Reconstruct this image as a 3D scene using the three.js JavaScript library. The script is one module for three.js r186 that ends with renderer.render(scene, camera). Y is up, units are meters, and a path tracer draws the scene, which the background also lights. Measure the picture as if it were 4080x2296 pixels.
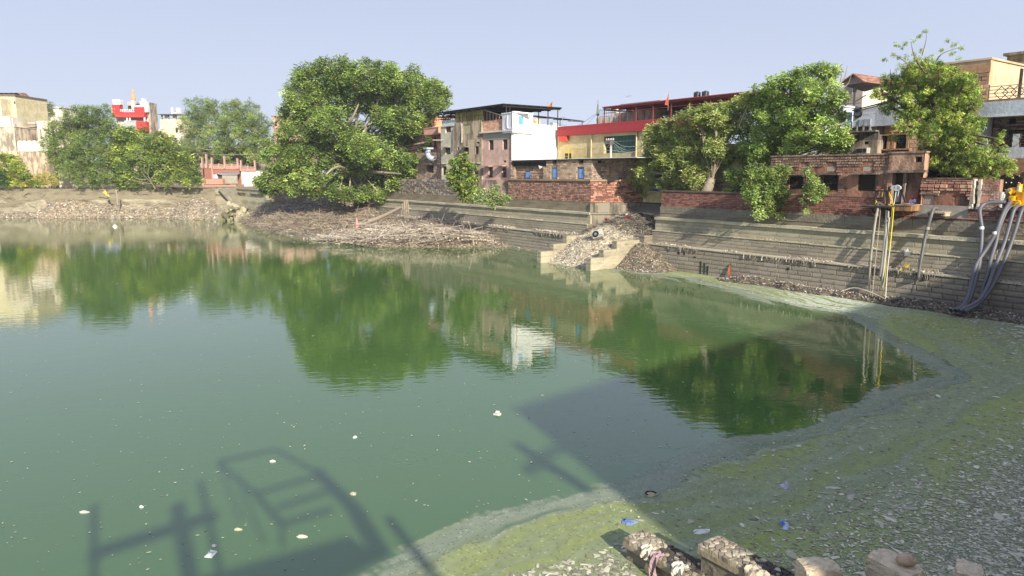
import * as THREE from 'three';
import { mergeGeometries } from 'three/addons/utils/BufferGeometryUtils.js';

// ---------------------------------------------------------------- camera, sky, sun, exposure
const scene = new THREE.Scene();
const PITCH = 9.15 * Math.PI / 180, EYE = 8, FPX = 2851, CX = 2040, CY = 1148;
const camera = new THREE.PerspectiveCamera(2 * Math.atan(CY / FPX) * 180 / Math.PI, 16 / 9, 0.1, 4000);
camera.position.set(0, EYE, 0);
camera.rotation.set(-PITCH, 0, 0);
const SUN_EL = 25 * Math.PI / 180, SUNH = [0.3665, 0.9304];
const sunDir = new THREE.Vector3(SUNH[0] * Math.cos(SUN_EL), Math.sin(SUN_EL), SUNH[1] * Math.cos(SUN_EL)).normalize();
const sun = new THREE.DirectionalLight(new THREE.Color(1.0, 0.93, 0.80), 5.0);
sun.position.copy(sunDir).multiplyScalar(200); sun.position.z -= 60;
sun.target.position.set(0, 0, -60);
sun.castShadow = true; sun.shadow.radius = 1.2; sun.shadow.mapSize.set(4096, 4096);
Object.assign(sun.shadow.camera, { left: -150, right: 150, top: 110, bottom: -110, near: 1, far: 500 });
scene.add(sun, sun.target);
{
  const w = 512, h = 256, d = new Float32Array(w * h * 4);
  for (let j = 0; j < h; j++) for (let i = 0; i < w; i++) {
    const el = ((j + 0.5) / h - 0.5) * Math.PI, az = ((i + 0.5) / w) * 2 * Math.PI;
    const dx = -Math.cos(az) * Math.cos(el), dz = -Math.sin(az) * Math.cos(el), dy = Math.sin(el);
    const e = Math.max(0, dy), g = Math.pow(1 - e, 3), cs = dx * sunDir.x + dy * sunDir.y + dz * sunDir.z;
    const top = [0.32, 0.385, 0.57], hor = [0.56, 0.62, 0.735];
    const glow = 0.35 * Math.pow(Math.max(0, cs), 6) + 1.2 * Math.pow(Math.max(0, cs), 60);
    const k = (j * w + i) * 4, veil = 1 + 0.018 * Math.sin(dx * 5.1 + dy * 23 + 1.7 * Math.sin(dx * 3.3 + dz * 2.1)) * Math.exp(-e * 2) + 0.03 * Math.exp(-e * 18), under = (dy < 0 ? 0.8 : 1) * veil * 0.865;
    for (let c = 0; c < 3; c++) d[k + c] = ((top[c] * (1 - g) + hor[c] * g) + glow * [1, 0.93, 0.82][c]) * under;
    d[k + 3] = 1;
  }
  const t = new THREE.DataTexture(d, w, h, THREE.RGBAFormat, THREE.FloatType);
  t.mapping = THREE.EquirectangularReflectionMapping; t.magFilter = THREE.LinearFilter; t.needsUpdate = true;
  scene.background = t; scene.environment = t;
}
const renderer = new THREE.WebGLRenderer({ antialias: true });
renderer.toneMapping = THREE.LinearToneMapping;
renderer.toneMappingExposure = 1.52;
scene.fog = new THREE.FogExp2(new THREE.Color(0.74, 0.80, 0.92), 0.0003);
renderer.shadowMap.enabled = true; renderer.shadowMap.type = THREE.PCFSoftShadowMap;

// ---------------------------------------------------------------- random numbers and noise
let seed = 7;
const rs = s => { seed = s; };
const R = () => { seed = (seed + 0x6D2B79F5) | 0; let t = Math.imul(seed ^ (seed >>> 15), 1 | seed); t = (t + Math.imul(t ^ (t >>> 7), 61 | t)) ^ t; return ((t ^ (t >>> 14)) >>> 0) / 4294967296; };
const rr = (a, b) => a + (b - a) * R();
const gauss = () => (R() + R() + R() + R() - 2) * 0.9;
const pick = a => a[Math.floor(R() * a.length)];
const hash = (x, y, z) => { let n = Math.imul(x, 374761393) ^ Math.imul(y, 668265263) ^ Math.imul(z, 2147483647 ^ 91138233); n = Math.imul(n ^ (n >>> 13), 1274126177); return ((n ^ (n >>> 16)) >>> 0) / 4294967296; };
const sm = t => t * t * (3 - 2 * t);
function vn(x, y, per = 0, z = 0) {
  const xi = Math.floor(x), yi = Math.floor(y), fx = sm(x - xi), fy = sm(y - yi);
  const w = per ? (q => ((q % per) + per) % per) : (q => q);
  const a = hash(w(xi), w(yi), z), b = hash(w(xi + 1), w(yi), z), c = hash(w(xi), w(yi + 1), z), d = hash(w(xi + 1), w(yi + 1), z);
  return a + (b - a) * fx + (c - a) * fy + (a - b - c + d) * fx * fy;
}
function fbm(x, y, oct = 4, per = 0, z = 0) { let s = 0, a = 0.5, t = 0; for (let o = 0; o < oct; o++) { s += a * vn(x, y, per, z + o); t += a; a *= 0.5; x *= 2; y *= 2; per *= 2; } return s / t; }
const clamp = (x, a = 0, b = 1) => Math.min(b, Math.max(a, x));
const ss = (a, b, x) => sm(clamp((x - a) / (b - a)));
const lerp = (a, b, t) => a + (b - a) * t;

// ---------------------------------------------------------------- procedural textures
const toS = v => { v = clamp(v); return Math.round(255 * (v <= 0.0031308 ? 12.92 * v : 1.055 * Math.pow(v, 1 / 2.4) - 0.055)); };
function tex(n, fn, metres, srgb = true, m2 = metres) {
  const d = new Uint8Array(n * n * 4);
  for (let j = 0; j < n; j++) for (let i = 0; i < n; i++) {
    const c = fn(i / n, j / n), k = (j * n + i) * 4;
    if (typeof c === 'number') d[k] = d[k + 1] = d[k + 2] = srgb ? toS(c) : Math.round(255 * clamp(c));
    else for (let q = 0; q < 3; q++) d[k + q] = srgb ? toS(c[q]) : Math.round(255 * clamp(c[q]));
    d[k + 3] = 255;
  }
  const t = new THREE.DataTexture(d, n, n, THREE.RGBAFormat);
  t.wrapS = t.wrapT = THREE.RepeatWrapping; t.magFilter = THREE.LinearFilter; t.minFilter = THREE.LinearMipmapLinearFilter; t.generateMipmaps = true;
  if (srgb) t.colorSpace = THREE.SRGBColorSpace;
  t.repeat.set(1 / metres, 1 / m2); t.needsUpdate = true; return t;
}
const TX = {
  plaster: tex(512, (x, y) => { const a = fbm(x * 6, y * 6, 5, 6, 3), b = fbm(x * 40, y * 8, 3, 40, 9), c = fbm(x * 64, y * 64, 2, 64, 5); return clamp(0.56 + 0.52 * a + 0.2 * (b - 0.5) + 0.14 * (c - 0.5), 0.2, 1); }, 4),
  stain: tex(512, (x, y) => { const a = fbm(x * 5, y * 4, 5, 5, 11), b = fbm(x * 22, y * 3, 4, 22, 19), c = fbm(x * 60, y * 60, 2, 60, 2); const k = ss(0.42, 0.66, a * 0.55 + b * 0.45); return clamp(1 - 0.62 * k + 0.2 * (c - 0.5), 0.12, 1); }, 6),
  mud: tex(512, (x, y) => { const a = fbm(x * 5, y * 9, 5, 5, 31), b = fbm(x * 4, y * 36, 3, 4, 37), c = fbm(x * 70, y * 70, 2, 70, 41); const k = 0.5 + 0.55 * a + 0.32 * (b - 0.5) + 0.25 * (c - 0.5); return [k, k * (0.98 + 0.05 * (a - 0.5)), k * (0.93 + 0.14 * (b - 0.5))]; }, 5),
  grain: tex(256, (x, y) => { const a = fbm(x * 8, y * 8, 5, 8, 51), c = fbm(x * 50, y * 50, 2, 50, 55); return clamp(0.5 + 0.55 * a + 0.3 * (c - 0.5), 0.2, 1); }, 1.2),
  debris: tex(512, (x, y) => { const a = fbm(x * 28, y * 28, 4, 28, 61), b = fbm(x * 6, y * 6, 3, 6, 67), c = fbm(x * 90, y * 90, 1, 90, 69); const k = clamp(0.25 + 0.75 * ss(0.3, 0.7, a) * (0.55 + 0.5 * b) + 0.3 * (c - 0.5), 0.08, 1); return [k, k * 0.95, k * 0.87]; }, 4),
  bumpF: tex(256, (x, y) => fbm(x * 10, y * 10, 5, 10, 71), 1.0, false),
  bumpC: tex(256, (x, y) => fbm(x * 6, y * 6, 4, 6, 75), 3.0, false),
  corr: tex(64, (x, y) => 0.5 + 0.5 * Math.sin(x * 2 * Math.PI * 8), 1.0, false),
  ripple: tex(512, (x, y) => 0.6 * fbm(x * 7, y * 20, 3, 7, 81) + 0.4 * fbm(x * 12, y * 12, 3, 12, 85), 4, false),
};
// ---------------------------------------------------------------- materials
const lin = h => new THREE.Color(h);
const MC = {};
function M(col, o = {}) {
  const key = JSON.stringify([col, Object.keys(o).map(k => k + (o[k] && o[k].uuid || o[k]))]);
  if (MC[key]) return MC[key];
  const p = { color: lin(col), roughness: o.rough ?? 0.92, metalness: o.metal ?? 0 };
  if (o.map) p.map = o.map;
  if (o.bump) { p.bumpMap = o.bump; p.bumpScale = o.bs ?? 0.02; }
  if (o.vc) p.vertexColors = true;
  if (o.ds) p.side = THREE.DoubleSide;
  const phys = o.trans || o.coat;
  if (o.trans) { p.transmission = o.trans; p.thickness = 0; }
  if (o.coat) { p.clearcoat = o.coat; p.clearcoatRoughness = 0.15; }
  if (o.spec !== undefined) { p.specularIntensity = o.spec; }
  const m = phys || o.spec !== undefined ? new THREE.MeshPhysicalMaterial(p) : new THREE.MeshStandardMaterial(p);
  return MC[key] = m;
}
const plaster = c => M(c, { map: TX.plaster, bump: TX.bumpF, bs: 0.012 });
const stained = c => M(c, { map: TX.stain, bump: TX.bumpF, bs: 0.015 });
const flat = (c, rough = 0.8) => M(c, { rough, map: TX.grain });
const mudded = c => M(c, { map: TX.mud, bump: TX.bumpF, bs: 0.03 });
const metal = (c, rough = 0.5) => M(c, { rough, metal: 0.6 });
const dark = M('#1a1714', { rough: 0.85 });
const glass = M('#16191b', { rough: 0.12, spec: 1 });

// ---------------------------------------------------------------- frames: s along a wall, h up, N away from the camera
const ray = (u, v) => { const x = (u - CX) / FPX, y = (CY - v) / FPX, c = Math.cos(PITCH), s = Math.sin(PITCH); return [x, y * c - s, -c - y * s]; };
const ground = (u, v, h = 0) => { const r = ray(u, v), t = (h - EYE) / r[1]; return [r[0] * t, h, r[2] * t]; };
const atDepth = (u, v, z) => { const r = ray(u, v), t = -z / r[2]; return new THREE.Vector3(r[0] * t, EYE + r[1] * t, -z); };
class Frame {
  constructor(dx, dz) { const l = Math.hypot(dx, dz); this.D = [dx / l, dz / l]; this.n = [-dz / l, dx / l]; this.rot = -Math.atan2(dz, dx); }
  at(u, v, N) { const r = ray(u, v), t = -N / (r[0] * this.n[0] + r[2] * this.n[1]); return [(r[0] * this.D[0] + r[2] * this.D[1]) * t, EYE + r[1] * t]; }
  atS(u, v, s) { const r = ray(u, v), t = s / (r[0] * this.D[0] + r[2] * this.D[1]); return [-(r[0] * this.n[0] + r[2] * this.n[1]) * t, EYE + r[1] * t]; }
  W(s, h, N) { return new THREE.Vector3(s * this.D[0] - N * this.n[0], h, s * this.D[1] - N * this.n[1]); }
  loc(x, z) { return [x * this.D[0] + z * this.D[1], -(x * this.n[0] + z * this.n[1])]; }
}
const BK = new Frame(0.583, 0.8125), FT = new Frame(1, 0);
const crop = (ox, oy, k) => (x, y) => [ox + x / k, oy + y / k];
const C1 = crop(0, 300, 2.339), C2 = crop(620, 300, 2.339), C3 = crop(1000, 200, 1.768), C4 = crop(1680, 380, 3.021), C5 = crop(2200, 340, 2.789), C6 = crop(2500, 200, 2.014), C7 = crop(3180, 480, 1.812), C8 = crop(3280, 80, 2.1975);
const DP = crop(0, 0, 2576 / 4080);

const names = {};
const numbered = n => { const k = names[n] = (names[n] ?? -1) + 1; return k ? `${n}_${String(k).padStart(3, '0')}` : n; };
function tag(o, label, category, group, kind) { if (label) o.userData.label = label; if (category) o.userData.category = category; if (group) o.userData.group = group; if (kind) o.userData.kind = kind; return o; }
function thing(name, label, category, fr, org, group) {
  const o = new THREE.Group(); o.name = numbered(name); o.fr = fr; o.org = org;
  o.position.copy(fr.W(org[0], org[1], org[2])); o.rotation.y = fr.rot;
  scene.add(o); return tag(o, label, category, group);
}
function shadow(o) { o.castShadow = o.receiveShadow = true; return o; }
class MB {       // collects faces given as (s, h, N)
  constructor(c) { this.p = []; this.nn = []; this.uv = []; this.c = c ? [] : null; }
  tri(a, b, c, col) {
    const A = new THREE.Vector3(a[0], a[1], -a[2]), B = new THREE.Vector3(b[0], b[1], -b[2]), C = new THREE.Vector3(c[0], c[1], -c[2]);
    const n = B.clone().sub(A).cross(C.clone().sub(A)).normalize();
    for (const q of [A, B, C]) {
      this.p.push(q.x, q.y, q.z); this.nn.push(n.x, n.y, n.z);
      const ax = Math.abs(n.x), ay = Math.abs(n.y), az = Math.abs(n.z);
      if (az >= ax && az >= ay) this.uv.push(q.x, q.y); else if (ax >= ay) this.uv.push(q.z, q.y); else this.uv.push(q.x, q.z);
      if (this.c) this.c.push(...(col || [1, 1, 1]));
    }
    return this;
  }
  quad(a, b, c, d, col) { this.tri(a, b, c, col); return this.tri(a, c, d, col); }
  box(s0, s1, h0, h1, N0, N1, col, skip = '') {   // N0 is the front
    if (s0 > s1) [s0, s1] = [s1, s0]; if (h0 > h1) [h0, h1] = [h1, h0]; if (N0 > N1) [N0, N1] = [N1, N0];
    const q = (...a) => this.quad(...a, col);
    if (!skip.includes('f')) q([s0, h0, N0], [s1, h0, N0], [s1, h1, N0], [s0, h1, N0]);
    if (!skip.includes('b')) q([s1, h0, N1], [s0, h0, N1], [s0, h1, N1], [s1, h1, N1]);
    if (!skip.includes('t')) q([s0, h1, N0], [s1, h1, N0], [s1, h1, N1], [s0, h1, N1]);
    if (!skip.includes('u')) q([s0, h0, N1], [s1, h0, N1], [s1, h0, N0], [s0, h0, N0]);
    if (!skip.includes('r')) q([s1, h0, N0], [s1, h0, N1], [s1, h1, N1], [s1, h1, N0]);
    if (!skip.includes('l')) q([s0, h0, N1], [s0, h0, N0], [s0, h1, N0], [s0, h1, N1]);
    return this;
  }
  prism(poly, N0, N1, col) {      // polygon of [s, h], counter-clockwise seen from the front
    const f = THREE.ShapeUtils.triangulateShape(poly.map(p => new THREE.Vector2(p[0], p[1])), []);
    for (const t of f) { const [a, b, c] = t.map(i => poly[i]); this.tri([...a, N0], [...b, N0], [...c, N0], col); this.tri([...c, N1], [...b, N1], [...a, N1], col); }
    for (let i = 0; i < poly.length; i++) { const a = poly[i], b = poly[(i + 1) % poly.length]; this.quad([...b, N0], [...a, N0], [...a, N1], [...b, N1], col); }
    return this;
  }
  bar(a, b, w = 0.06, col) {      // square bar between two points
    const A = new THREE.Vector3(a[0], a[1], a[2]), B = new THREE.Vector3(b[0], b[1], b[2]), d = B.clone().sub(A).normalize();
    const x = Math.abs(d.y) > 0.9 ? new THREE.Vector3(1, 0, 0) : new THREE.Vector3(0, 1, 0);
    const p = d.clone().cross(x).normalize().multiplyScalar(w / 2), q = d.clone().cross(p).normalize().multiplyScalar(w / 2);
    const c = (P, i, j) => { const v = P.clone().addScaledVector(p, i).addScaledVector(q, j); return [v.x, v.y, -v.z]; };
    const I = [[-1, -1], [1, -1], [1, 1], [-1, 1]];
    for (let k = 0; k < 4; k++) { const [i, j] = I[k], [m, n] = I[(k + 1) % 4]; this.quad(c(A, i, j), c(A, m, n), c(B, m, n), c(B, i, j), col); }
    this.quad(c(A, -1, -1), c(A, 1, -1), c(A, 1, 1), c(A, -1, 1), col); this.quad(c(B, -1, -1), c(B, 1, -1), c(B, 1, 1), c(B, -1, 1), col);
    return this;
  }
  geo(g, col) {                   // a geometry whose own axes are (s, h, -N)
    const q = g.index ? g.toNonIndexed() : g; const P = q.attributes.position.array, Nn = q.attributes.normal.array, U = q.attributes.uv?.array;
    for (let i = 0; i < P.length; i++) { this.p.push(P[i]); this.nn.push(Nn[i]); }
    for (let i = 0; i < P.length / 3; i++) { this.uv.push(U ? U[2 * i] : 0, U ? U[2 * i + 1] : 0); if (this.c) this.c.push(...(col || [1, 1, 1])); }
    return this;
  }
  tube(pts, r, seg = 24, rad = 7, col) { const c = new THREE.CatmullRomCurve3(pts.map(p => new THREE.Vector3(p[0], p[1], -p[2]))); return this.geo(new THREE.TubeGeometry(c, seg, r, rad), col); }
  cyl(s, h0, h1, N, r0, r1 = r0, n = 20, col) { const g = new THREE.CylinderGeometry(r1, r0, h1 - h0, n); g.translate(s, (h0 + h1) / 2, -N); return this.geo(g, col); }
  lathe(s, h, N, prof, n = 24, col) { const g = new THREE.LatheGeometry(prof.map(p => new THREE.Vector2(p[0], p[1])), n); g.translate(s, h, -N); return this.geo(g, col); }
  geometry(org = [0, 0, 0]) {
    const g = new THREE.BufferGeometry(), a = new Float32Array(this.p);
    for (let i = 0; i < a.length; i += 3) { a[i] -= org[0]; a[i + 1] -= org[1]; a[i + 2] += org[2]; }
    g.setAttribute('position', new THREE.BufferAttribute(a, 3)); g.setAttribute('normal', new THREE.BufferAttribute(new Float32Array(this.nn), 3));
    g.setAttribute('uv', new THREE.BufferAttribute(new Float32Array(this.uv), 2));
    if (this.c) g.setAttribute('color', new THREE.BufferAttribute(new Float32Array(this.c), 3));
    return g;
  }
  build(name, mat, parent) {      // parent: a thing (or a part of one)
    let p = parent; while (p && !p.org) p = p.parent;
    const o = shadow(new THREE.Mesh(this.geometry(p ? p.org : [0, 0, 0]), mat)); o.name = name; if (parent) parent.add(o); return o;
  }
}
const mb = c => new MB(c);
function whole(name, label, cat, fr, org, mat, b, group, kind) {   // a thing that is one mesh
  const o = shadow(new THREE.Mesh(b.geometry(org), mat)); o.name = numbered(name); o.position.copy(fr.W(...org)); o.rotation.y = fr.rot; scene.add(o); return tag(o, label, cat, group, kind);
}
// a wall front with openings: cells between opening edges, plus reveals
function wallFace(b, s0, s1, h0, h1, N0, N1, holes = [], depth = 0.25, col) {
  const xs = [...new Set([s0, s1, ...holes.flatMap(h => [h[0], h[1]])])].filter(x => x >= s0 && x <= s1).sort((a, c) => a - c);
  const ys = [...new Set([h0, h1, ...holes.flatMap(h => [h[2], h[3]])])].filter(x => x >= h0 && x <= h1).sort((a, c) => a - c);
  for (let i = 0; i + 1 < xs.length; i++) for (let j = 0; j + 1 < ys.length; j++) {
    const cx = (xs[i] + xs[i + 1]) / 2, cy = (ys[j] + ys[j + 1]) / 2;
    if (holes.some(h => cx > h[0] && cx < h[1] && cy > h[2] && cy < h[3])) continue;
    b.quad([xs[i], ys[j], N0], [xs[i + 1], ys[j], N0], [xs[i + 1], ys[j + 1], N0], [xs[i], ys[j + 1], N0], col);
  }
  for (const [a, c, d, e] of holes) {
    const n1 = N0 + depth;
    b.quad([a, d, N0], [a, e, N0], [a, e, n1], [a, d, n1], col); b.quad([c, e, N0], [c, d, N0], [c, d, n1], [c, e, n1], col);
    b.quad([a, e, N0], [c, e, N0], [c, e, n1], [a, e, n1], col); b.quad([c, d, N0], [a, d, N0], [a, d, n1], [c, d, n1], col);
  }
  b.box(s0, s1, h0, h1, N0, N1, col, 'f');
  return b;
}
const rect = (fr, N, a, c) => { const p = fr.at(a[0], a[1], N), q = fr.at(c[0], c[1], N); return [Math.min(p[0], q[0]), Math.max(p[0], q[0]), Math.min(p[1], q[1]), Math.max(p[1], q[1])]; };
// windows: a recessed pane with its frame and bars as sub-parts
const WOOD = M('#5b4638', { map: TX.grain, rough: 0.8 }), WOODD = M('#30241d', { map: TX.grain, rough: 0.85 });
function win(parent, r, N, style = 'louver', o = {}) {
  const [a, c, d, e] = r, n1 = N + (o.depth ?? 0.2), fm = o.frame || WOOD, t = Math.min(0.07, (c - a) * 0.12);
  const pm = o.pane || (style === 'shutter' ? M('#6f9fe0', { map: TX.grain, rough: 0.7 }) : style === 'wood' ? WOODD : glass);
  const w = mb().box(a, c, d, e, n1 - 0.02, n1 + 0.02).build('window', pm, parent);
  if (o.label) w.userData.label = o.label;
  const f = n1 - 0.07;
  mb().box(a, a + t, d, e, f, n1 - 0.025).box(c - t, c, d, e, f, n1 - 0.025).box(a + t, c - t, d, d + t, f, n1 - 0.025).box(a + t, c - t, e - t, e, f, n1 - 0.025).build('frame', fm, w);
  if (style === 'louver') { const k = o.n || 6; for (let i = 1; i < k; i++) { const y = d + (e - d) * i / k; mb().box(a + t, c - t, y - 0.035, y + 0.035, f - 0.01, n1 - 0.03).build('slat', fm, w); } }
  else if (style === 'grille') { for (let i = 1; i < 3; i++) { const x = a + (c - a) * i / 3; mb().box(x - 0.02, x + 0.02, d + t, e - t, f + 0.012, n1 - 0.03).build('bar', fm, w); } for (let i = 1; i < 4; i++) { const y = d + (e - d) * i / 4; mb().box(a + t, c - t, y - 0.02, y + 0.02, f, n1 - 0.028).build('bar', fm, w); } }
  else if (style === 'shutter' || style === 'wood') { const m = (a + c) / 2; for (const [x0, x1] of [[a + t, m - 0.012], [m + 0.012, c - t]]) { const l = mb().box(x0, x1, d + t, e - t, f + 0.01, n1 - 0.03); l.box(x0 + 0.06, x1 - 0.06, d + t + 0.08, e - t - 0.08, f - 0.004, f + 0.008); l.build('shutter_leaf', pm, w); } }
  return w;
}
// masonry: nearest pieces are parts, the rest one part of kind stuff
const unitBox = [0, 1, 2, 3].map(k => {
  rs(900 + k); const b = mb(), j = () => rr(-0.06, 0.06);
  const f = [[-0.5 + 0.04 + j(), -0.5 + 0.06 + j()], [0.5 - 0.04 + j(), -0.5 + 0.06 + j()], [0.5 - 0.04 + j(), 0.5 - 0.06 + j()], [-0.5 + 0.04 + j(), 0.5 - 0.06 + j()]];
  const o = [[-0.5, -0.5], [0.5, -0.5], [0.5, 0.5], [-0.5, 0.5]];
  b.quad(...f.map(p => [p[0], p[1], 0])); for (let i = 0; i < 4; i++) { const m = (i + 1) % 4; b.quad([...o[i], 0.25], [...o[m], 0.25], [...f[m], 0], [...f[i], 0]); b.quad([...o[i], 1], [...o[m], 1], [...o[m], 0.25], [...o[i], 0.25]); }
  return b.geometry();
});
const duller = c => { const g = 0.3 * c.r + 0.59 * c.g + 0.11 * c.b; return c.lerp(new THREE.Color(g * 1.08, g, g * 0.92), 0.24); };
function masonry(parent, q) {
  rs(q.seed || 11); let po = parent; while (!po.org) po = po.parent; const fr = po.fr, org = po.org, list = [];
  const mats = q.cols.map(c => M('#' + duller(lin(c).multiplyScalar(q.gain ?? 1.6)).getHexString(), { map: q.map || TX.grain, bump: TX.bumpF, bs: q.bs ?? 0.02 }));
  for (let y = q.h0, row = 0; y < q.h1 - 0.02; row++) {
    const ch = Math.min(q.ch * (1 + (q.jit ?? 0.12) * gauss()), q.h1 - y); let x = q.s0 - (row % 2 ? q.len * 0.5 : 0) - R() * 0.2 * q.len;
    while (x < q.s1) {
      const l = q.len * rr(0.7, 1.3), a = Math.max(x, q.s0), c = Math.min(x + l, q.s1);
      let segs = [[a, c]];
      for (const h of q.holes || []) if (y < h[3] && y + ch > h[2]) segs = segs.flatMap(([i, k]) => k <= h[0] || i >= h[1] ? [[i, k]] : [[i, h[0]], [h[1], k]]);
      for (const [i, k] of segs) if (k - i > q.gap * 3 && !(q.skip && q.skip((i + k) / 2, y + ch / 2)) && (!q.top || y + ch <= q.top((i + k) / 2))) list.push([(i + k) / 2, y + ch / 2, k - i - q.gap, ch - q.gap, rr(0, q.rough ?? 0.02), q.patchy ? Math.min(mats.length - 1, Math.floor(clamp((fbm((i + k) * 0.16 + q.seed, y * 0.5, 3) - 0.32) / 0.36 + 0.12 * gauss()) * mats.length)) : Math.floor(R() * mats.length), Math.floor(R() * 4)]);
      x += l;
    }
    y += ch;
  }
  const camD = p => fr.W(p[0], p[1], q.N).distanceToSquared(camera.position);
  list.sort((p, r) => camD(p) - camD(r));
  const lim = q.max ?? 300, gs = mats.map(() => []);
  list.forEach((p, i) => {
    const D = (q.depth ?? 0.09) + p[4];
    const m = new THREE.Matrix4().compose(new THREE.Vector3(p[0] - org[0], p[1] - org[1], -(q.N - D) + org[2]), new THREE.Quaternion(), new THREE.Vector3(p[2], p[3], D));
    if (i < lim) { const o = shadow(new THREE.Mesh(unitBox[p[6]], mats[p[5]])); o.name = q.name || 'brick'; m.decompose(o.position, o.quaternion, o.scale); parent.add(o); }
    else gs[p[5]].push(unitBox[p[6]].clone().applyMatrix4(m));
  });
  gs.forEach((g, i) => { if (!g.length) return; const o = shadow(new THREE.Mesh(mergeGeometries(g), mats[i])); o.name = (q.name || 'brick') + '_courses'; o.userData.kind = 'stuff'; parent.add(o); });
}
function scatter(name, label, cat, geo, mat, mats4, cols, parent) {
  const o = shadow(new THREE.InstancedMesh(geo, mat, mats4.length)); mats4.forEach((m, i) => { o.setMatrixAt(i, m); if (cols) o.setColorAt(i, cols[i]); });
  o.name = parent ? name : numbered(name); o.userData.kind = 'stuff'; (parent || scene).add(o); if (!parent) tag(o, label, cat); return o;
}
// ---------------------------------------------------------------- ground and water
const xz = (s, N) => { const p = BK.W(s, 0, N); return [p.x, p.z]; };
const TANK = [[-170, 2], [3, 2], [14, -4], xz(8, 46.95), xz(-43.2, 46.95), xz(-43.2, 52), xz(-51.7, 52), xz(-51.7, 46.95), xz(-122, 46.95), xz(-125, 38.3), xz(-160, 38.3), [-54, -131.2], [-170, -131.2]];
{
  const sh = new THREE.Shape([[-2500, -2500], [2500, -2500], [2500, 2500], [-2500, 2500]].map(p => new THREE.Vector2(...p)));
  sh.holes.push(new THREE.Path(TANK.map(p => new THREE.Vector2(p[0], -p[1]))));
  const g = new THREE.ShapeGeometry(sh); g.rotateX(-Math.PI / 2);
  const o = shadow(new THREE.Mesh(g, M('#9a8a6e', { map: TX.mud, bump: TX.bumpC, bs: 0.05 }))); o.position.y = 5.15; o.name = 'ground'; tag(o, null, null, null, 'structure'); scene.add(o);
  const w = new THREE.ShapeGeometry(new THREE.Shape(TANK.map(p => new THREE.Vector2(p[0], -p[1])))); w.rotateX(-Math.PI / 2);
  const P = w.attributes.position, U = w.attributes.uv; for (let i = 0; i < P.count; i++) U.setXY(i, P.getX(i), P.getZ(i));
  const wm = new THREE.MeshPhysicalMaterial({ color: new THREE.Color().setRGB(0.066, 0.132, 0.036), roughness: 0.025, ior: 1.8, bumpMap: TX.ripple, bumpScale: 0.0045 });
  const wo = new THREE.Mesh(w, wm); wo.name = 'water'; wo.receiveShadow = true; tag(wo, 'murky green tank water', null, null, 'structure'); scene.add(wo);
  const bed = new THREE.ShapeGeometry(new THREE.Shape(TANK.map(p => new THREE.Vector2(p[0], -p[1])))); bed.rotateX(-Math.PI / 2);
  const bo = new THREE.Mesh(bed, mudded('#5a5444')); bo.position.y = -2.2; bo.name = 'pond_bed'; tag(bo, null, null, null, 'structure'); scene.add(bo);
}
// earth sides of the tank under the ground sheet
{
  const P = [], U = []; for (let i = 0; i < TANK.length; i++) { const a = TANK[i], b = TANK[(i + 1) % TANK.length], L = Math.hypot(b[0] - a[0], b[1] - a[1]); P.push(a[0], -2.2, a[1], b[0], 5.14, b[1], b[0], -2.2, b[1], a[0], -2.2, a[1], a[0], 5.14, a[1], b[0], 5.14, b[1]); U.push(0, 0, L, 7, L, 0, 0, 0, 0, 7, L, 7); }
  const o = new THREE.BufferGeometry(); o.setAttribute('position', new THREE.Float32BufferAttribute(P, 3)); o.setAttribute('uv', new THREE.Float32BufferAttribute(U, 2)); o.computeVertexNormals();
  const m = shadow(new THREE.Mesh(o, M('#8d8470', { ds: true, map: TX.mud }))); m.name = 'tank_side'; tag(m, null, null, null, 'structure'); scene.add(m);
}
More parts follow.
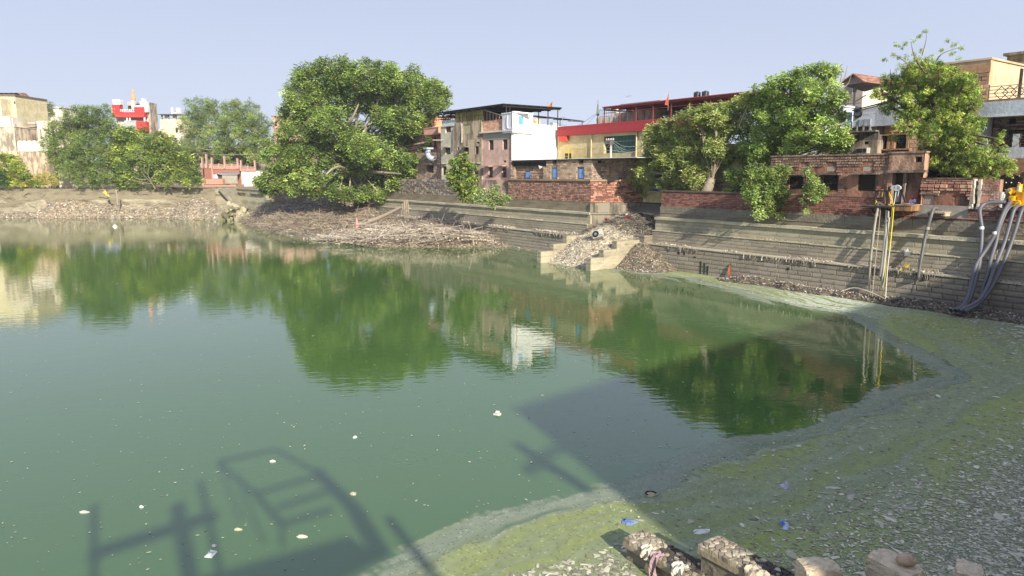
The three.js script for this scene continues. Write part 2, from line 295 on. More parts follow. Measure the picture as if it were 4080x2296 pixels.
// ---------------------------------------------------------------- stepped embankment walls
const TIERC = ['#857d6e', '#958d7d', '#a09785', '#9b917f', '#a99f8d'], TIERC2 = ['#948b79', '#9f9682', '#aaa089', '#b1a78f'], TIERC3 = ['#a8a087', '#b2aa8f', '#bab194', '#aca48b'];
function embankment(label, s0, s1, seed) {
  const t = thing('embankment_wall', label, 'retaining wall', BK, [s1, 0, 45], null);
  mb().box(s0, s1, -1.5, 2.0, 45.28, 47.5).box(s0, s1, 2.0, 3.1, 46.08, 47.5).build('wall_core', mudded('#7d7665'), t);
  mb().box(s0, s1, 3.1, 4.02, 46.42, 47.5).box(s0, s1, 4.22, 5.12, 46.98, 47.6).build('upper_wall', mudded('#bdb69c'), t);
  masonry(t, { N: 45.28, s0, s1, h0: -0.4, h1: 1.98, ch: 0.33, len: 0.95, gap: 0.02, depth: 0.08, rough: 0.018, gain: 1, patchy: true, cols: TIERC, map: TX.mud, seed, max: 190, name: 'stone_block', jit: 0.08, bs: 0.03 });
  masonry(t, { N: 46.08, s0, s1, h0: 2.0, h1: 3.04, ch: 0.26, len: 0.9, gap: 0.011, depth: 0.06, rough: 0.009, gain: 1, patchy: true, cols: TIERC2, map: TX.mud, seed: seed + 1, max: 60, name: 'stone_block', jit: 0.05, bs: 0.02 });
  masonry(t, { N: 46.42, s0, s1, h0: 3.1, h1: 4.0, ch: 0.3, len: 1.1, gap: 0.007, depth: 0.04, rough: 0.004, gain: 1, patchy: true, cols: TIERC3, map: TX.mud, seed: seed + 2, max: 50, name: 'stone_block', jit: 0.04, bs: 0.015 });
  for (let s = s1, k = 0; s > s0 + 0.1; k++) { const l = Math.min(2.6, s - s0); const dh = 0.012 * Math.sin(k * 2.3); mb().box(s - l + 0.02, s, 4.02 + dh, 4.22 + dh, 46.22, 47.0).build('cornice_stone', mudded('#cbc4ac'), t); mb().box(s - l + 0.015, s, 3.05 + dh, 3.12 + dh, 45.96, 46.5).build('ledge_stone', mudded('#c5bea3'), t); s -= l; }
  for (let s = s1; s > s0 + 0.1;) { const l = Math.min(2.2, s - s0); mb().box(s - l + 0.015, s, 1.94, 2.03, 45.12, 46.1).build('ledge_stone', mudded('#c9c1ac'), t); s -= l; }
  return t;
}
embankment('long stepped stone embankment wall on the right with mud-stained tiers', -43.3, 8, 21);
embankment('stepped stone embankment wall in the middle, left of the rubbish-covered stairs', -122, -51.7, 31);
{ // turned wall beside the stairs
  const c = BK.W(-51.7, 0, 46.4);
  const t = thing('stair_side_wall', 'grey stained wall turning the corner left of the dark steps', 'wall', FT, [c.x, 0, -c.z]);
  mb().box(c.x, c.x + 9, -1, 4.05, -c.z + 0.1, -c.z + 1.2).box(c.x, c.x + 9, 4.05, 4.22, -c.z - 0.05, -c.z + 1.2).box(c.x, c.x + 9, 4.22, 5.12, -c.z + 0.55, -c.z + 1.4).build('wall', stained('#8d8473'), t);
}
{ // striped concrete wall and its end far back
  const t = thing('concrete_wall', 'pale striped concrete bank wall in a far recess left of the big tree', 'wall', BK, [-125, 0, 38]);
  for (let k = 0; k < 9; k++) mb().box(-160, -125, -1 + k * 0.66, -1 + k * 0.66 + 0.65, 37.0 + 0.11 * k, 39).build('concrete_course', mudded(['#c5c0a4', '#b5b198', '#cbc6aa', '#bdb89e'][k % 4]), t);
  mb().box(-160.2, -124.9, 4.94, 5.12, 37.7, 39.2).build('coping', mudded('#b8b39b'), t);
  for (const [s, l] of [[-146, 9], [-134, 8]]) mb().box(s, s + l, 4.2, 4.28, 37.5, 37.8).build('ledge', M('#55503f'), t);
}
{ // far left mud wall, slumped and cracked
  const t = thing('mud_bank_wall', 'long mud-coated bank wall with cracks along the far left shore', 'retaining wall', FT, [-110, 0, 131]);
  const nx = 240, ny = 22, x0 = -172, x1 = -53.2, P = (i, j) => {
    const x = lerp(x0, x1, i / nx), h = lerp(-0.5, 5.2, j / ny), e = ss(-58, -53.4, x) * (5.2 - h) * 0.0;
    const q = fbm(x * 0.22, h * 0.7, 4, 0, 5) - 0.5, step = 0.3 * ss(0.35, 0.65, (h / 1.8 + 0.4 * fbm(x * 0.1, 2, 2)) % 1);
    return [x + (i === nx ? (5.2 - h) * 0.95 : 0), h + (j === ny ? 0.55 * (fbm(x * 0.45, 4, 4) - 0.42) : 0.25 * (fbm(x * 0.5, h, 3) - 0.5)), 132.2 - (5.2 - h) * 0.3 - step + 1.5 * q + 0.35 * (fbm(x * 1.3, h * 1.5, 3) - 0.5)];
  };
  const b = mb(); for (let i = 0; i < nx; i++) for (let j = 0; j < ny; j++) b.quad(P(i, j), P(i + 1, j), P(i + 1, j + 1), P(i, j + 1));
  b.quad([x0, 5.17, 131.9], [x1, 5.17, 131.9], [x1, 5.17, 134], [x0, 5.17, 134]); b.quad([x1 + 5, -0.5, 130], [x1, -0.5, 160], [x1, 5.2, 160], [x1, 5.2, 130.4]);
  b.build('wall_face', mudded('#a59d88'), t);
  rs(5); for (let i = 0; i < 26; i++) { const x = rr(-95, -56), h = rr(1.8, 4.6), l = rr(0.6, 2.6), a = rr(-0.9, 0.7); const pts = [0, 0.35, 0.7, 1].map((q, k) => [x + q * l * Math.cos(a) + 0.15 * gauss(), h + q * l * Math.sin(a) + 0.15 * gauss(), 131.4 - (5.2 - h) * 0.3]); mb().tube(pts, rr(0.02, 0.05), 8, 4).build('root', M('#6e634c'), t); }
}
// ---------------------------------------------------------------- mounds of mud and rubbish
const table = (t, x) => { if (x <= t[0][0]) return t[0][1]; for (let i = 0; i + 1 < t.length; i++) if (x <= t[i + 1][0]) return lerp(t[i][1], t[i + 1][1], (x - t[i][0]) / (t[i + 1][0] - t[i][0])); return t[t.length - 1][1]; };
function mound(name, label, fr, s0, s1, N0, N1, d, hf, mat) {
  const ns = Math.round((s1 - s0) / d), nn = Math.round((N1 - N0) / d), P = (i, j) => { const s = lerp(s0, s1, i / ns), N = lerp(N0, N1, j / nn); return [s, hf(s, N), N]; };
  const pos = [], uv = [], idx = [], org = [(s0 + s1) / 2, 0, (N0 + N1) / 2];
  for (let j = 0; j <= nn; j++) for (let i = 0; i <= ns; i++) { const p = P(i, j); pos.push(p[0] - org[0], p[1], -(p[2] - org[2])); uv.push(p[0], p[2] + p[1]); }
  for (let j = 0; j < nn; j++) for (let i = 0; i < ns; i++) { const a = j * (ns + 1) + i, b = a + 1, c = a + ns + 1, e = c + 1; if (Math.max(pos[3 * a + 1], pos[3 * b + 1], pos[3 * c + 1], pos[3 * e + 1]) < -0.35) continue; idx.push(a, b, e, a, e, c); }
  const g = new THREE.BufferGeometry(); g.setAttribute('position', new THREE.Float32BufferAttribute(pos, 3)); g.setAttribute('uv', new THREE.Float32BufferAttribute(uv, 2)); g.setIndex(idx); g.computeVertexNormals();
  const o = shadow(new THREE.Mesh(g, mat)); o.name = numbered(name); o.position.copy(fr.W(...org)); o.rotation.y = fr.rot; scene.add(o); return tag(o, label, null, null, 'structure');
}
const rough = (s, N, k = 1) => k * (0.9 * (fbm(s * 0.35, N * 0.35, 3, 0, 2) - 0.5) + 0.45 * (fbm(s * 1.6, N * 1.6, 3, 0, 8) - 0.5));
const shoreT = [[-130, 33.5], [-126, 32.4], [-110, 30.7], [-89, 29.7], [-82, 31.2], [-74, 31.8], [-71, 34], [-68, 38], [-65.5, 42], [-61, 44.4], [-57, 46]];
const slopeT = [[-130, 0.36], [-113, 0.37], [-105, 0.24], [-97, 0.10], [-85, 0.07], [-72, 0.10], [-57, 0.1]];
const midH = (s, N) => { const d = N - table(shoreT, s) + 2.2 * (fbm(s * 0.4, 1.5, 3) - 0.5); let h = d < 0 ? d * 0.25 : table(slopeT, s) * d * (1 + 0.25 * Math.sin(d * 0.5)); return Math.min(h, 5.0) + rough(s, N, 1 + 0.9 * ss(-88, -100, s)) * ss(-0.5, 1.5, d) - 0.06; };
mound('mud_bank', null, BK, -131, -56, 28, 47.2, 0.34, midH, M('#a89c8a', { map: TX.debris, bump: TX.bumpF, bs: 0.06 }));
const farU = [[0, 0.7], [150, 1.0], [240, 2.5], [330, 2.5], [420, 2.1], [550, 1.5], [690, 1.4], [760, 2.6], [810, 3.1], [880, 1.2]];
const farH = (x, N) => { const ns = 129.0 - 4.5 * ss(-66, -50, x) - 1.5 + 2.4 * (fbm(x * 0.25, 7, 3) - 0.5), d = N - ns, u = 2040 + 2851 * x / 131; return (d < 0 ? d * 0.3 : Math.min(1, d / 3.4) * 1.2 * table(farU, u) * (0.75 + 0.5 * fbm(x * 0.3, N * 0.5, 3))) + rough(x, N, 0.7) * ss(-0.4, 1, d) - 0.08; };
mound('mud_beach', null, FT, -172, -48, 122, 132, 0.4, farH, M('#bdb199', { map: TX.debris, bump: TX.bumpF, bs: 0.05 }));
const SR = -43.8, SL = -50.25;
const heapH = (s, N) => Math.min(heapR(s, N), table([[39.4, 0.95], [40.8, 1.55], [42.3, 2.2], [43.5, 2.7], [44.8, 3.6], [46, 5]], N) + 0.1 + 0.9 * Math.max(0, SR - s));
function heapR(s, N) { const k = (N - 40.1) / 7; return 0.25 + 3.1 * Math.pow(clamp(k, 0, 1.1), 0.85) + 0.5 * Math.sin((s - SL) / (SR - SL) * Math.PI) * ss(0, 0.3, k) + rough(s, N, 0.75) - (N < 40 ? (40 - N) * 0.8 : 0); }
mound('rubbish_slope', null, BK, SL - 0.1, SR + 0.02, 39.2, 45.6, 0.17, heapH, M('#c3b9a3', { map: TX.mud, bump: TX.bumpF, bs: 0.05 }));
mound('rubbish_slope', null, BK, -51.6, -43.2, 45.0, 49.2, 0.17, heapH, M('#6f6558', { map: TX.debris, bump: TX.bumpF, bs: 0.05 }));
const spillH = (s, N) => { const a = 1.5 * ss(-39.6, -43.6, s) * ss(42.0, 45.2, N) + 0.7 * ss(-38.5, -42, s) * ss(41, 44.5, N); return a - 0.12 + rough(s, N, 0.35) * ss(0.02, 0.3, a); };
mound('mud_spill', null, BK, -43.9, -37, 40.5, 45.3, 0.2, spillH, M('#8a7f6c', { map: TX.debris, bump: TX.bumpF, bs: 0.05 }));
const spill2H = (s, N) => { const a = 1.1 * ss(-54.5, -50.5, s) * ss(41.5, 45.3, N); return a - 0.12 + rough(s, N, 0.4) * ss(0.02, 0.3, a); };
mound('mud_spill', null, BK, -57, -50.2, 40.5, 45.4, 0.2, spill2H, M('#9a907c', { map: TX.debris, bump: TX.bumpF, bs: 0.05 }));
const baseH = (s, N) => { const a = (0.28 + 0.32 * fbm(s * 0.5, 3, 3)) * ss(-37, -31, s), w = 43.4 - 0.9 * ss(-18, -6, s) + 1.6 * (fbm(s * 0.45, 9, 3) - 0.5); return a * ss(w, w + 0.9, N) - 0.09 + rough(s, N, 0.3) * ss(w, w + 0.7, N) * ss(-37, -33, s); };
mound('debris_strip', null, BK, -37.5, 8, 42, 45.35, 0.16, baseH, M('#7c7364', { map: TX.debris, bump: TX.bumpF, bs: 0.05 }));
// stairs behind the heap
{
  const t = thing('ghat_stairs', 'dark shaded stone steps rising behind the heap of rubbish', 'stairs', BK, [-47, 0, 47]);
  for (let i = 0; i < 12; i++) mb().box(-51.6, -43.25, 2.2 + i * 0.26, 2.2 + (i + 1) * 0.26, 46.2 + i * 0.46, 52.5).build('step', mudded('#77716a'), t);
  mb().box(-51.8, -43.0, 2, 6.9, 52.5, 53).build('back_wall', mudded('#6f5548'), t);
}
function sideWall(label, s0, s1, px) {
  const t = thing('stepped_wall', label, 'wall', BK, [(s0 + s1) / 2, 0, 40]);
  const pts = px.map(p => BK.atS(p[0], p[1], s1)).concat([[45.4, 0]]);
  for (let i = 0; i < px.length; i++) { const [N0, h] = pts[i], h0 = i ? pts[i - 1][1] : -1; mb().box(s0, s1, i ? -0.9 + i * 0.01 : -1, h, N0, i + 1 < px.length ? pts[i + 1][0] : 45.3).build('wall_block', mudded('#b3aa94'), t); for (let k = 0; k < 3; k++) { const y = h - 0.35 * (k + 0.5); mb().box(s0 - 0.012, s1 + 0.012, y, y + 0.16, N0 - 0.012, N0 + 0.06).build('stone_course', mudded('#a69d88'), t); } }
  return pts;
}
const C9 = crop(1800, 760, 2.862);
{ const t = thing('wall_pier', 'short wall pier joining the right stepped wall to the embankment', 'wall', BK, [-43.7, 0, 45.6]); mb().box(-44.3, -43.24, -1, 2.55, 45.02, 47).build('pier', mudded('#8a8272'), t); mb().box(-44.33, -43.2, 2.55, 2.66, 44.98, 47).build('coping', mudded('#938a79'), t); }
sideWall('pale stepped side wall right of the rubbish-covered stairs', -44.35, -43.8, [C9(1585, 775), C9(1732, 680), C9(1882, 578)]);
sideWall('pale stepped side wall left of the rubbish-covered stairs, half buried', -50.8, -50.25, [C9(1015, 700), C9(1160, 615), C9(1310, 520)]);
// ---------------------------------------------------------------- loose rubbish: bits, twigs, leaves
const bitGeo = (() => { rs(77); const b = mb(); const n = 6, c = [0, 0.12, 0], ring = []; for (let i = 0; i < n; i++) { const a = i / n * 6.283, r = rr(0.6, 1.1); ring.push([Math.cos(a) * r, rr(-0.18, 0.25), Math.sin(a) * r * 0.7]); } for (let i = 0; i < n; i++) { b.tri(c, ring[i], ring[(i + 1) % n]); b.tri([0, -0.1, 0], ring[(i + 1) % n], ring[i]); } return b.geometry(); })();
const twigGeo = new THREE.CylinderGeometry(0.5, 0.9, 1, 4, 1); 
const BITM = M('#ffffff', { rough: 0.9, ds: true }), TWIGM = M('#ffffff', { rough: 0.95 });
const Q = new THREE.Quaternion(), EU = new THREE.Euler(), V1 = new THREE.Vector3(), V2 = new THREE.Vector3();
const mat4 = (p, e, s) => new THREE.Matrix4().compose(p, Q.setFromEuler(EU.set(...e)), typeof s === 'number' ? V2.set(s, s, s) : V2.set(...s));
const GREYS = ['#b9ad98', '#a3978a', '#8a8073', '#cfc6b4', '#dcd6c8', '#786d60', '#9c9484', '#b8aa9a', '#6a6056', '#c5b9a0'], LITTER = ['#e8e6e0', '#d8d4cc', '#c84a3e', '#6f86b8', '#e0c060', '#d89a9a', '#4a4f55'];
function litter(label, fr, n, s0, s1, N0, N1, hf, size, ok, o = {}) {
  rs(o.seed || 3); const ms = [], cs = [];
  for (let i = 0; i < n * 4 && ms.length < n; i++) { const s = rr(s0, s1), N = rr(N0, N1), h = hf(s, N); if (h < (o.min ?? 0.02) || (ok && !ok(s, N, h))) continue; const k = size * Math.exp(0.5 * gauss()); ms.push(mat4(fr.W(s, h + 0.25 * k, N), [gauss() * 0.7, R() * 6.28, gauss() * 0.7], [k, k * rr(0.5, 1.0), k * rr(0.35, 0.8)])); const c = lin(R() < (o.col ?? 0.06) ? pick(LITTER) : pick(o.pal || GREYS)); c.multiplyScalar(o.dkf ? o.dkf(s, N) : o.dk ?? 0.85); cs.push(c); }
  return scatter(o.name || 'loose_rubbish', label, 'rubbish', bitGeo, BITM, ms, cs);
}
function twigs(label, fr, n, s0, s1, N0, N1, hf, len, o = {}) {
  rs(o.seed || 4); const ms = [], cs = [];
  for (let i = 0; i < n * 4 && ms.length < n; i++) { const s = rr(s0, s1), N = rr(N0, N1), h = hf(s, N); if (h < (o.min ?? 0) || (o.ok && !o.ok(s, N))) continue; const l = len * rr(0.4, 1.5), az = R() * 6.283, el = R() < 0.1 ? rr(0.6, 1.3) : gauss() * 0.28, w = (0.012 + 0.012 * R()) * (o.thick || 1); Q.setFromUnitVectors(V1.set(0, 1, 0), new THREE.Vector3(Math.cos(az) * Math.cos(el), Math.sin(el), Math.sin(az) * Math.cos(el))); ms.push(new THREE.Matrix4().compose(fr.W(s, h + (o.lift ?? 0.12) * R() * 2, N), Q, V2.set(w, l, w))); cs.push(lin(pick(o.cols || ['#9c8f80', '#b5a998', '#7a6d60', '#c4b8a6', '#6b5f54'])).multiplyScalar(o.dk ?? 0.9)); }
  return scatter('twigs', label, 'twigs', twigGeo, TWIGM, ms, cs);
}
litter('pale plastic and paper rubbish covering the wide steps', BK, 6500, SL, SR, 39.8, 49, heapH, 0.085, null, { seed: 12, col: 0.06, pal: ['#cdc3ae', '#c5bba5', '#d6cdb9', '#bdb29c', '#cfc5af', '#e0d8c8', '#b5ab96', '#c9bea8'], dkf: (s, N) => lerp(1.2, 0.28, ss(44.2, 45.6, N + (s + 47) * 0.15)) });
litter('rubbish washed onto the mud below the right stepped wall', BK, 900, -43.7, -38, 41, 45.2, spillH, 0.08, null, { seed: 13 });
litter('rubbish at the foot of the left stepped wall', BK, 700, -56, -50.3, 41, 45.2, spill2H, 0.09, null, { seed: 14 });
litter('grey rubbish strip along the foot of the right embankment', BK, 4200, -36, 8, 42.3, 45.1, baseH, 0.085, null, { seed: 15, dk: 0.75 });
litter('dry litter scattered over the mud bank under the big tree', BK, 3000, -128, -58, 29, 46.4, midH, 0.15, null, { seed: 16, dk: 0.8, col: 0.03 });
litter('pale litter along the far left beach', FT, 5200, -100, -50, 123, 131, farH, 0.17, null, { seed: 17, dk: 1.2, col: 0.06 });
twigs('tangle of dead roots and twigs on the mud bank under the big tree', BK, 900, -126, -90, 30.5, 46, midH, 2.4, { seed: 18, dk: 0.8, lift: 0.35, thick: 2.2, cols: ['#9a8d7b', '#ab9d88', '#6f6455', '#7d7364', '#b3a48e', '#94745e'] });
const brushH = (s, N) => midH(s, N) + 0.2 + 1.5 * ss(46, 41, N) * ss(-86, -77, s) * ss(-61, -65, s) * fbm(s * 0.4, N * 0.4, 3);
twigs('pale brushwood heap lying in the water below the middle wall', BK, 3000, -83, -65.5, 29.5, 45, (s, N) => { const h = brushH(s, N); return midH(s, N) < -0.2 ? -1 : h * Math.pow(R(), 0.6); }, 2.0, { seed: 19, dk: 1.2, lift: 0.3, min: -0.1, thick: 1.7 });
litter('pale rags, plastic and dry leaves tangled in the brushwood heap', BK, 2200, -86, -64, 30, 45, (s, N) => { const h = brushH(s, N); return midH(s, N) < -0.2 ? -1 : h * Math.pow(R(), 0.5); }, 0.13, null, { seed: 27, dk: 1.25, col: 0.08, pal: ['#cdc3ae', '#b9ad98', '#d6cdb9', '#a79b88', '#cfc5af', '#e0d8c8'] });
twigs('grey twigs on the far left beach', FT, 1500, -98, -50, 124, 131, farH, 1.1, { seed: 20 });
twigs('dry twigs mixed in the stair rubbish', BK, 700, SL, SR, 40, 47.5, heapH, 0.5, { seed: 21 });
litter('leaf litter and rags caught on the low ledge of the right embankment', BK, 1900, -43, 8, 45.15, 46.0, s => 2.03 + (fbm(s * 0.7, 4, 3) > 0.44 ? 0.05 * R() : -3), 0.085, null, { seed: 22, name: 'ledge_litter', dk: 0.95 });
litter('dry silt clinging to the ledges of the middle embankment', BK, 2600, -95, -51.8, 45.12, 46.05, s => 2.03 + (fbm(s * 0.5, 9, 3) > 0.36 ? 0.14 * R() : -3), 0.11, null, { seed: 23, name: 'ledge_litter', dk: 1.05, col: 0.01 });
litter('crumbs of silt along the second ledges', BK, 900, -95, 6, 45.98, 46.4, s => (s > -51.8 && s < -43.3 ? -3 : 3.13 + (fbm(s * 0.6, 2, 3) > 0.52 ? 0.05 * R() : -6)), 0.06, null, { seed: 24, name: 'ledge_litter', dk: 1.05, col: 0.01 });
{ // boulders of the broken wall by the far recess
  rs(41); const t = thing('boulder_pile', 'pile of broken grey-green boulders at the end of the far mud wall', 'rocks', FT, [-50, 0, 126]);
  for (let i = 0; i < 60; i++) { const k = i / 60, [x, , z] = ground(...C2(lerp(620, 900, k) + gauss() * 40, 1350 + 10 * R()), 0), h = Math.max(0, lerp(3.0, 0.6, k) * R()); const g = new THREE.DodecahedronGeometry(rr(0.25, 0.62), 0); const P = g.attributes.position; for (let q = 0; q < P.count; q++) { const f = 0.7 + 0.6 * vn(P.getX(q) * 3 + i, P.getY(q) * 3 + P.getZ(q) * 2); P.setXYZ(q, P.getX(q) * f * 1.3, P.getY(q) * f * 0.8, P.getZ(q) * f); } g.computeVertexNormals(); const m = shadow(new THREE.Mesh(g, mudded(pick(['#857f66', '#a39b80', '#6e6a52', '#b3aa8e'])))); m.name = 'boulder'; m.position.set(x + 50, h + 0.1, z + 126 - h * 0.8); m.rotation.set(R() * 3, R() * 3, R() * 3); t.add(m); }
}
{ // ragged strands of dry silt hanging from the low ledge
  rs(44); const ms = [], cs = []; for (let i = 0; i < 5000 && ms.length < 700; i++) { const s = rr(-96, 4); if (s > -52 && s < -43.2) continue; if (fbm(s * 0.5, s < -50 ? 9 : 4, 3) < (s < -50 ? 0.42 : 0.5)) continue; const l = 0.1 + 0.35 * R() * R(); ms.push(mat4(BK.W(s, 2.0 - l / 2, 45.09 + 0.03 * R()), [gauss() * 0.12, R() * 3, gauss() * 0.2], [0.03 + 0.03 * R(), l, 0.02])); cs.push(lin(pick(GREYS)).multiplyScalar(rr(0.4, 0.8))); }
  scatter('silt_strands', 'ragged strands of dry silt hanging from the low ledges', 'debris', twigGeo, TWIGM, ms, cs);
}
// ---------------------------------------------------------------- buildings along the middle of the bank
const house = (name, label, fr, r, N, group, cat = 'building') => thing(name, label, cat, fr, [(r[0] + r[1]) / 2, r[2], N], group);
const rc = (fr, N, C, x0, y0, x1, y1) => rect(fr, N, C(x0, y0), C(x1, y1));
const S0 = (C, x, y, N, fr = BK) => fr.at(...C(x, y), N);
{ // foundation walls under the middle houses
  const t = thing('foundation_wall', 'rough grey rubble and plaster wall under the middle houses', 'wall', BK, [-80, 5, 47]);
  const a = S0(C4, 0, 1040, 47.3)[0], b = S0(C4, 680, 1040, 47.3)[0], c = S0(C4, 1040, 1040, 47.3)[0];
  mb().box(-122, b, 4.9, 7.15, 47.3, 48.5).build('rubble_wall', stained('#b3a592'), t); mb().box(b, c, 4.9, 7.2, 47.25, 48.5).build('plaster_wall', stained('#c9ac98'), t);
  masonry(t, { N: 47.3, s0: -100, s1: b - 0.5, h0: 4.9, h1: 6.9, ch: 0.28, len: 0.6, gap: 0.04, depth: 0.04, rough: 0.06, gain: 1.15, cols: ['#998b7a', '#a59786', '#84776a', '#91806f'], map: TX.stain, seed: 51, max: 120, name: 'stone', skip: () => R() < 0.45 });
}
{ // red brick retaining wall
  const c = S0(C4, 1040, 1040, 47.05)[0], e = -52.4, t = thing('brick_retaining_wall', 'red-brown rough brick wall below the house with blue shutters', 'wall', BK, [(c + e) / 2, 5, 47]);
  mb().box(c, e, 4.9, 7.2, 47.12, 48.2).build('wall_core', mudded('#6e5546'), t); mb().box(c - 0.1, e + 0.1, 7.18, 7.36, 46.92, 48).build('ledge', mudded('#a8957e'), t);
  masonry(t, { N: 47.12, s0: c, s1: e, h0: 5.0, h1: 7.18, ch: 0.165, len: 0.42, gap: 0.028, depth: 0.06, rough: 0.05, cols: ['#a5705a', '#94614d', '#b17f66', '#7f5646', '#a67a66', '#8c6a58'], seed: 52, max: 300, jit: 0.15 });
}
{ // turned brick wall right of the corner, facing the sun
  const p = BK.W(-52.4, 0, 47), z = -p.z, x1 = p.x + 7.2, t = thing('brick_corner_wall', 'sunlit brick wall turning the corner above the dark steps', 'wall', FT, [p.x, 5, z]);
  mb().box(p.x, x1, 4.9, 7.2, z + 0.1, z + 1.2).build('wall_core', mudded('#75523f'), t); mb().box(p.x - 0.1, x1, 7.18, 7.36, z - 0.12, z + 1).build('ledge', mudded('#b59f86'), t);
  masonry(t, { N: z + 0.1, s0: p.x, s1: x1, h0: 5.0, h1: 7.18, ch: 0.165, len: 0.4, gap: 0.026, depth: 0.06, rough: 0.05, cols: ['#a86d54', '#95604b', '#b88368', '#84523f', '#7a4b3c'], seed: 53, max: 260, jit: 0.15 });
}
{ // house with blue shutters
  const N = 47.35, s0 = S0(C4, 1075, 900, N)[0], s1 = -52.6, t = thing('stone_house', 'low brown stone house with three blue shuttered windows and a tin roof edge', 'house', BK, [(s0 + s1) / 2, 7.3, N]);
  const top = 9.35, holes = [], sh = [rc(BK, N, C4, 1235, 915, 1290, 1022), rc(BK, N, C4, 1565, 872, 1633, 1003), rc(BK, N, C5, 284, 917, 352, 1040)];
  const vents = [rc(BK, N, C4, 1580, 768, 1625, 818), rc(BK, N, C5, 300, 818, 346, 866)], bay = rc(BK, N, C4, 1120, 862, 1460, 1030); bay[2] = 7.36;
  sh[0][2] = Math.max(sh[0][2], 7.4);
  const upper = rc(BK, N, C4, 1085, 770, 1500, 852); upper[3] = Math.min(upper[3], 9.2); upper[2] = bay[3] + 0.02;
  const hs = [sh[1], sh[2], ...vents];
  wallFace(mb(), s0, s1, 7.36, top, N, N + 4, [...hs, bay, upper], 0.35).build('wall', mudded('#a8917e'), t);
  mb().box(bay[0] - 0.05, bay[1] + 0.05, bay[2], bay[3] - 0.02, N + 0.3, N + 0.5).build('bay_wall', mudded('#a0836e'), t);
  mb().box(upper[0], upper[1], upper[2], upper[3], N + 0.32, N + 0.4).build('corrugated_sheet', M('#5d5550', { bump: TX.corr, bs: 0.05, map: TX.stain }), t);
  for (const k of [0.5, 1]) mb().box(lerp(upper[0], upper[1], k) - 0.06, lerp(upper[0], upper[1], k), upper[2], upper[3], N + 0.1, N + 0.28).build('post', dark, t);
  mb().box(upper[0], upper[1], (upper[2] + upper[3]) / 2 - 0.03, (upper[2] + upper[3]) / 2 + 0.03, N + 0.12, N + 0.26).build('rail', dark, t);
  masonry(t, { N, s0, s1, h0: 7.36, h1: top, ch: 0.2, len: 0.5, gap: 0.03, depth: 0.05, rough: 0.03, holes: [...hs, bay, upper].map(h => [h[0] - 0.05, h[1] + 0.05, h[2] - 0.03, h[3] + 0.05]), gain: 1.9, cols: ['#a88c74', '#97795f', '#b39a80', '#9a806a', '#a9907a', '#857060'], map: TX.mud, seed: 54, max: 240, name: 'stone' });
  masonry(t, { N: N + 0.3, s0: bay[0], s1: bay[1], h0: bay[2], h1: bay[3] - 0.05, ch: 0.27, len: 0.5, gap: 0.04, depth: 0.05, rough: 0.06, holes: [sh[0]], cols: ['#9c7a64', '#8a6a57', '#a98a72'], map: TX.mud, seed: 55, max: 60, name: 'stone' });
  const sp = M('#7fabe6', { map: TX.grain, rough: 0.6 });
  win(t, sh[0], N + 0.1, 'shutter', { pane: sp, frame: M('#4d5f80'), depth: 0.12 }); for (const r of sh.slice(1)) win(t, r, N, 'shutter', { pane: sp, frame: M('#3b4250'), depth: 0.1 });
  for (const r of vents) mb().box(...r, N + 0.3, N + 0.34).build('vent', dark, t);
  const r0 = S0(C4, 1070, 762, 47)[0];
  mb().box(r0, -46.5, top, top + 0.05, 47.12, 53).build('roof', M('#d9d9d6', { bump: TX.corr, bs: 0.02, rough: 0.5 }), t); mb().box(r0, -46.5, top - 0.1, top - 0.005, 47.14, 47.3).build('roof_beam', dark, t);
  const p = BK.W(s1, 0, N); // the turned stone front beyond the corner
  const t2 = thing('stone_house', 'pinkish sunlit stone front at the corner above the steps, peeling plaster', 'house', FT, [p.x, 7.3, -p.z]), z = -p.z + 0.05, x1 = p.x + 7;
  const v2 = rc(FT, z, C5, 508, 820, 548, 866); v2[3] = Math.min(v2[3], 9.2);
  wallFace(mb(), p.x, x1, 7.36, top - 0.02, z, z + 1.2, [v2], 0.3).build('wall', stained('#bf9f8a'), t2); mb().box(...v2, z + 0.26, z + 0.3).build('vent', dark, t2);
  masonry(t2, { N: z, s0: p.x, s1: x1, h0: 7.38, h1: top - 0.05, ch: 0.2, len: 0.45, gap: 0.03, depth: 0.025, rough: 0.025, holes: [v2], cols: ['#b29580', '#a28573', '#c0a692', '#9a8276'], map: TX.stain, seed: 56, max: 140, name: 'stone', skip: () => R() < 0.3 });
}
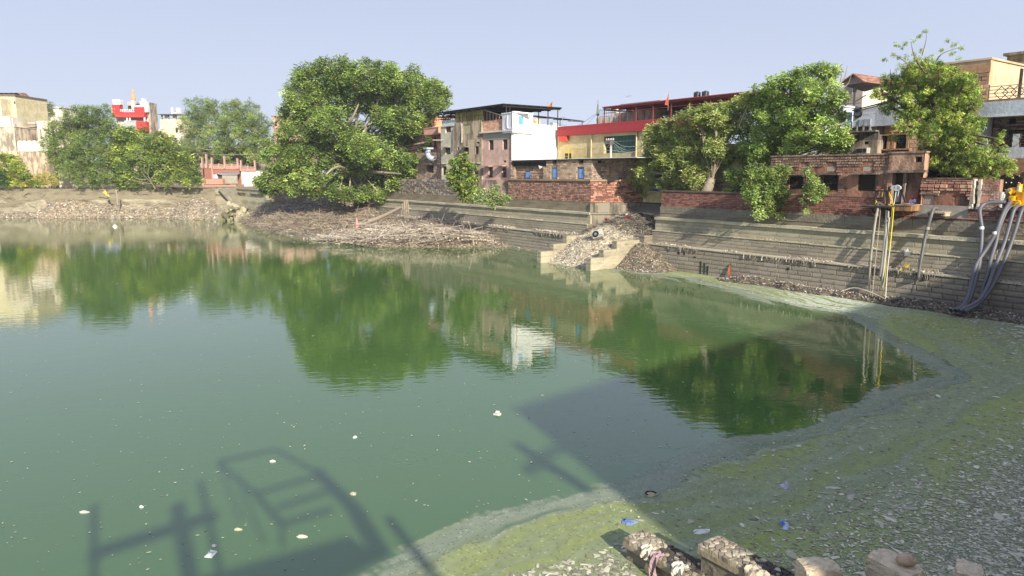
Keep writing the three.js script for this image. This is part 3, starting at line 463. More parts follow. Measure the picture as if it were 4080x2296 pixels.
{ // stained house
  const N = 48, sL = S0(C4, 230, 500, N)[0], sM = S0(C4, 405, 500, N)[0], sR = S0(C4, 730, 500, N)[0], hb = 7.1;
  const t = thing('stained_house', 'tall house with black-stained plaster and a yellow sheet-clad roof room', 'house', BK, [(sL + sR) / 2, hb, N]);
  const hA = S0(C4, 320, 366, N)[1], hB = S0(C4, 560, 318, N)[1];
  const WA = [[285, 368, 352, 448], [285, 632, 347, 710], [250, 855, 300, 960]].map(q => rc(BK, N, C4, ...q)), WB = [[512, 358, 602, 462], [525, 630, 577, 712], [652, 615, 695, 705], [440, 625, 460, 665], [670, 562, 705, 582], [640, 905, 690, 985]].map(q => rc(BK, N, C4, ...q));
  wallFace(mb(), sL, sM, hb, hA, N, N + 7, WA, 0.25).build('left_wall', M('#cfc7b2', { map: TX.plaster, bump: TX.bumpF, bs: 0.02 }), t);
  wallFace(mb(), sM, sR, hb, hB, N - 0.12, N + 7, WB, 0.3).build('stained_wall', M('#bba98f', { map: TX.stain, bump: TX.bumpF, bs: 0.03 }), t);
  win(t, WA[0], N, 'wood', { pane: M('#6a4034', { map: TX.grain }), frame: M('#c9c2b2') }); win(t, WA[1], N, 'louver', { frame: M('#6b5a4c'), n: 5 }); win(t, WA[2], N, 'wood');
  win(t, WB[0], N - 0.12, 'wood', { pane: M('#b9ad8c', { map: TX.grain }), frame: M('#9c8f70'), depth: 0.12 }); win(t, WB[1], N - 0.12, 'wood'); win(t, WB[2], N - 0.12, 'wood', { frame: M('#3a2c22') }); win(t, WB[3], N - 0.12, 'wood');
  mb().box(...WB[4], N + 0.1, N + 0.14).build('vent', dark, t); win(t, WB[5], N - 0.12, 'wood');
  for (const [x0, x1, y] of [[270, 350, 632], [515, 580, 628], [600, 655, 812], [665, 728, 822], [240, 300, 826]]) { const a = S0(C4, x0, y, N), b = S0(C4, x1, y, N); mb().box(a[0], b[0], a[1], a[1] + 0.09, N - 0.7, N - 0.13 * (x0 > 400)).build('sunshade', stained('#a49a86'), t); }
  const pr = rc(BK, N - 0.1, C4, 243, 306, 411, 364); mb().box(...pr, N - 0.12, N + 0.1).build('parapet', plaster('#dfe3e2'), t);
  { const a = S0(C4, 243, 306, N), b = S0(C4, 411, 306, N), up = S0(C4, 320, 262, N)[1], m = mb(); for (let k = 0; k <= 4; k++) m.bar([lerp(a[0], b[0], k / 4), pr[3], -N], [lerp(a[0], b[0], k / 4), up, -N], 0.07); m.bar([a[0], up, -N], [b[0], up, -N], 0.07); m.build('roof_frame', dark, t); mb().box(a[0] - 0.3, b[0], up + 0.04, up + 0.12, N - 0.4, N + 3).build('shed_roof', M('#4a4541', { bump: TX.corr, bs: 0.02 }), t); }
  mb().tube([[S0(C4, 505, 340, N)[0], S0(C4, 505, 340, N)[1], N - 0.25], [S0(C4, 506, 460, N)[0], S0(C4, 506, 460, N)[1], N - 0.25], [S0(C4, 505, 572, N)[0], S0(C4, 505, 572, N)[1], N - 0.25]], 0.06, 8, 6).build('drain_pipe', M('#cfcac0', { rough: 0.5 }), t);
  mb().tube([[S0(C4, 405, 380, N)[0], S0(C4, 405, 380, N)[1], N - 0.2], [S0(C4, 402, 600, N)[0], S0(C4, 402, 640, N)[1], N - 0.2]], 0.07, 4, 6).build('drain_pipe', M('#6a6158'), t);
  { const a = S0(C4, 228, 542, N), b = S0(C4, 268, 540, N); mb().tube([[a[0], a[1], N - 1.2], [b[0], b[1], N]], 0.06, 4, 6).build('spout', M('#aaa294'), t); }
  // yellow sheet-clad room
  const y0 = S0(C4, 415, 312, N)[0], y1 = S0(C4, 748, 312, N)[0], yb = hB + 0.01, yt = S0(C4, 745, 172, N)[1];
  for (let k = 0; k < 7; k++) { const a = lerp(y0, y1, k / 7), b = lerp(y0, y1, (k + 1) / 7); mb().box(a + 0.03, b - 0.03, yb, yt, N - 0.1, N - 0.04).build('sheet_panel', M('#a8985c', { map: TX.stain, rough: 0.75 }), t); mb().box(a - 0.03, a + 0.03, yb, yt + 0.03, N - 0.14, N - 0.03).build('batten', M('#6e6138'), t); }
  mb().bar([y0, (yb + yt) / 2, -(N - 0.16)], [y1, (yb + yt) / 2, -(N - 0.16)], 0.05).bar([y0, yt + 0.02, -(N - 0.16)], [y1, yt + 0.02, -(N - 0.16)], 0.09).build('rail', M('#6e6138'), t);
  mb().box(y0 - 0.3, y1, yt + 0.05, yt + 0.12, N - 0.5, N + 4.5).build('shed_roof', M('#75706a', { bump: TX.corr, bs: 0.03 }), t);
}
{ // pink house
  const N = 48.06, s0 = S0(C4, 732, 700, N)[0], s1 = S0(C4, 1115, 700, N)[0], hb = 7.1, ht = S0(C4, 900, 447, N)[1];
  const t = thing('pink_house', 'pink-washed plaster house with barred windows and an orange brick upper room', 'house', BK, [(s0 + s1) / 2, hb, N]);
  const Wn = [[808, 540, 865, 656], [975, 535, 1033, 653], [805, 868, 857, 988], [968, 873, 1022, 990], [980, 785, 1017, 807]].map(q => rc(BK, N, C4, ...q));
  mb().box(s0, s1 - 3, hb, ht - 0.01, N + 0.42, N + 7).build('body', plaster('#d9b6a6'), t); wallFace(mb(), s0, s1, hb, ht, N, N + 0.4, Wn, 0.22).build('wall', M('#d9b6a6', { map: TX.plaster, bump: TX.bumpF, bs: 0.015 }), t);
  for (let i = 0; i < 4; i++) win(t, Wn[i], N, i < 2 ? 'grille' : 'louver', { frame: M('#4b3a33'), n: 8 }); mb().box(...Wn[4], N + 0.18, N + 0.21).build('vent', dark, t);
  const lt = rc(BK, N, C4, 775, 462, 1075, 522); mb().box(...lt, N - 0.03, N + 0.02).build('lattice_band', M('#a9a39a'), t);
  for (let r = 0; r < 5; r++) for (let k = 0; k < 24; k++) { const w = (lt[1] - lt[0]) / 24, h = (lt[3] - lt[2]) / 5, x = lt[0] + (k + (r % 2) * 0.5) * w; if (x + w > lt[1]) continue; mb().box(x + 0.05, x + w - 0.05, lt[2] + r * h + 0.05, lt[2] + (r + 1) * h - 0.05, N - 0.05, N - 0.032).build('block', M('#8b8884'), t); }
  mb().box(S0(C4, 1078, 700, N)[0], s1 + 0.02, hb, ht - 0.05, N - 0.06, N - 0.01).build('brick_strip', stained('#c0805f'), t);
  for (const [x0, x1, y] of [[765, 867, 858], [930, 1036, 855]]) { const a = S0(C4, x0, y, N), b = S0(C4, x1, y, N); mb().box(a[0], b[0], a[1], a[1] + 0.09, N - 0.75, N).build('sunshade', stained('#b9a08e'), t); }
  mb().box(s0 - 0.05, s1 - 3, ht, ht + 0.16, N - 0.4, N + 7).box(s1 - 3, s1, ht, ht + 0.16, N - 0.4, N + 0.3).build('roof_slab', plaster('#d9d4ca'), t);
  // orange brick room
  const b0 = S0(C4, 736, 400, N)[0], b1 = S0(C4, 966, 400, N)[0], bt = S0(C4, 850, 298, N)[1], bb = ht + 0.17;
  mb().box(b0, b1, bb, bt, N + 0.02, N + 5).build('brick_room', M('#c08a68'), t);
  masonry(t, { N: N + 0.02, s0: b0, s1: b1, h0: bb, h1: bt, ch: 0.13, len: 0.36, gap: 0.02, depth: 0.03, rough: 0.01, cols: ['#cf9a77', '#c48c69', '#d6a98a', '#b98768'], seed: 57, max: 60 });
  const ft = S0(C4, 752, 172, N)[1], f1 = S0(C4, 966, 250, N)[1], n = 6; mb().prism([[b0 + 0.1, bt], [b1, bt], [b1, f1], [b0 + 0.1, ft]], N + 0.2, N + 0.24).build('mesh_screen', M('#54423a', { map: TX.grain }), t);
  for (let k = 0; k <= n; k++) { const x = lerp(b0 + 0.1, b1, k / n), y = lerp(ft, f1, k / n); mb().box(x - 0.04, x + 0.04, bt, y, N + 0.06, N + 0.18).build('post', M('#a08878'), t); } mb().bar([b0, ft + 0.03, -(N + 0.12)], [b1, f1 + 0.03, -(N + 0.12)], 0.1).build('rail', M('#c9b9a8'), t);
}
const WH = new Frame(0.54, -0.84);
{ // white building
  const p = BK.W(S0(C4, 1117, 700, 48)[0], 0, 48), [, Nw] = WH.loc(p.x, p.z), a = S0(C4, 1117, 740, Nw, WH), b = S0(C4, 1714, 560, Nw, WH), top = WH.at(...C4(1500, 368), Nw)[1];
  const t = thing('white_building', 'bright white plastered building with a bare end wall', 'building', WH, [a[0], 7, Nw]);
  mb().box(a[0], b[0], 7, top, Nw, Nw + 0.4).build('wall', M('#f2f1ee', { rough: 0.9, bump: TX.bumpC, bs: 0.01 }), t);
  mb().box(a[0] - 0.02, b[0] + 0.05, top, top + 0.12, Nw - 0.05, Nw + 0.45).build('coping', plaster('#f4f3f0'), t);
  mb().box(b[0] + 0.02, b[0] + 0.4, 7.4, top - 0.1, Nw + 0.05, Nw + 1).build('edge_strip', plaster('#d8885a'), t);
}
{ // lilac roof room
  const N = 47.75, l0 = S0(C4, 970, 300, N)[0], l1 = S0(C4, 1119, 300, N)[0], hb = S0(C4, 1200, 440, N)[1], ht = S0(C4, 1060, 218, N)[1];
  const t = thing('roof_room', 'white roof room with a lilac-shaded side and a blue window in its sunny end', 'building', BK, [(l0 + l1) / 2, hb, N]);
  const wp = plaster('#e6e4ee'); mb().box(l0, l1, hb, ht, N, N + 0.3).build('wall', wp, t); mb().box(l0 - 0.1, l1 + 0.05, ht, ht + 0.12, N - 0.08, N + 2.6).build('roof_slab', plaster('#f0eff2'), t);
  const p = BK.W(l1, 0, N), [a0, Nw] = WH.loc(p.x, p.z), e1 = WH.at(...C4(1340, 300), Nw)[0], r = rect(WH, Nw, C4(1168, 250), C4(1226, 358)), te = thing('roof_room_end', 'sunlit white end wall of the roof room holding the blue window', 'wall', WH, [a0, hb, Nw]);
  wallFace(mb(), a0 + 0.01, e1, hb, ht + 0.1, Nw, Nw + 0.3, [r], 0.14).build('wall', M('#f2f1ee', { rough: 0.9 }), te); win(te, r, Nw, 'shutter', { pane: M('#79b9ea', { map: TX.grain, rough: 0.6 }), frame: M('#5f9ed6'), depth: 0.12 }); mb().box(a0, e1 + 0.08, ht + 0.1, ht + 0.2, Nw - 0.06, Nw + 0.36).build('coping', plaster('#f4f3f0'), te);
  const q = (x, y) => [...S0(C4, x, y, N), N - 0.08]; mb().tube([q(1045, 235), q(1038, 260), q(1038, 380), q(1046, 397), q(1108, 399)], 0.05, 40, 6).build('drain_pipe', M('#d4d2da', { rough: 0.5 }), t);
  // tanks on this roof
  const tank = (x0, x1, y0, y1, n, c, label) => { const a = S0(C4, x0, y1, n), b = S0(C4, x1, y0, n), rd = (b[0] - a[0]) / 2 * 0.75, h0 = ht + 0.12, h = b[1] - h0, o = thing('water_tank', label, 'water tank', BK, [(a[0] + b[0]) / 2, h0, n]); const pf = [[0, 0], [rd * 0.96, 0]]; for (let k = 0; k < 9; k++) { const y = h * 0.84 * k / 9; pf.push([rd, y + 0.02], [rd, y + h * 0.07], [rd * 0.955, y + h * 0.078]); } pf.push([rd * 0.9, h * 0.87], [rd * 0.45, h * 0.96], [0.22, h * 0.97]); mb().lathe(o.org[0], h0, n, pf, 28).build('tank_body', M(c, { rough: 0.45 }), o); mb().cyl(o.org[0], h0 + h * 0.96, h0 + h * 1.03, n, 0.26).build('lid', M(c, { rough: 0.5 }), o); return o; };
  tank(1100, 1192, 130, 212, 53, '#eceae6', 'white plastic water tank on the white roof room'); tank(1196, 1282, 142, 214, 55, '#23262b', 'black plastic water tank beside the white tank on the roof room');
}
{ // beige tank and box on the white roof
  const N = 59, a = S0(C4, 1346, 356, N), b = S0(C4, 1423, 272, N), rd = (b[0] - a[0]) * 0.38, o = thing('water_tank', 'beige water tank on the white building, right of the blue window', 'water tank', BK, [(a[0] + b[0]) / 2, a[1] - 0.6, N]), h = b[1] - a[1] + 0.6, h0 = a[1] - 0.6;
  const pf = [[0, 0], [rd, 0.02]]; for (let k = 0; k < 8; k++) pf.push([rd, h * 0.85 * k / 8 + 0.05], [rd * 0.96, h * 0.85 * (k + 0.8) / 8]); pf.push([rd * 0.5, h * 0.95], [0, h]);
  mb().lathe(o.org[0], h0, N, pf, 26).build('tank_body', M('#d9b992', { rough: 0.5 }), o); mb().cyl(o.org[0], h0 + h * 0.95, h0 + h * 1.02, N, 0.2).build('lid', M('#c4a37c'), o);
  const c = S0(C4, 1545, 372, 60), d = S0(C4, 1582, 330, 60), bx = thing('roof_box', 'small white box on the white building roof', 'box', BK, [c[0], c[1], 60]); mb().box(c[0], d[0], c[1] - 0.6, d[1], 60, 60.7).build('body', plaster('#e9e7e2'), bx); mb().box(c[0] - 0.04, d[0] + 0.04, d[1], d[1] + 0.05, 59.96, 60.74).build('lid', plaster('#dcd9d2'), bx);
}
{ // big dark tin canopy
  const N = 47.2, a = S0(C4, 168, 190, N), b = S0(C4, 982, 98, N), h = b[1] - 0.05, t = thing('tin_canopy', 'wide black corrugated tin canopy over the stained and pink houses', 'canopy', BK, [(a[0] + b[0]) / 2, h, N]);
  mb().box(a[0], b[0], h, h + 0.06, N, N + 8.5).build('roof_sheet', M('#2f2d2c', { bump: TX.corr, bs: 0.03, rough: 0.8 }), t);
  for (let k = 0; k < 9; k++) mb().box(a[0], b[0], h - 0.14, h - 0.004, N + 0.05 + k * 1.04, N + 0.13 + k * 1.04).build('purlin', M('#1f1d1c'), t);
  for (let k = 0; k <= 8; k++) { const s = lerp(a[0] + 0.2, b[0] - 0.2, k / 8); mb().box(s - 0.04, s + 0.04, h - 0.26, h - 0.145, N + 0.06, N + 8.4).build('rafter', M('#262322'), t); for (const n of [1.0, 8]) mb().box(s - 0.04, s + 0.04, 13, h - 0.265, N + n, N + n + 0.08).build('post', M('#3a3634', { metal: 0.4 }), t); }
  const N2 = 61, c = S0(C4, 1340, 232, N2), d = S0(C4, 1556, 274, N2 + 2.5), t2 = thing('tin_canopy', 'smaller dark tin canopy right of the roof water tanks', 'canopy', BK, [c[0], c[1], N2]);
  const e = BK.atS(...C4(1556, 276), c[0] + 1.5); const hh = c[1] - 0.2; mb().quad([c[0] - 3, hh + 0.3, N2], [c[0] + 0.6, hh, N2], [c[0] + 0.6, hh - 0.35, N2 + 9], [c[0] - 3, hh - 0.05, N2 + 9]).quad([c[0] - 3, hh + 0.35, N2], [c[0] - 3, hh, N2 + 9], [c[0] + 0.6, hh - 0.3, N2 + 9], [c[0] + 0.6, hh + 0.05, N2]).build('roof_sheet', M('#353230', { bump: TX.corr, bs: 0.03 }), t2);
  for (const n of [0.4, 4.5, 8.6]) mb().box(c[0] + 0.3, c[0] + 0.38, hh - 3.2, hh - 0.05 - n * 0.04, N2 + n, N2 + n + 0.08).build('post', M('#3a3634'), t2);
  for (const n of [0.1, 3, 6, 8.8]) mb().bar([c[0] - 3, hh + 0.2 - n * 0.038, -(N2 + n)], [c[0] + 0.6, hh - 0.1 - n * 0.038, -(N2 + n)], 0.1).build('purlin', M('#1f1d1c'), t2);
}
{ // saffron flag and thin masts
  const N = 60, a = S0(C4, 1512, 200, N), p = thing('flag', 'orange triangular flag fluttering above the white building', 'flag', BK, [a[0], a[1] - 2.6, N]);
  mb().cyl(a[0], a[1] - 2.6, a[1] + 1.3, N, 0.025, 0.02, 8).build('pole', metal('#9a948c'), p);
  const f = mb(), q = [[0, 0.1], [0.12, 0.75], [0.45, 1.0], [0.85, 1.25]], r = [[0, 0.0], [0.3, 0.2], [0.55, 0.2], [0.8, 0.5]]; for (let k = 0; k < 3; k++) f.quad([a[0] + r[k][0] * 1.2, a[1] + r[k][1], N - 0.05 * Math.sin(k * 2)], [a[0] + r[k + 1][0] * 1.2, a[1] + r[k + 1][1], N - 0.05 * Math.sin(k * 2 + 2)], [a[0] + q[k + 1][0] * 1.2, a[1] + q[k + 1][1], N - 0.12 * Math.sin(k * 2 + 2)], [a[0] + q[k][0] * 1.2, a[1] + q[k][1], N - 0.12 * Math.sin(k * 2)]); f.build('cloth', M('#f0913a', { ds: true }), p);
  const mast = (C, x, y0, y1, N, label, arm) => { const a = S0(C, x, y1, N), b = S0(C, x, y0, N), o = thing('antenna_mast', label, 'mast', BK, [a[0], a[1], N]); mb().cyl(a[0], a[1] - 0.5, b[1], N, 0.04, 0.03, 8).build('mast', metal('#b9b4ac'), o); if (arm) mb().bar([a[0] - arm, b[1], -N], [a[0] + arm, b[1], -N], 0.05).build('arm', metal('#b9b4ac'), o); return o; };
  mast(C4, 1697, 270, 372, 60, 'thin T-shaped mast at the right corner of the white building', 0.5); mast(C4, 1020, 82, 215, 48.5, 'thin white pipe mast beside the white roof tank'); mast(C5, 220, 388, 440, 60, 'short dark mast above the left end of the red parapet'); mast(C5, 848, 120, 260, 68, 'antenna mast above the rooftop railing', 0.5); mast(C5, 1752, 20, 120, 64, 'thin white pipe beside the two black tanks');
}
{ // peach building, pink balcony house, small brick hut to their front
  let N = 56, a = S0(C3, 1110, 480, N), b = S0(C3, 1270, 700, N), t = thing('peach_building', 'peach-coloured building behind the right edge of the big tree', 'building', BK, [a[0], 7, N]);
  const hh = S0(C3, 1200, 482, N)[1]; mb().box(a[0] - 8, b[0], 6, hh, N, N + 8).build('wall', plaster('#e2a27c'), t); mb().box(a[0] - 8, b[0] + 0.1, hh, hh + 0.15, N - 0.1, N + 8).build('coping', plaster('#d99872'), t); for (let k = 0; k < 5; k++) mb().box(b[0] - 2.2 - k * 3, b[0] - 1.2 - k * 3, hh - 3, hh - 1.6, N - 0.03, N + 0.02).build('window', glass, t);
  const d = S0(C4, 108, 328, 54.5), ds = thing('satellite_dish', 'black satellite dish on the peach building roof', 'satellite dish', BK, [d[0], d[1] - 0.8, 54.5]); const g = new THREE.SphereGeometry(0.62, 20, 8, 0, 6.283, 0, 0.95); g.rotateX(1.3); g.rotateY(0.5); g.translate(d[0], d[1] - 0.3, -54.3); mb().geo(g).build('dish', M('#2b2d30', { ds: true, rough: 0.5 }), ds); mb().cyl(d[0], d[1] - 2.0, d[1], 54.6, 0.05).build('stand', metal('#4a4a4a'), ds);
  N = 50.5; a = S0(C4, 118, 470, N); b = S0(C4, 240, 640, N); t = thing('balcony_house', 'pink house with a small lattice balcony left of the stained house', 'house', BK, [(a[0] + b[0]) / 2, 7, N]);
  const bal0 = S0(C4, 120, 470, N)[1], bal1 = S0(C4, 120, 405, N)[1], top = S0(C4, 210, 288, N)[1];
  const dr = rc(BK, N, C4, 140, 500, 178, 640); wallFace(mb(), a[0], b[0] + 1, 6.8, bal0, N, N + 5, [dr], 0.3).build('wall', stained('#c98e78'), t); win(t, dr, N, 'wood');
  mb().box(S0(C4, 186, 400, N)[0], b[0] + 1, bal0, top, N + 1, N + 5).build('upper_wall', plaster('#e3dfe2'), t); mb().box(a[0] - 0.4, b[0] + 1, bal0 - 0.15, bal0, N - 1, N + 5).build('balcony_slab', plaster('#c79a88'), t);
  for (let k = 0; k < 14; k++) { const s = lerp(a[0] - 0.4, b[0] + 0.9, k / 14); mb().box(s, s + 0.16, bal0, bal1, N - 1, N - 0.9).build('baluster', plaster('#cf9c8c'), t); } mb().box(a[0] - 0.4, b[0] + 1, bal1, bal1 + 0.1, N - 1.05, N - 0.85).build('rail', plaster('#d9b0a2'), t);
  mb().box(S0(C4, 160, 285, N)[0], b[0] + 1, top, top + 0.06, N + 0.4, N + 5.2).build('tin_roof', M('#4f4a46'), t);
  N = 48.6; a = S0(C4, 60, 900, N); b = S0(C4, 232, 680, N); t = thing('brick_hut', 'brown brick hut with a doorway below the pink balcony', 'house', BK, [(a[0] + b[0]) / 2, 6.9, N]);
  const top2 = b[1], d2 = rc(BK, N, C4, 66, 838, 146, 935); wallFace(mb(), a[0] - 3, b[0], 6.6, top2, N, N + 2, [d2], 0.4).build('wall_core', mudded('#7b6553'), t); win(t, d2, N, 'wood', { frame: M('#9a8a76') });
  mb().box(d2[0] - 0.4, d2[1] + 0.2, d2[3] + 0.05, d2[3] + 0.16, N - 0.7, N).build('sunshade', stained('#8d8272'), t); masonry(t, { N, s0: a[0] - 3, s1: b[0], h0: 6.7, h1: top2, ch: 0.15, len: 0.36, gap: 0.03, depth: 0.04, rough: 0.03, holes: [d2], cols: ['#957a66', '#86695a', '#a38b78'], seed: 58, max: 160 });
  const u0 = S0(C4, 88, 640, 48), u1 = S0(C4, 88, 775, 48), du = thing('air_duct', 'pale grey metal duct hanging beside the brick hut', 'duct', BK, [u0[0], u1[1], 48]); mb().tube([[u0[0], u0[1], 47.9], [u0[0], lerp(u0[1], u1[1], 0.6), 47.9], [u0[0] + 0.3, u1[1] + 0.3, 47.9], [u0[0] + 1.0, u1[1], 48.2]], 0.42, 24, 4).build('duct_body', M('#b9c0c8', { rough: 0.4, metal: 0.3 }), du); mb().box(u0[0] - 0.5, u0[0] + 0.5, u0[1] - 0.1, u0[1] + 0.12, 47.4, 48.4).build('flange', M('#a9b0b8', { rough: 0.4 }), du);
}
{ // yellow building with a red parapet
  const N = 57, s0 = S0(C5, 60, 600, N)[0], s1 = S0(C5, 1500, 600, N)[0], hb = 5.2, hr0 = S0(C5, 800, 522, N)[1], hr1 = S0(C5, 800, 408, N)[1];
  const t = thing('yellow_building', 'pale yellow building with a wide red parapet band and green-curtained openings', 'building', BK, [(s0 + s1) / 2, hb, N]);
  const w1 = rc(BK, N, C5, 576, 570, 934, 747), w2 = rc(BK, N, C5, 1000, 560, 1330, 745); w2[2] = w1[2]; w2[3] = w1[3];
  wallFace(mb(), s0, s1, hb, hr0, N, N + 6, [w1, w2], 0.5).build('wall', M('#d2c294', { map: TX.plaster, bump: TX.bumpF, bs: 0.02 }), t);
  mb().box(s0 + 0.5, s1, hr0, hr1, N - 0.5, N + 6).build('red_parapet', M('#ab2f36', { map: TX.grain, rough: 0.7 }), t); mb().box(S0(C5, 140, 560, N)[0] - 0.6, S0(C5, 190, 560, N)[0], hr0 - 0.65, hr0 - 0.02, N - 0.45, N - 0.02).build('red_bracket', M('#d2492f', { rough: 0.7 }), t);
  for (const w of [w1, w2]) { const o = mb().box(...w, N + 0.4, N + 0.44).build('window', M('#17211f'), t); const c = mb(); for (let k = 0; k < 16; k++) { const a = lerp(w[0] + (w === w1 ? 0.9 : 0), w[1], k / 16), b = lerp(w[0] + (w === w1 ? 0.9 : 0), w[1], (k + 1) / 16), z = N + 0.28, d = 0.05; c.quad([a, w[2] + 0.15 * (k % 3 === 0), z + d * (k % 2)], [b, w[2] + 0.1 * (k % 2), z + d * ((k + 1) % 2)], [b, w[3], z + d * ((k + 1) % 2)], [a, w[3], z + d * (k % 2)]); } c.build('curtain', M('#2d5a52', { ds: true, rough: 0.9 }), o); }
  for (const x of [447, 950]) { const p = S0(C5, x, 545, N)[0]; mb().cyl(p, hb, hr0, N - 0.15, 0.08, 0.08, 10).build('drain_pipe', M('#c8b98c', { rough: 0.6 }), t); }
  for (let k = 0; k < 6; k++) mb().box(s0, s1, hr0 - 0.35 - k * 0.62, hr0 - 0.33 - k * 0.62, N - 0.012, N + 0.01).build('course_line', M('#b3a479'), t);
  const jl = rc(BK, N, C5, 195, 700, 420, 790); for (let k = 0; k < 16; k++) mb().box(lerp(jl[0], jl[1], k / 16), lerp(jl[0], jl[1], k / 16) + 0.05, jl[2], jl[3], N - 0.03, N).build('grille_bar', M('#b8a878'), t);
  // rooftop room behind
  const N2 = 62, a = S0(C5, 490, 400, N2), b = S0(C5, 1195, 400, N2), h1 = S0(C5, 900, 292, N2)[1], r = thing('rooftop_wall', 'weathered cream rooftop wall with railings above the red parapet', 'building', BK, [a[0], hr1, N2]);
  mb().box(a[0], S0(C5, 700, 400, N2)[0], hr1 - 1, h1 - 0.4, N2, N2 + 6).box(S0(C5, 700, 400, N2)[0], b[0], hr1 - 1, h1, N2 - 0.1, N2 + 6).build('wall', stained('#d3c9b2'), r); mb().box(b[0], b[0] + 3.4, hr1 - 1, h1 - 0.7, N2 + 0.5, N2 + 6).build('side_wall', plaster('#e2dccb'), r);
  for (const [x0, x1, hh] of [[a[0] + 0.2, S0(C5, 645, 300, N2)[0], h1 - 0.4], [S0(C5, 735, 300, N2)[0], S0(C5, 1175, 280, N2)[0], h1]]) { const m = mb(), n = Math.round((x1 - x0) / 0.35); for (let k = 0; k <= n; k++) m.bar([lerp(x0, x1, k / n), hh, -N2 - 0.3], [lerp(x0, x1, k / n), hh + 1.0, -N2 - 0.3], 0.035); for (const y of [0.15, 1.0]) m.bar([x0, hh + y, -N2 - 0.3], [x1, hh + y, -N2 - 0.3], 0.05); m.build('railing', M('#5b5854', { metal: 0.4 }), r); }
  for (const [x0, x1, y0, y1] of [[655, 700, 250, 300], [845, 890, 262, 292], [690, 715, 252, 300]]) { const q = rc(BK, N2 + 1.2, C5, x0, y0, x1, y1); mb().box(q[0], q[1], h1 - 0.5, q[3], N2 + 1.2, N2 + 2).build('roof_unit', plaster('#d6d4d0'), r); }
  // red steel canopy
  const N3 = 58, c = S0(C5, 568, 218, N3), d = S0(C5, 1600, 128, N3), hc = d[1] - 0.1, cn = thing('steel_canopy', 'long rust-red steel roof canopy above the red parapet', 'canopy', BK, [c[0], hr1, N3]);
  const e = d[0] + 7; mb().box(c[0], e, hc, hc + 0.08, N3 - 0.2, N3 + 9).build('roof_sheet', M('#8a3a30', { bump: TX.corr, bs: 0.03, rough: 0.7 }), cn);
  for (let k = 0; k < 8; k++) { const n = N3 + k * 1.22; mb().box(c[0], e, hc - 0.16, hc - 0.01, n, n + 0.09).build('beam', M('#7a2f28', { rough: 0.6 }), cn); }
  for (let k = 0; k < 9; k++) { const s = lerp(c[0] + 0.1, e - 0.2, k / 8); mb().box(s, s + 0.09, hc - 0.32, hc - 0.165, N3, N3 + 8.8).build('rafter', M('#6d2b25'), cn); for (const n of [0.02, 8.4]) mb().box(s, s + 0.1, hr1 - 0.5, hc - 0.325, N3 + n, N3 + n + 0.1).build('post', M('#7a3a34', { rough: 0.6 }), cn); }
  mb().box(c[0], e, hc - 0.66, hc - 0.6, N3 + 0.02, N3 + 0.08).build('rail', M('#6d3a35'), cn);
  for (const [x0, x1, y0, y1, l] of [[1573, 1653, 64, 125, 'black water tank, left of the pair above the red canopy'], [1663, 1744, 56, 124, 'black water tank, right of the pair above the red canopy']]) { const n = 60, p = S0(C5, x0, y1, n), q = S0(C5, x1, y0, n), rd = (q[0] - p[0]) * 0.4, o = thing('water_tank', l, 'water tank', BK, [(p[0] + q[0]) / 2, hc + 0.1, n], null), h = q[1] - hc - 0.1, pf = [[0, 0], [rd, 0.01]]; for (let k = 0; k < 7; k++) pf.push([rd, h * 0.86 * (k + 0.1) / 7], [rd, h * 0.86 * (k + 0.7) / 7], [rd * 0.95, h * 0.86 * (k + 0.85) / 7]); pf.push([rd * 0.88, h * 0.9], [rd * 0.3, h * 0.95]); mb().lathe(o.org[0], hc + 0.1, n, pf, 28).build('tank_body', M('#25292f', { rough: 0.4 }), o); mb().cyl(o.org[0], hc + 0.1 + h * 0.93, hc + 0.1 + h, n, rd * 0.35).build('lid', M('#2d3137', { rough: 0.5 }), o); }
  const wr = rc(BK, N3 + 5, C5, 1590, 180, 1690, 260), rm = thing('stair_room', 'white rooftop room under the right end of the red canopy', 'building', BK, [wr[0], hr1, N3 + 5]); mb().box(wr[0], wr[1], hr1 - 1, wr[3], N3 + 5, N3 + 8).build('wall', plaster('#eceae6'), rm); mb().box(wr[0] + 0.6, wr[0] + 1.5, hr1 - 1, hr1 + 1, N3 + 4.96, N3 + 5.04).build('door', WOODD, rm);
  const f = S0(C5, 1290, 235, N3 - 0.3), fl = thing('flag', 'small orange-red pennant hanging from the red canopy', 'flag', BK, [f[0], f[1], N3 - 0.3]); mb().cyl(f[0], f[1] - 0.4, f[1] + 1.4, N3 - 0.3, 0.03, 0.02, 6).build('pole', metal('#8c8780'), fl); mb().quad([f[0] - 0.4, f[1] + 0.2, N3 - 0.4], [f[0], f[1] + 0.1, N3 - 0.3], [f[0], f[1] + 1.3, N3 - 0.3], [f[0] - 0.2, f[1] + 0.7, N3 - 0.42]).build('cloth', M('#e0603a', { ds: true }), fl);
  const sp = S0(C5, 505, 415, 58.5), o = thing('wrapped_mast', 'dark spiky mast wrapped in cables at the left end of the rooftop wall', 'mast', BK, [sp[0], sp[1] - 0.4, 58.5]), sh = S0(C5, 505, 162, 58.5)[1]; mb().cyl(sp[0], sp[1] - 0.5, sh, 58.5, 0.06, 0.03, 8).build('mast', metal('#6e6a64'), o); mb().cyl(sp[0], sh - 1.8, sh - 0.5, 58.5, 0.17, 0.08, 7).build('cable_bundle', M('#6f7268'), o);
}
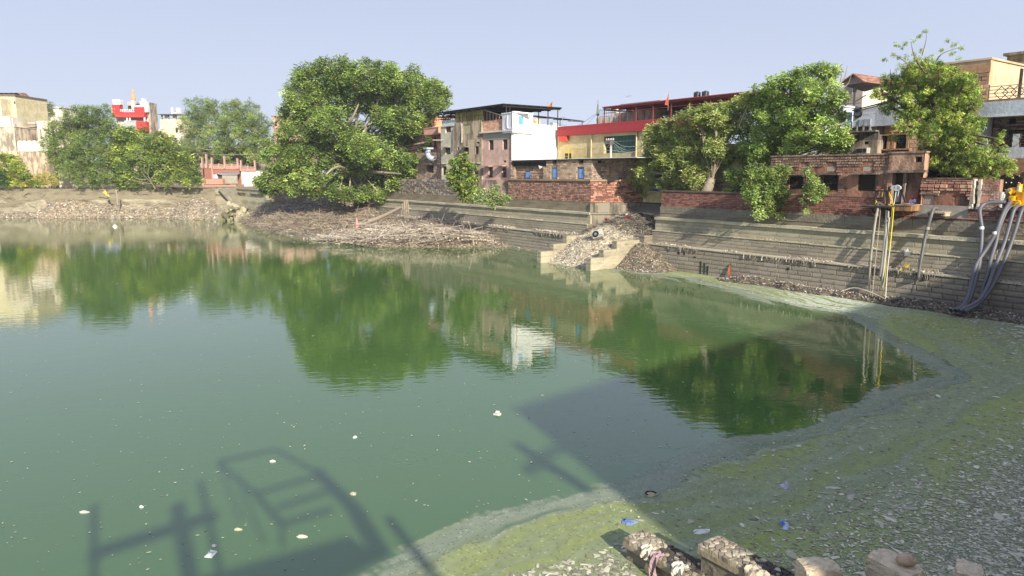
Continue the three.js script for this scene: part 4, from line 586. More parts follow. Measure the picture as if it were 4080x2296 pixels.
{ // utility pole with wires
  const N = 51, a = S0(C5, 652, 786, N), b = S0(C5, 655, 600, N), t = thing('utility_pole', 'concrete utility pole tangled with cables before the green-curtained opening', 'utility pole', BK, [a[0], 9.4, N]);
  mb().cyl(a[0], 5.2, b[1], N, 0.16, 0.11, 10).build('pole', plaster('#b9b4aa'), t); for (const y of [0.15, 0.45]) mb().box(a[0] - 0.55, a[0] + 0.55, b[1] - y, b[1] - y + 0.08, N - 0.18, N - 0.1).build('crossarm', metal('#8a8780'), t);
  rs(9); const w = mb(), P = (x, y, n = N) => [...S0(C5, x, y, n), n]; for (const [p, q, sg] of [[P(652, 612), P(150, 600, 56.8), 0.8], [P(652, 620), P(180, 685, 56.8), 0.6], [P(655, 610), P(930, 735, 56.8), 0.6], [P(655, 615), P(900, 742, 56.8), 0.9], [P(655, 606), P(940, 680, 56.8), 0.3], [P(655, 720), P(925, 740, 56.8), 0.1], [P(650, 720), P(575, 722, 56.8), 0.05], [P(652, 640), P(450, 775, 56.8), 0.4], [P(655, 625), P(985, 700, 50), 0.5]]) w.tube([p, [(p[0] + q[0]) / 2, (p[1] + q[1]) / 2 - sg, (p[2] + q[2]) / 2], q], 0.022, 12, 4); w.build('cable', M('#8d8f8c', { rough: 0.6 }), t); for (let k = 0; k < 5; k++) mb().cyl(a[0] - 0.5 + k * 0.25, b[1] - 0.07, b[1] + 0.1, N - 0.14, 0.05, 0.035, 8).build('insulator', M('#cfcac0', { rough: 0.3 }), t);
  const y = S0(C5, 160, 790, 55), ys = S0(C5, 160, 690, 55), st = thing('yellow_stand', 'small yellow metal frame standing right of the white building', 'stand', BK, [y[0], y[1], 55]), m = mb(); for (const d of [-0.35, 0.35]) for (const n of [0, 0.5]) m.bar([y[0] + d, y[1] - 0.3, -55 - n], [y[0] + d, ys[1], -55 - n], 0.06); for (const h of [0, 0.5, 1]) m.bar([y[0] - 0.35, lerp(y[1], ys[1], h), -55], [y[0] + 0.35, lerp(y[1], ys[1], h), -55], 0.06); m.build('frame', M('#d0b040'), st); mb().box(y[0] - 0.3, y[0] + 0.3, y[1] - 0.3, y[1] + 0.35, 55, 55.5).build('crate', M('#33302c'), st);
}
{ // low house and wall behind the right trees
  const N = 51, a = S0(C5, 1020, 900, N), b = S0(C5, 2250, 900, N), top = S0(C5, 1240, 800, N)[1], t = thing('yellow_house', 'pale yellow house with a bright blue door behind the olive tree', 'house', BK, [a[0], 5.2, N]);
  const dr = rc(BK, N, C5, 1072, 900, 1205, 1085), dk = rc(BK, N, C5, 1170, 905, 1206, 1085), w = rc(BK, N, C5, 1440, 800, 1545, 1090); dr[2] = 6.3; w[2] = 6.3;
  wallFace(mb(), a[0], b[0] + 2, 5.2, top + 1, N, N + 7, [dr, w], 0.3).build('wall', plaster('#dccf94'), t); win(t, dr, N, 'shutter', { pane: M('#2f6fd6', { map: TX.grain, rough: 0.6 }), frame: M('#234f9c') });
  const o = mb().box(...w, N + 0.2, N + 0.24).build('window', M('#8f8ba0'), t), c = mb(); for (let k = 0; k < 10; k++) { const x = lerp(w[0], w[1], k / 10), x2 = lerp(w[0], w[1], (k + 1) / 10); c.quad([x, w[2], N + 0.1 + 0.05 * (k % 2)], [x2, w[2], N + 0.1 + 0.05 * ((k + 1) % 2)], [x2, w[3], N + 0.1 + 0.05 * ((k + 1) % 2)], [x, w[3], N + 0.1 + 0.05 * (k % 2)]); } c.build('curtain', M('#dfe0ee', { ds: true }), o);
  const l0 = S0(C5, 1035, 1100, 48.9), l1 = S0(C5, 2300, 1100, 48.9), lw = thing('low_wall', 'dark brown stained wall behind the trunk of the olive tree', 'wall', BK, [l0[0], 5.2, 48.9]); mb().box(-45, -30.6, 5.0, 7.0, 49.6, 50).build('wall', stained('#6e5a4c'), lw); mb().box(-45, -30.6, 7.0, 7.1, 49.55, 50.05).build('coping', stained('#7d6a5a'), lw);
  const N2 = 54, q = S0(C6, 1230, 640, N2); const wb = thing('white_house', 'white-walled house glimpsed through the gap between the right trees', 'house', BK, [q[0], 5.2, N2]); mb().box(q[0] - 2, q[0] + 4, 5.2, S0(C6, 1280, 470, N2)[1], N2, N2 + 5).build('wall', plaster('#dcdcea'), wb); mb().box(q[0] - 2.1, q[0] + 4.1, S0(C6, 1280, 470, N2)[1], S0(C6, 1280, 470, N2)[1] + 0.15, N2 - 0.1, N2 + 5).build('coping', plaster('#c9c9d6'), wb);
}
// ---------------------------------------------------------------- brick buildings on the right
const BR = ['#a2624b', '#95573f', '#b0705a', '#884f3d', '#a86a50', '#7d4a3b'];
{ // low brick wall over the embankment
  const N = 47.1, a = -43.3, e = S0(C7, 840, 690, N)[0], b = -24, t = thing('low_brick_wall', 'long low brick wall on the right embankment, vines hanging over it', 'wall', BK, [(a + e) / 2, 5.1, N]);
  mb().box(a, b, 4.9, 6.4, N + 0.02, N + 0.5).box(b, e, 4.9, 5.98, N + 0.02, N + 0.5).build('wall_core', mudded('#5e473c'), t); mb().box(a - 0.08, -30.7, 6.38, 6.5, N - 0.12, N + 0.55).build('coping', mudded('#6b5a50'), t);
  masonry(t, { N, s0: a, s1: e, h0: 5.12, h1: 6.36, ch: 0.132, len: 0.31, gap: 0.022, depth: 0.045, rough: 0.02, cols: ['#8d5543', '#7c4a3b', '#9b614d', '#6f4437', '#87594a', '#97604f'], seed: 61, max: 300, top: s => s > b ? 5.98 : 6.4 });
  for (let s = a; s < e - 0.1;) { const l = Math.min(2.4, e - s); mb().box(s + 0.015, s + l, 4.55, 5.12, 46.9 + 0.03 * R(), 47.2).build('plaster_band', mudded('#8f887a'), t); s += l; }
}
let HRD;
{ // brick house with louvred windows
  const N = 47.5, a = S0(C6, 1150, 950, N)[0], b = S0(C7, 668, 400, N)[0], top = S0(C7, 560, 250, N)[1], hb = 6.38;
  const t = thing('brick_house', 'long flat-roofed brick house with dark louvred windows, worn plaster', 'house', BK, [(a + b) / 2, hb, N]);
  const wp = [[C6, 1300, 1006, 1408, 1112], [C6, 1570, 1004, 1684, 1126], [C7, 437, 392, 553, 512]].map(q => rc(BK, N, q[0], ...q.slice(1))), vp = [[C7, 212, 330, 268, 370], [C7, 474, 330, 535, 368], [C6, 1400, 930, 1452, 975]].map(q => rc(BK, N, q[0], ...q.slice(1)));
  wallFace(mb(), a, b, hb, top, N, N + 5, [...wp, ...vp], 0.3).build('wall', M('#a2775f', { map: TX.stain, bump: TX.bumpF, bs: 0.03 }), t);
  for (const w of wp) { win(t, w, N, 'louver', { frame: M('#3a2a22', { map: TX.grain }), n: 9, pane: M('#241a16') }); }
  for (const v of vp) { const o = mb().box(...v, N + 0.12, N + 0.16).build('vent', dark, t), m = mb(); for (let k = 1; k < 6; k++) m.box(v[0], v[1], lerp(v[2], v[3], k / 6) - 0.025, lerp(v[2], v[3], k / 6) + 0.025, N + 0.02, N + 0.1); for (let k = 0; k <= 7; k++) { const x = lerp(v[0], v[1], k / 7); m.box(x - 0.02, x + 0.02, v[2], v[3], N + 0.03, N + 0.09); } m.build('lattice', M('#b5a596'), o); }
  for (const w of wp) mb().box(w[0] - 0.35, w[1] + 0.3, w[3] + 0.02, w[3] + 0.13, N - 0.55, N).build('sunshade', stained('#8a7867'), t);
  { const l = S0(C7, 0, 380, N)[1]; mb().box(S0(C7, 555, 385, N)[0], b, wp[2][3] + 0.02, wp[2][3] + 0.26, N - 0.06, N).build('plaster_band', stained('#8d8174'), t); }
  const wh = [...wp, ...vp].map(h => [h[0] - 0.08, h[1] + 0.08, h[2] - 0.1, h[3] + 0.15]);
  masonry(t, { N, s0: a, s1: b, h0: top - 0.75, h1: top - 0.06, ch: 0.17, len: 0.4, gap: 0.055, depth: 0.05, rough: 0.05, holes: wh, cols: ['#a98672', '#b09079', '#967059', '#8a6a58'], map: TX.stain, seed: 62, max: 110, name: 'stone' });
  masonry(t, { N, s0: a, s1: b, h0: hb, h1: top - 0.8, ch: 0.15, len: 0.34, gap: 0.022, depth: 0.022, rough: 0.02, holes: wh, cols: ['#ad6a52', '#a0705a', '#b98068', '#9c7d68', '#a4614a'], map: TX.stain, seed: 63, max: 180, skip: (s, h) => fbm(s * 0.8, h * 0.9, 3, 0, 4) > 0.5 });
  mb().box(a, b + 0.02, top, top + 0.1, N - 0.1, N + 5).build('coping', stained('#9d8674'), t);
  // doorway bay
  const c = S0(C7, 665, 300, N)[0], d = S0(C7, 922, 300, N)[0], tp = S0(C7, 700, 238, N)[1], dr = rc(BK, N - 0.15, C7, 684, 378, 886, 612), dw = rc(BK, N - 0.15, C7, 845, 262, 894, 300); HRD = dr;
  const t2 = thing('doorway_bay', 'peeling plaster bay with a wide dark open doorway above the water lift', 'house', BK, [(c + d) / 2, 5.98, N]);
  wallFace(mb(), c, d, 5.98, tp, N - 0.15, N + 0.45, [dr, dw], 0.4).build('wall', M('#b8937a', { map: TX.stain, bump: TX.bumpF, bs: 0.03 }), t2);
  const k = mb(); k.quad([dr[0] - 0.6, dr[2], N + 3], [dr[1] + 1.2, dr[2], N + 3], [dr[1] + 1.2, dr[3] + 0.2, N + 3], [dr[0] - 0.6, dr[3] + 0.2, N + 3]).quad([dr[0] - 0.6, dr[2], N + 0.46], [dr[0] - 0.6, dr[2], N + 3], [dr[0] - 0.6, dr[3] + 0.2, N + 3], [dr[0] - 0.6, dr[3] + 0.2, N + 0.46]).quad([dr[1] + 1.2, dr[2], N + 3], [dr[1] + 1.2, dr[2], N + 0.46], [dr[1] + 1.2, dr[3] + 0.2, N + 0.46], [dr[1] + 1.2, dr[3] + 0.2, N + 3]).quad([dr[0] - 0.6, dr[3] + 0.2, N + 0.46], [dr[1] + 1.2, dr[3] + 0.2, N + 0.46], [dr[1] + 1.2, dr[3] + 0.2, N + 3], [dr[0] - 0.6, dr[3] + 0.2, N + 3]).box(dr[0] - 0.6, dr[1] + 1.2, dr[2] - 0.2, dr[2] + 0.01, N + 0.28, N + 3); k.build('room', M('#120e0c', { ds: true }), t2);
  mb().box(dr[0] - 0.25, dr[1] + 0.25, dr[3] + 0.01, dr[3] + 0.17, N - 0.5, N - 0.16).build('lintel', stained('#948371'), t2);
  const p = S0(C7, 762, 470, N)[0]; mb().box(p - 0.09, p + 0.09, dr[2], dr[3], N + 0.05, N + 0.2).build('door_post', stained('#b9a594'), t2);
  const dl = mb().box(dr[0] + 0.04, p - 0.1, dr[2] + 0.9, dr[3] - 0.04, N + 0.3, N + 0.35).build('door_leaf', M('#4a2a20', { map: TX.grain }), t2);
  mb().box(...dw, N + 0.2, N + 0.25).build('window', dark, t2); mb().box(c - 0.05, d + 0.1, tp, tp + 0.1, N - 0.22, N + 0.5).build('coping', stained('#a38b76'), t2);
}
{ // rough stone wall with carved window, and plaster below
  const N = 47.45, a = S0(C7, 886, 500, N)[0], b = S0(C7, 1262, 500, N)[0], top = S0(C7, 1000, 424, N)[1], hb = S0(C7, 900, 612, N)[1];
  const t = thing('stone_wall', 'rough red stone wall with a carved lattice window and a blocked niche', 'wall', BK, [(a + b) / 2, hb, N]);
  const jw = rc(BK, N, C7, 908, 536, 976, 610), nw = rc(BK, N, C7, 1130, 542, 1200, 616); jw[2] = Math.max(jw[2], hb + 0.05); nw[2] = Math.max(nw[2], hb + 0.03);
  wallFace(mb(), a, b, hb, top, N, N + 0.6, [jw, nw], 0.3).build('wall_core', M('#8e6450', { map: TX.stain, bump: TX.bumpF, bs: 0.03 }), t);
  mb().box(a, b, top, top + 0.09, N - 0.1, N + 0.6).build('coping', stained('#75604f'), t);
  masonry(t, { N, s0: a, s1: b, h0: hb + 0.02, h1: top - 0.02, ch: 0.19, len: 0.36, gap: 0.045, depth: 0.06, rough: 0.07, holes: [jw, nw].map(h => [h[0] - 0.05, h[1] + 0.05, h[2] - 0.02, h[3] + 0.1]), cols: ['#a86e56', '#b68064', '#9a6049', '#bd9070', '#8f5d4a'], seed: 64, max: 230, name: 'stone', jit: 0.25, skip: (s, h) => h < hb + 0.9 && fbm(s * 1.3, h * 1.3, 3) > 0.53 });
  const o = mb().box(...jw, N + 0.22, N + 0.26).build('window', dark, t), m = mb(); for (let i = 0; i <= 6; i++) { const x = lerp(jw[0], jw[1], i / 6); m.box(x - 0.025, x + 0.025, jw[2], jw[3], N + 0.05, N + 0.13); } for (let i = 0; i <= 8; i++) { const y = lerp(jw[2], jw[3], i / 8); m.box(jw[0], jw[1], y - 0.025, y + 0.025, N + 0.06, N + 0.12); } for (let i = 0; i < 6; i++) for (let j = 0; j < 8; j++) { const g = new THREE.TorusGeometry(0.07, 0.02, 4, 8); g.translate(lerp(jw[0], jw[1], (i + 0.5) / 6), lerp(jw[2], jw[3], (j + 0.5) / 8), -(N + 0.09)); m.geo(g); } m.build('stone_lattice', M('#a8988a'), o); mb().box(jw[0] - 0.2, jw[1] + 0.3, jw[3] + 0.02, jw[3] + 0.14, N - 0.1, N).build('lintel', stained('#b59a84'), o);
  mb().box(nw[0], nw[1], nw[2], nw[3], N + 0.15, N + 0.2).build('blocked_niche', stained('#b58b6a'), t); mb().box(lerp(nw[0], nw[1], 0.55), nw[1] - 0.02, nw[2] + 0.02, nw[3] - 0.2, N + 0.1, N + 0.149).build('board', stained('#8f7c6a'), t);
  // crumbling end
  const c = S0(C7, 1448, 500, N)[0], e = thing('brick_pier_wall', 'broken brick wall end with whitewashed cracked edge and pink patch', 'wall', BK, [(b + c) / 2, hb - 0.6, N]);
  const g0 = S0(C7, 1250, 500, N)[0], g1 = S0(C7, 1310, 500, N)[0], hl = S0(C7, 1300, 645, N)[1];
  mb().box(g1, c, hl, top, N + 0.15, N + 0.6).box(b + 0.001, g1, hl, top, N + 0.45, N + 0.62).build('wall_core', M('#a8806a', { map: TX.stain, bump: TX.bumpF, bs: 0.03 }), e);
  masonry(e, { N: N + 0.15, s0: g1, s1: c, h0: hl, h1: top - 0.3, ch: 0.14, len: 0.3, gap: 0.022, depth: 0.03, rough: 0.03, cols: ['#c49a84', '#b98a72', '#a87860', '#cfae9a'], map: TX.stain, seed: 65, max: 120 });
  masonry(e, { N: N + 0.45, s0: b, s1: g1, h0: hl + 0.4, h1: top - 0.4, ch: 0.2, len: 0.28, gap: 0.06, depth: 0.14, rough: 0.1, cols: ['#8d705c', '#a58a74'], seed: 66, max: 40, name: 'stone' });
  const zig = mb(); rs(67); for (let i = 0; i < 10; i++) { const y0 = lerp(hl, top, i / 10), y1 = lerp(hl, top, (i + 1) / 10); zig.box(b - 0.08 + 0.04 * gauss(), b + 0.1 + 0.05 * gauss(), y0, y1, N - 0.08, N + 0.3); zig.box(g1 - 0.1 + 0.06 * gauss(), g1 + 0.07 + 0.03 * gauss(), y0, y1, N + 0.04, N + 0.3); } zig.build('whitewashed_edge', stained('#e3d9c6'), e);
  const pp = rc(BK, N, C7, 1312, 548, 1366, 600); mb().box(...pp, N + 0.08, N + 0.11).build('pink_patch', plaster('#d99a80'), e);
  // plaster apron and brick below
  const pl = thing('plaster_apron', 'smooth grey cement apron below the rough stone wall', 'wall', BK, [(a + b) / 2, 5.5, 47.2]), ap0 = S0(C7, 852, 650, 47.2)[0], ap1 = S0(C7, 1236, 650, 47.2)[0], aph = S0(C7, 1000, 698, 47.2)[1];
  mb().prism([[ap0, aph], [ap1, aph], [ap1, hb + 0.02], [ap0 + 0.35, hb + 0.02], [ap0, hb - 0.35]], 47.12, 47.7).build('apron', plaster('#a39c8f'), pl);
  const b2 = thing('brick_base_wall', 'brown brick base wall under the yellow pump, to the right of the doorway', 'wall', BK, [-18, 5, 47.1]), f0 = S0(C7, 842, 700, 47.1)[0], fh = hl;
  mb().box(f0, ap1, 4.9, aph - 0.01, 47.12, 48).box(ap1, 9, 4.9, fh - 0.02, 47.1, 48.4).build('wall_core', mudded('#654d42'), b2); mb().box(f0, 9, 4.5, 5.1, 46.92, 47.6).build('plaster_band', mudded('#8d8678'), b2); mb().box(f0, 9, aph - 0.04, aph + 0.03, 46.98, 47.14).build('ledge', mudded('#a58f80'), b2);
  masonry(b2, { N: 47.1, s0: f0, s1: 8, h0: 5.12, h1: aph - 0.05, ch: 0.14, len: 0.3, gap: 0.018, depth: 0.04, rough: 0.015, cols: ['#8f6556', '#7f584b', '#9a7364', '#755146'], seed: 68, max: 200 });
  masonry(b2, { N: 47.1, s0: ap1 + 0.02, s1: 8, h0: aph + 0.03, h1: fh - 0.03, ch: 0.14, len: 0.3, gap: 0.018, depth: 0.05, rough: 0.03, cols: ['#7d5346', '#6d483d', '#8a6053'], seed: 69, max: 100 });
  mb().box(ap1, 9, fh - 0.02, fh + 0.06, 46.98, 50).build('floor_slab', stained('#85766a'), b2);
  const br = rc(BK, 46.9, C7, 958, 658, 1090, 694), sh = thing('bracket_shelf', 'small carved stone shelf jutting from the grey apron', 'shelf', BK, [br[0], br[2], 46.9]); mb().box(br[0], br[1], br[3] - 0.06, br[3] + 0.03, 46.3, 47.12).build('slab', plaster('#b9aa98'), sh); for (let i = 0; i < 8; i++) mb().box(lerp(br[0], br[1], i / 8) + 0.03, lerp(br[0], br[1], (i + 0.8) / 8), br[2] + 0.02, br[3] - 0.065, 46.4 + 0.02 * (i % 2), 47.1).build('corbel', stained(i === 7 ? '#d8b79a' : '#a78d78'), sh);
}
{ // sandstone house, tall house, balcony house, arched gate
  let N = 55, a = S0(C8, 436, 1100, N), b = S0(C8, 935, 1100, N), top = S0(C8, 450, 790, N)[1];
  const t = thing('sandstone_house', 'tan sandstone-clad house with two dark windows behind the brick house', 'house', BK, [(a[0] + b[0]) / 2, 5.2, N]);
  const w = [rc(BK, N, C8, 488, 1020, 560, 1128), rc(BK, N, C8, 640, 1010, 728, 1122), rc(BK, N, C8, 905, 1200, 1010, 1305)];
  wallFace(mb(), a[0], b[0] + 7, 5.2, top, N, N + 7, w, 0.3).build('wall_core', M('#8f6d50'), t);
  for (const r of w) { win(t, r, N, 'grille', { frame: M('#3c2b22') }); for (const s of [-1, 1]) { const x = s < 0 ? r[0] - 0.2 : r[1] + 0.02; mb().box(x, x + 0.18, r[2], r[3], N - 0.12, N).build('carved_jamb', flat('#b08c6a'), t); } mb().box(r[0] - 0.35, r[1] + 0.35, r[2] - 0.12, r[2] - 0.02, N - 0.3, N).build('sill', flat('#b08c6a'), t); mb().box(r[0] - 0.3, r[1] + 0.3, r[3] + 0.02, r[3] + 0.12, N - 0.35, N).build('lintel', flat('#a8845f'), t); }
  masonry(t, { N, s0: a[0], s1: b[0] + 7, h0: 5.3, h1: top - 0.02, ch: 0.3, len: 1.6, gap: 0.02, depth: 0.05, rough: 0.004, jit: 0.01, holes: w.map(h => [h[0] - 0.22, h[1] + 0.22, h[2] - 0.13, h[3] + 0.13]), cols: ['#b8916b', '#ad8763', '#c19c76', '#b48e6c'], seed: 71, max: 180, name: 'cladding_slab' });
  mb().box(a[0] - 0.1, b[0] + 7, top, top + 0.14, N - 0.15, N + 7).build('coping', flat('#a8845f'), t);
  N = 57; const p = S0(C8, 1470, 345, N), ph = p[1], s0 = S0(C8, 700, 500, N)[0], t2 = thing('tall_tan_house', 'tall tan house with stone-clad front and plain plastered end wall at the far right', 'house', BK, [p[0], 5.2, N]);
  mb().box(s0, p[0], 5.2, ph, N, N + 9).build('wall', M('#d3bf9c', { map: TX.plaster, bump: TX.bumpC, bs: 0.02 }), t2);
  masonry(t2, { N, s0, s1: p[0] - 0.02, h0: 10, h1: ph - 0.9, ch: 0.26, len: 1.2, gap: 0.02, depth: 0.06, rough: 0.06, jit: 0.2, cols: ['#93714f', '#a37f5b', '#85664a', '#ad8a66'], seed: 72, max: 120, name: 'cladding_slab' });
  mb().box(s0, p[0] + 0.06, ph - 0.85, ph - 0.25, N - 0.08, N - 0.001).build('parapet_panel', flat('#b08a66'), t2); mb().box(s0 - 0.1, p[0] + 0.12, ph, ph + 0.13, N - 0.12, N + 9).build('coping', plaster('#c9b591'), t2); mb().box(p[0] + 0.001, p[0] + 0.05, 9, ph, N - 0.07, N + 0.4).build('corner_strip', flat('#d2b48c'), t2);
  { const q = BK.atS(...C8(1725, 570), p[0] + 0.1); mb().box(p[0] + 0.02, p[0] + 0.08, q[1] - 2, q[1] + 1.2, q[0], q[0] + 0.4).build('window', dark, t2); mb().box(p[0] + 0.02, p[0] + 0.1, q[1] - 2.1, q[1] - 2, q[0] - 0.1, q[0] + 0.5).build('sill', flat('#b9a684'), t2); }
  const hi = S0(C8, 1610, 350, 66), t3 = thing('far_house', 'tan flat-roofed house peeking over the tall tan house at the frame edge', 'house', BK, [hi[0], 5.2, 66]); mb().box(hi[0], hi[0] + 10, 5.2, hi[1] + 0.3, 66, 72).build('wall', stained('#a89878'), t3); mb().box(hi[0] - 0.2, hi[0] + 10.2, hi[1] + 0.3, hi[1] + 0.5, 65.7, 72.2).build('roof_edge', stained('#8f8068'), t3); mb().box(hi[0] + 1, hi[0] + 2, hi[1] - 3, hi[1] - 1.5, 65.96, 66.02).build('window', dark, t3);
  // balcony house
  N = 52; const c0 = S0(C8, 1421, 900, N), c1 = c0[0] + 9, pb = S0(C8, 1600, 840, N)[1], pt = S0(C8, 1600, 722, N)[1], t4 = thing('balcony_house', 'white balcony house with stone-chip cladding and iron railings at the right edge', 'house', BK, [c0[0], 5.2, N]);
  mb().box(c0[0], c1, pb, pt, N - 1.2, N - 1.0).build('parapet', plaster('#b9c2cf'), t4); mb().box(c0[0], c1, pb - 0.1, pb, N - 1.25, N + 4).build('balcony_slab', plaster('#cfd2d6'), t4); mb().box(c0[0], c0[0] + 0.45, 5.2, pb - 0.1, N - 0.6, N - 0.1).build('column', plaster('#c4c6cb'), t4); for (let k = 0; k < 4; k++) mb().box(c0[0] + k * 2.9, c0[0] + k * 2.9 + 0.4, pt, pt + 0.4 * (k > 0), N - 1.2, N - 1.0).build('pier', plaster('#c0c8d4'), t4);
  const rail = (x0, x1, y, hgt, n, col, dm) => { const m = mb(); for (let k = 0; k < 5; k++) m.bar([x0, y + hgt * (k + 0.4) / 5, -n], [x1, y + hgt * (k + 0.4) / 5, -n], 0.035); for (const x of [x0, x1]) m.bar([x, y, -n], [x, y + hgt, -n], 0.06); const cx = (x0 + x1) / 2; for (const d of [-0.45, 0, 0.45]) { const w = 0.38, yc = y + hgt * 0.48; m.bar([cx + d - w, yc, -n + 0.03], [cx + d, yc + w, -n + 0.03], 0.04).bar([cx + d, yc + w, -n + 0.03], [cx + d + w, yc, -n + 0.03], 0.04).bar([cx + d + w, yc, -n + 0.03], [cx + d, yc - w, -n + 0.03], 0.04).bar([cx + d, yc - w, -n + 0.03], [cx + d - w, yc, -n + 0.03], 0.04); } m.build('railing', M(col, { metal: 0.4, rough: 0.5 }), t4); };
  rail(c0[0] + 0.45, c0[0] + 2.75, pt, 1.05, N - 1.1, '#75655c'); rail(c0[0] + 3.35, c0[0] + 5.6, pt, 1.05, N - 1.1, '#75655c');
  const fl = S0(C8, 1600, 1122, N)[1], f2 = S0(C8, 1600, 1200, N)[1], wd = rc(BK, N, C8, 1620, 965, 1800, 1118), sm_ = rc(BK, N, C8, 1635, 865, 1690, 905);
  wallFace(mb(), c0[0] + 0.2, c1, 5.2, pb - 0.1, N, N + 5, [wd, sm_], 0.25).build('wall', flat('#6a5548'), t4); masonry(t4, { N, s0: c0[0] + 0.5, s1: c0[0] + 5.5, h0: fl, h1: pb - 0.12, ch: 0.09, len: 0.3, gap: 0.012, depth: 0.05, rough: 0.05, holes: [wd, sm_], cols: ['#6b5547', '#8a7260', '#54443a', '#9c8672'], seed: 73, max: 120, name: 'cladding_stone' });
  win(t4, wd, N, 'grille', { frame: M('#1b1817') }); mb().box(...sm_, N + 0.2, N + 0.24).build('window', dark, t4);
  mb().box(c0[0] + 1.4, c1, f2, fl, N - 1.2, N - 1.0).build('lower_parapet', plaster('#c3c6cc'), t4); mb().box(c0[0] + 1.4, c1, f2 - 0.12, f2, N - 1.25, N).build('lower_slab', plaster('#b5b7bb'), t4); mb().box(c0[0] + 2.05, c0[0] + 2.4, fl, fl + 0.8, N - 1.15, N - 1.02).build('pier', plaster('#c3c6cc'), t4); rail(c0[0] + 2.45, c0[0] + 4.6, fl, 0.8, N - 1.1, '#6a5a4e'); rail(c0[0] + 1.42, c0[0] + 2.0, fl, 0.8, N - 1.1, '#3a2e2a');
  mb().box(c0[0] + 3, c1, 5.2, f2 - 0.13, N - 0.6, N - 0.01).build('lower_wall', flat('#a5815f'), t4);
  // arched gate
  N = 50.6; const g = rc(BK, N, C7, 1442, 388, 1592, 640), ga = thing('arched_gate', 'dark brown arched double gate with silver studs behind the control box', 'gate', BK, [(g[0] + g[1]) / 2, g[2] - 0.4, N]);
  const gx = (g[0] + g[1]) / 2, gw = (g[1] - g[0]) / 2, gy = g[3] - 0.35, arch = [[g[0], g[2] - 0.4], [g[1], g[2] - 0.4]]; for (let k = 0; k <= 12; k++) { const q = k / 12 * Math.PI; arch.push([gx + Math.cos(q) * gw, gy + Math.sin(q) * 0.35]); }
  for (const [x0, x1] of [[g[0], gx - 0.012], [gx + 0.012, g[1]]]) { const pl = arch.map(q => [clamp(q[0], x0, x1), q[1]]).filter((q, i, A) => i === 0 || Math.hypot(q[0] - A[i - 1][0], q[1] - A[i - 1][1]) > 0.005); const leaf = mb().prism(pl, N - 0.05, N + 0.03).build('gate_leaf', M('#2a1e1b', { map: TX.grain, rough: 0.5 }), ga); for (let k = 0; k < 2; k++) for (let y = 0; y < 6; y++) { const s = new THREE.SphereGeometry(y % 3 === 1 ? 0.055 : 0.035, 8, 6); s.translate(lerp(x0, x1, 0.2 + 0.6 * k), g[2] - 0.1 + y * 0.42, -(N - 0.06)); mb().geo(s).build('stud', metal('#c9c5bd', 0.3), leaf); } }
  const sr = thing('gate_wall', 'tan sandstone wall around the arched gate', 'wall', BK, [g[0], 5, N]); wallFace(mb(), g[0] - 7, c1, 5.2, f2 - 0.15, N, N + 0.35, [[g[0], g[1], 5.2, g[3] - 0.3]], 0.3).build('wall', flat('#9a7757'), sr); for (let k = 0; k < 9; k++) mb().box(g[1] + 0.12, c1, 5.4 + k * 0.3, 5.4 + k * 0.3 + 0.28, N - 0.06, N - 0.005).build('cladding_slab', flat(k % 2 ? '#aa8765' : '#a07c5b'), sr);
}
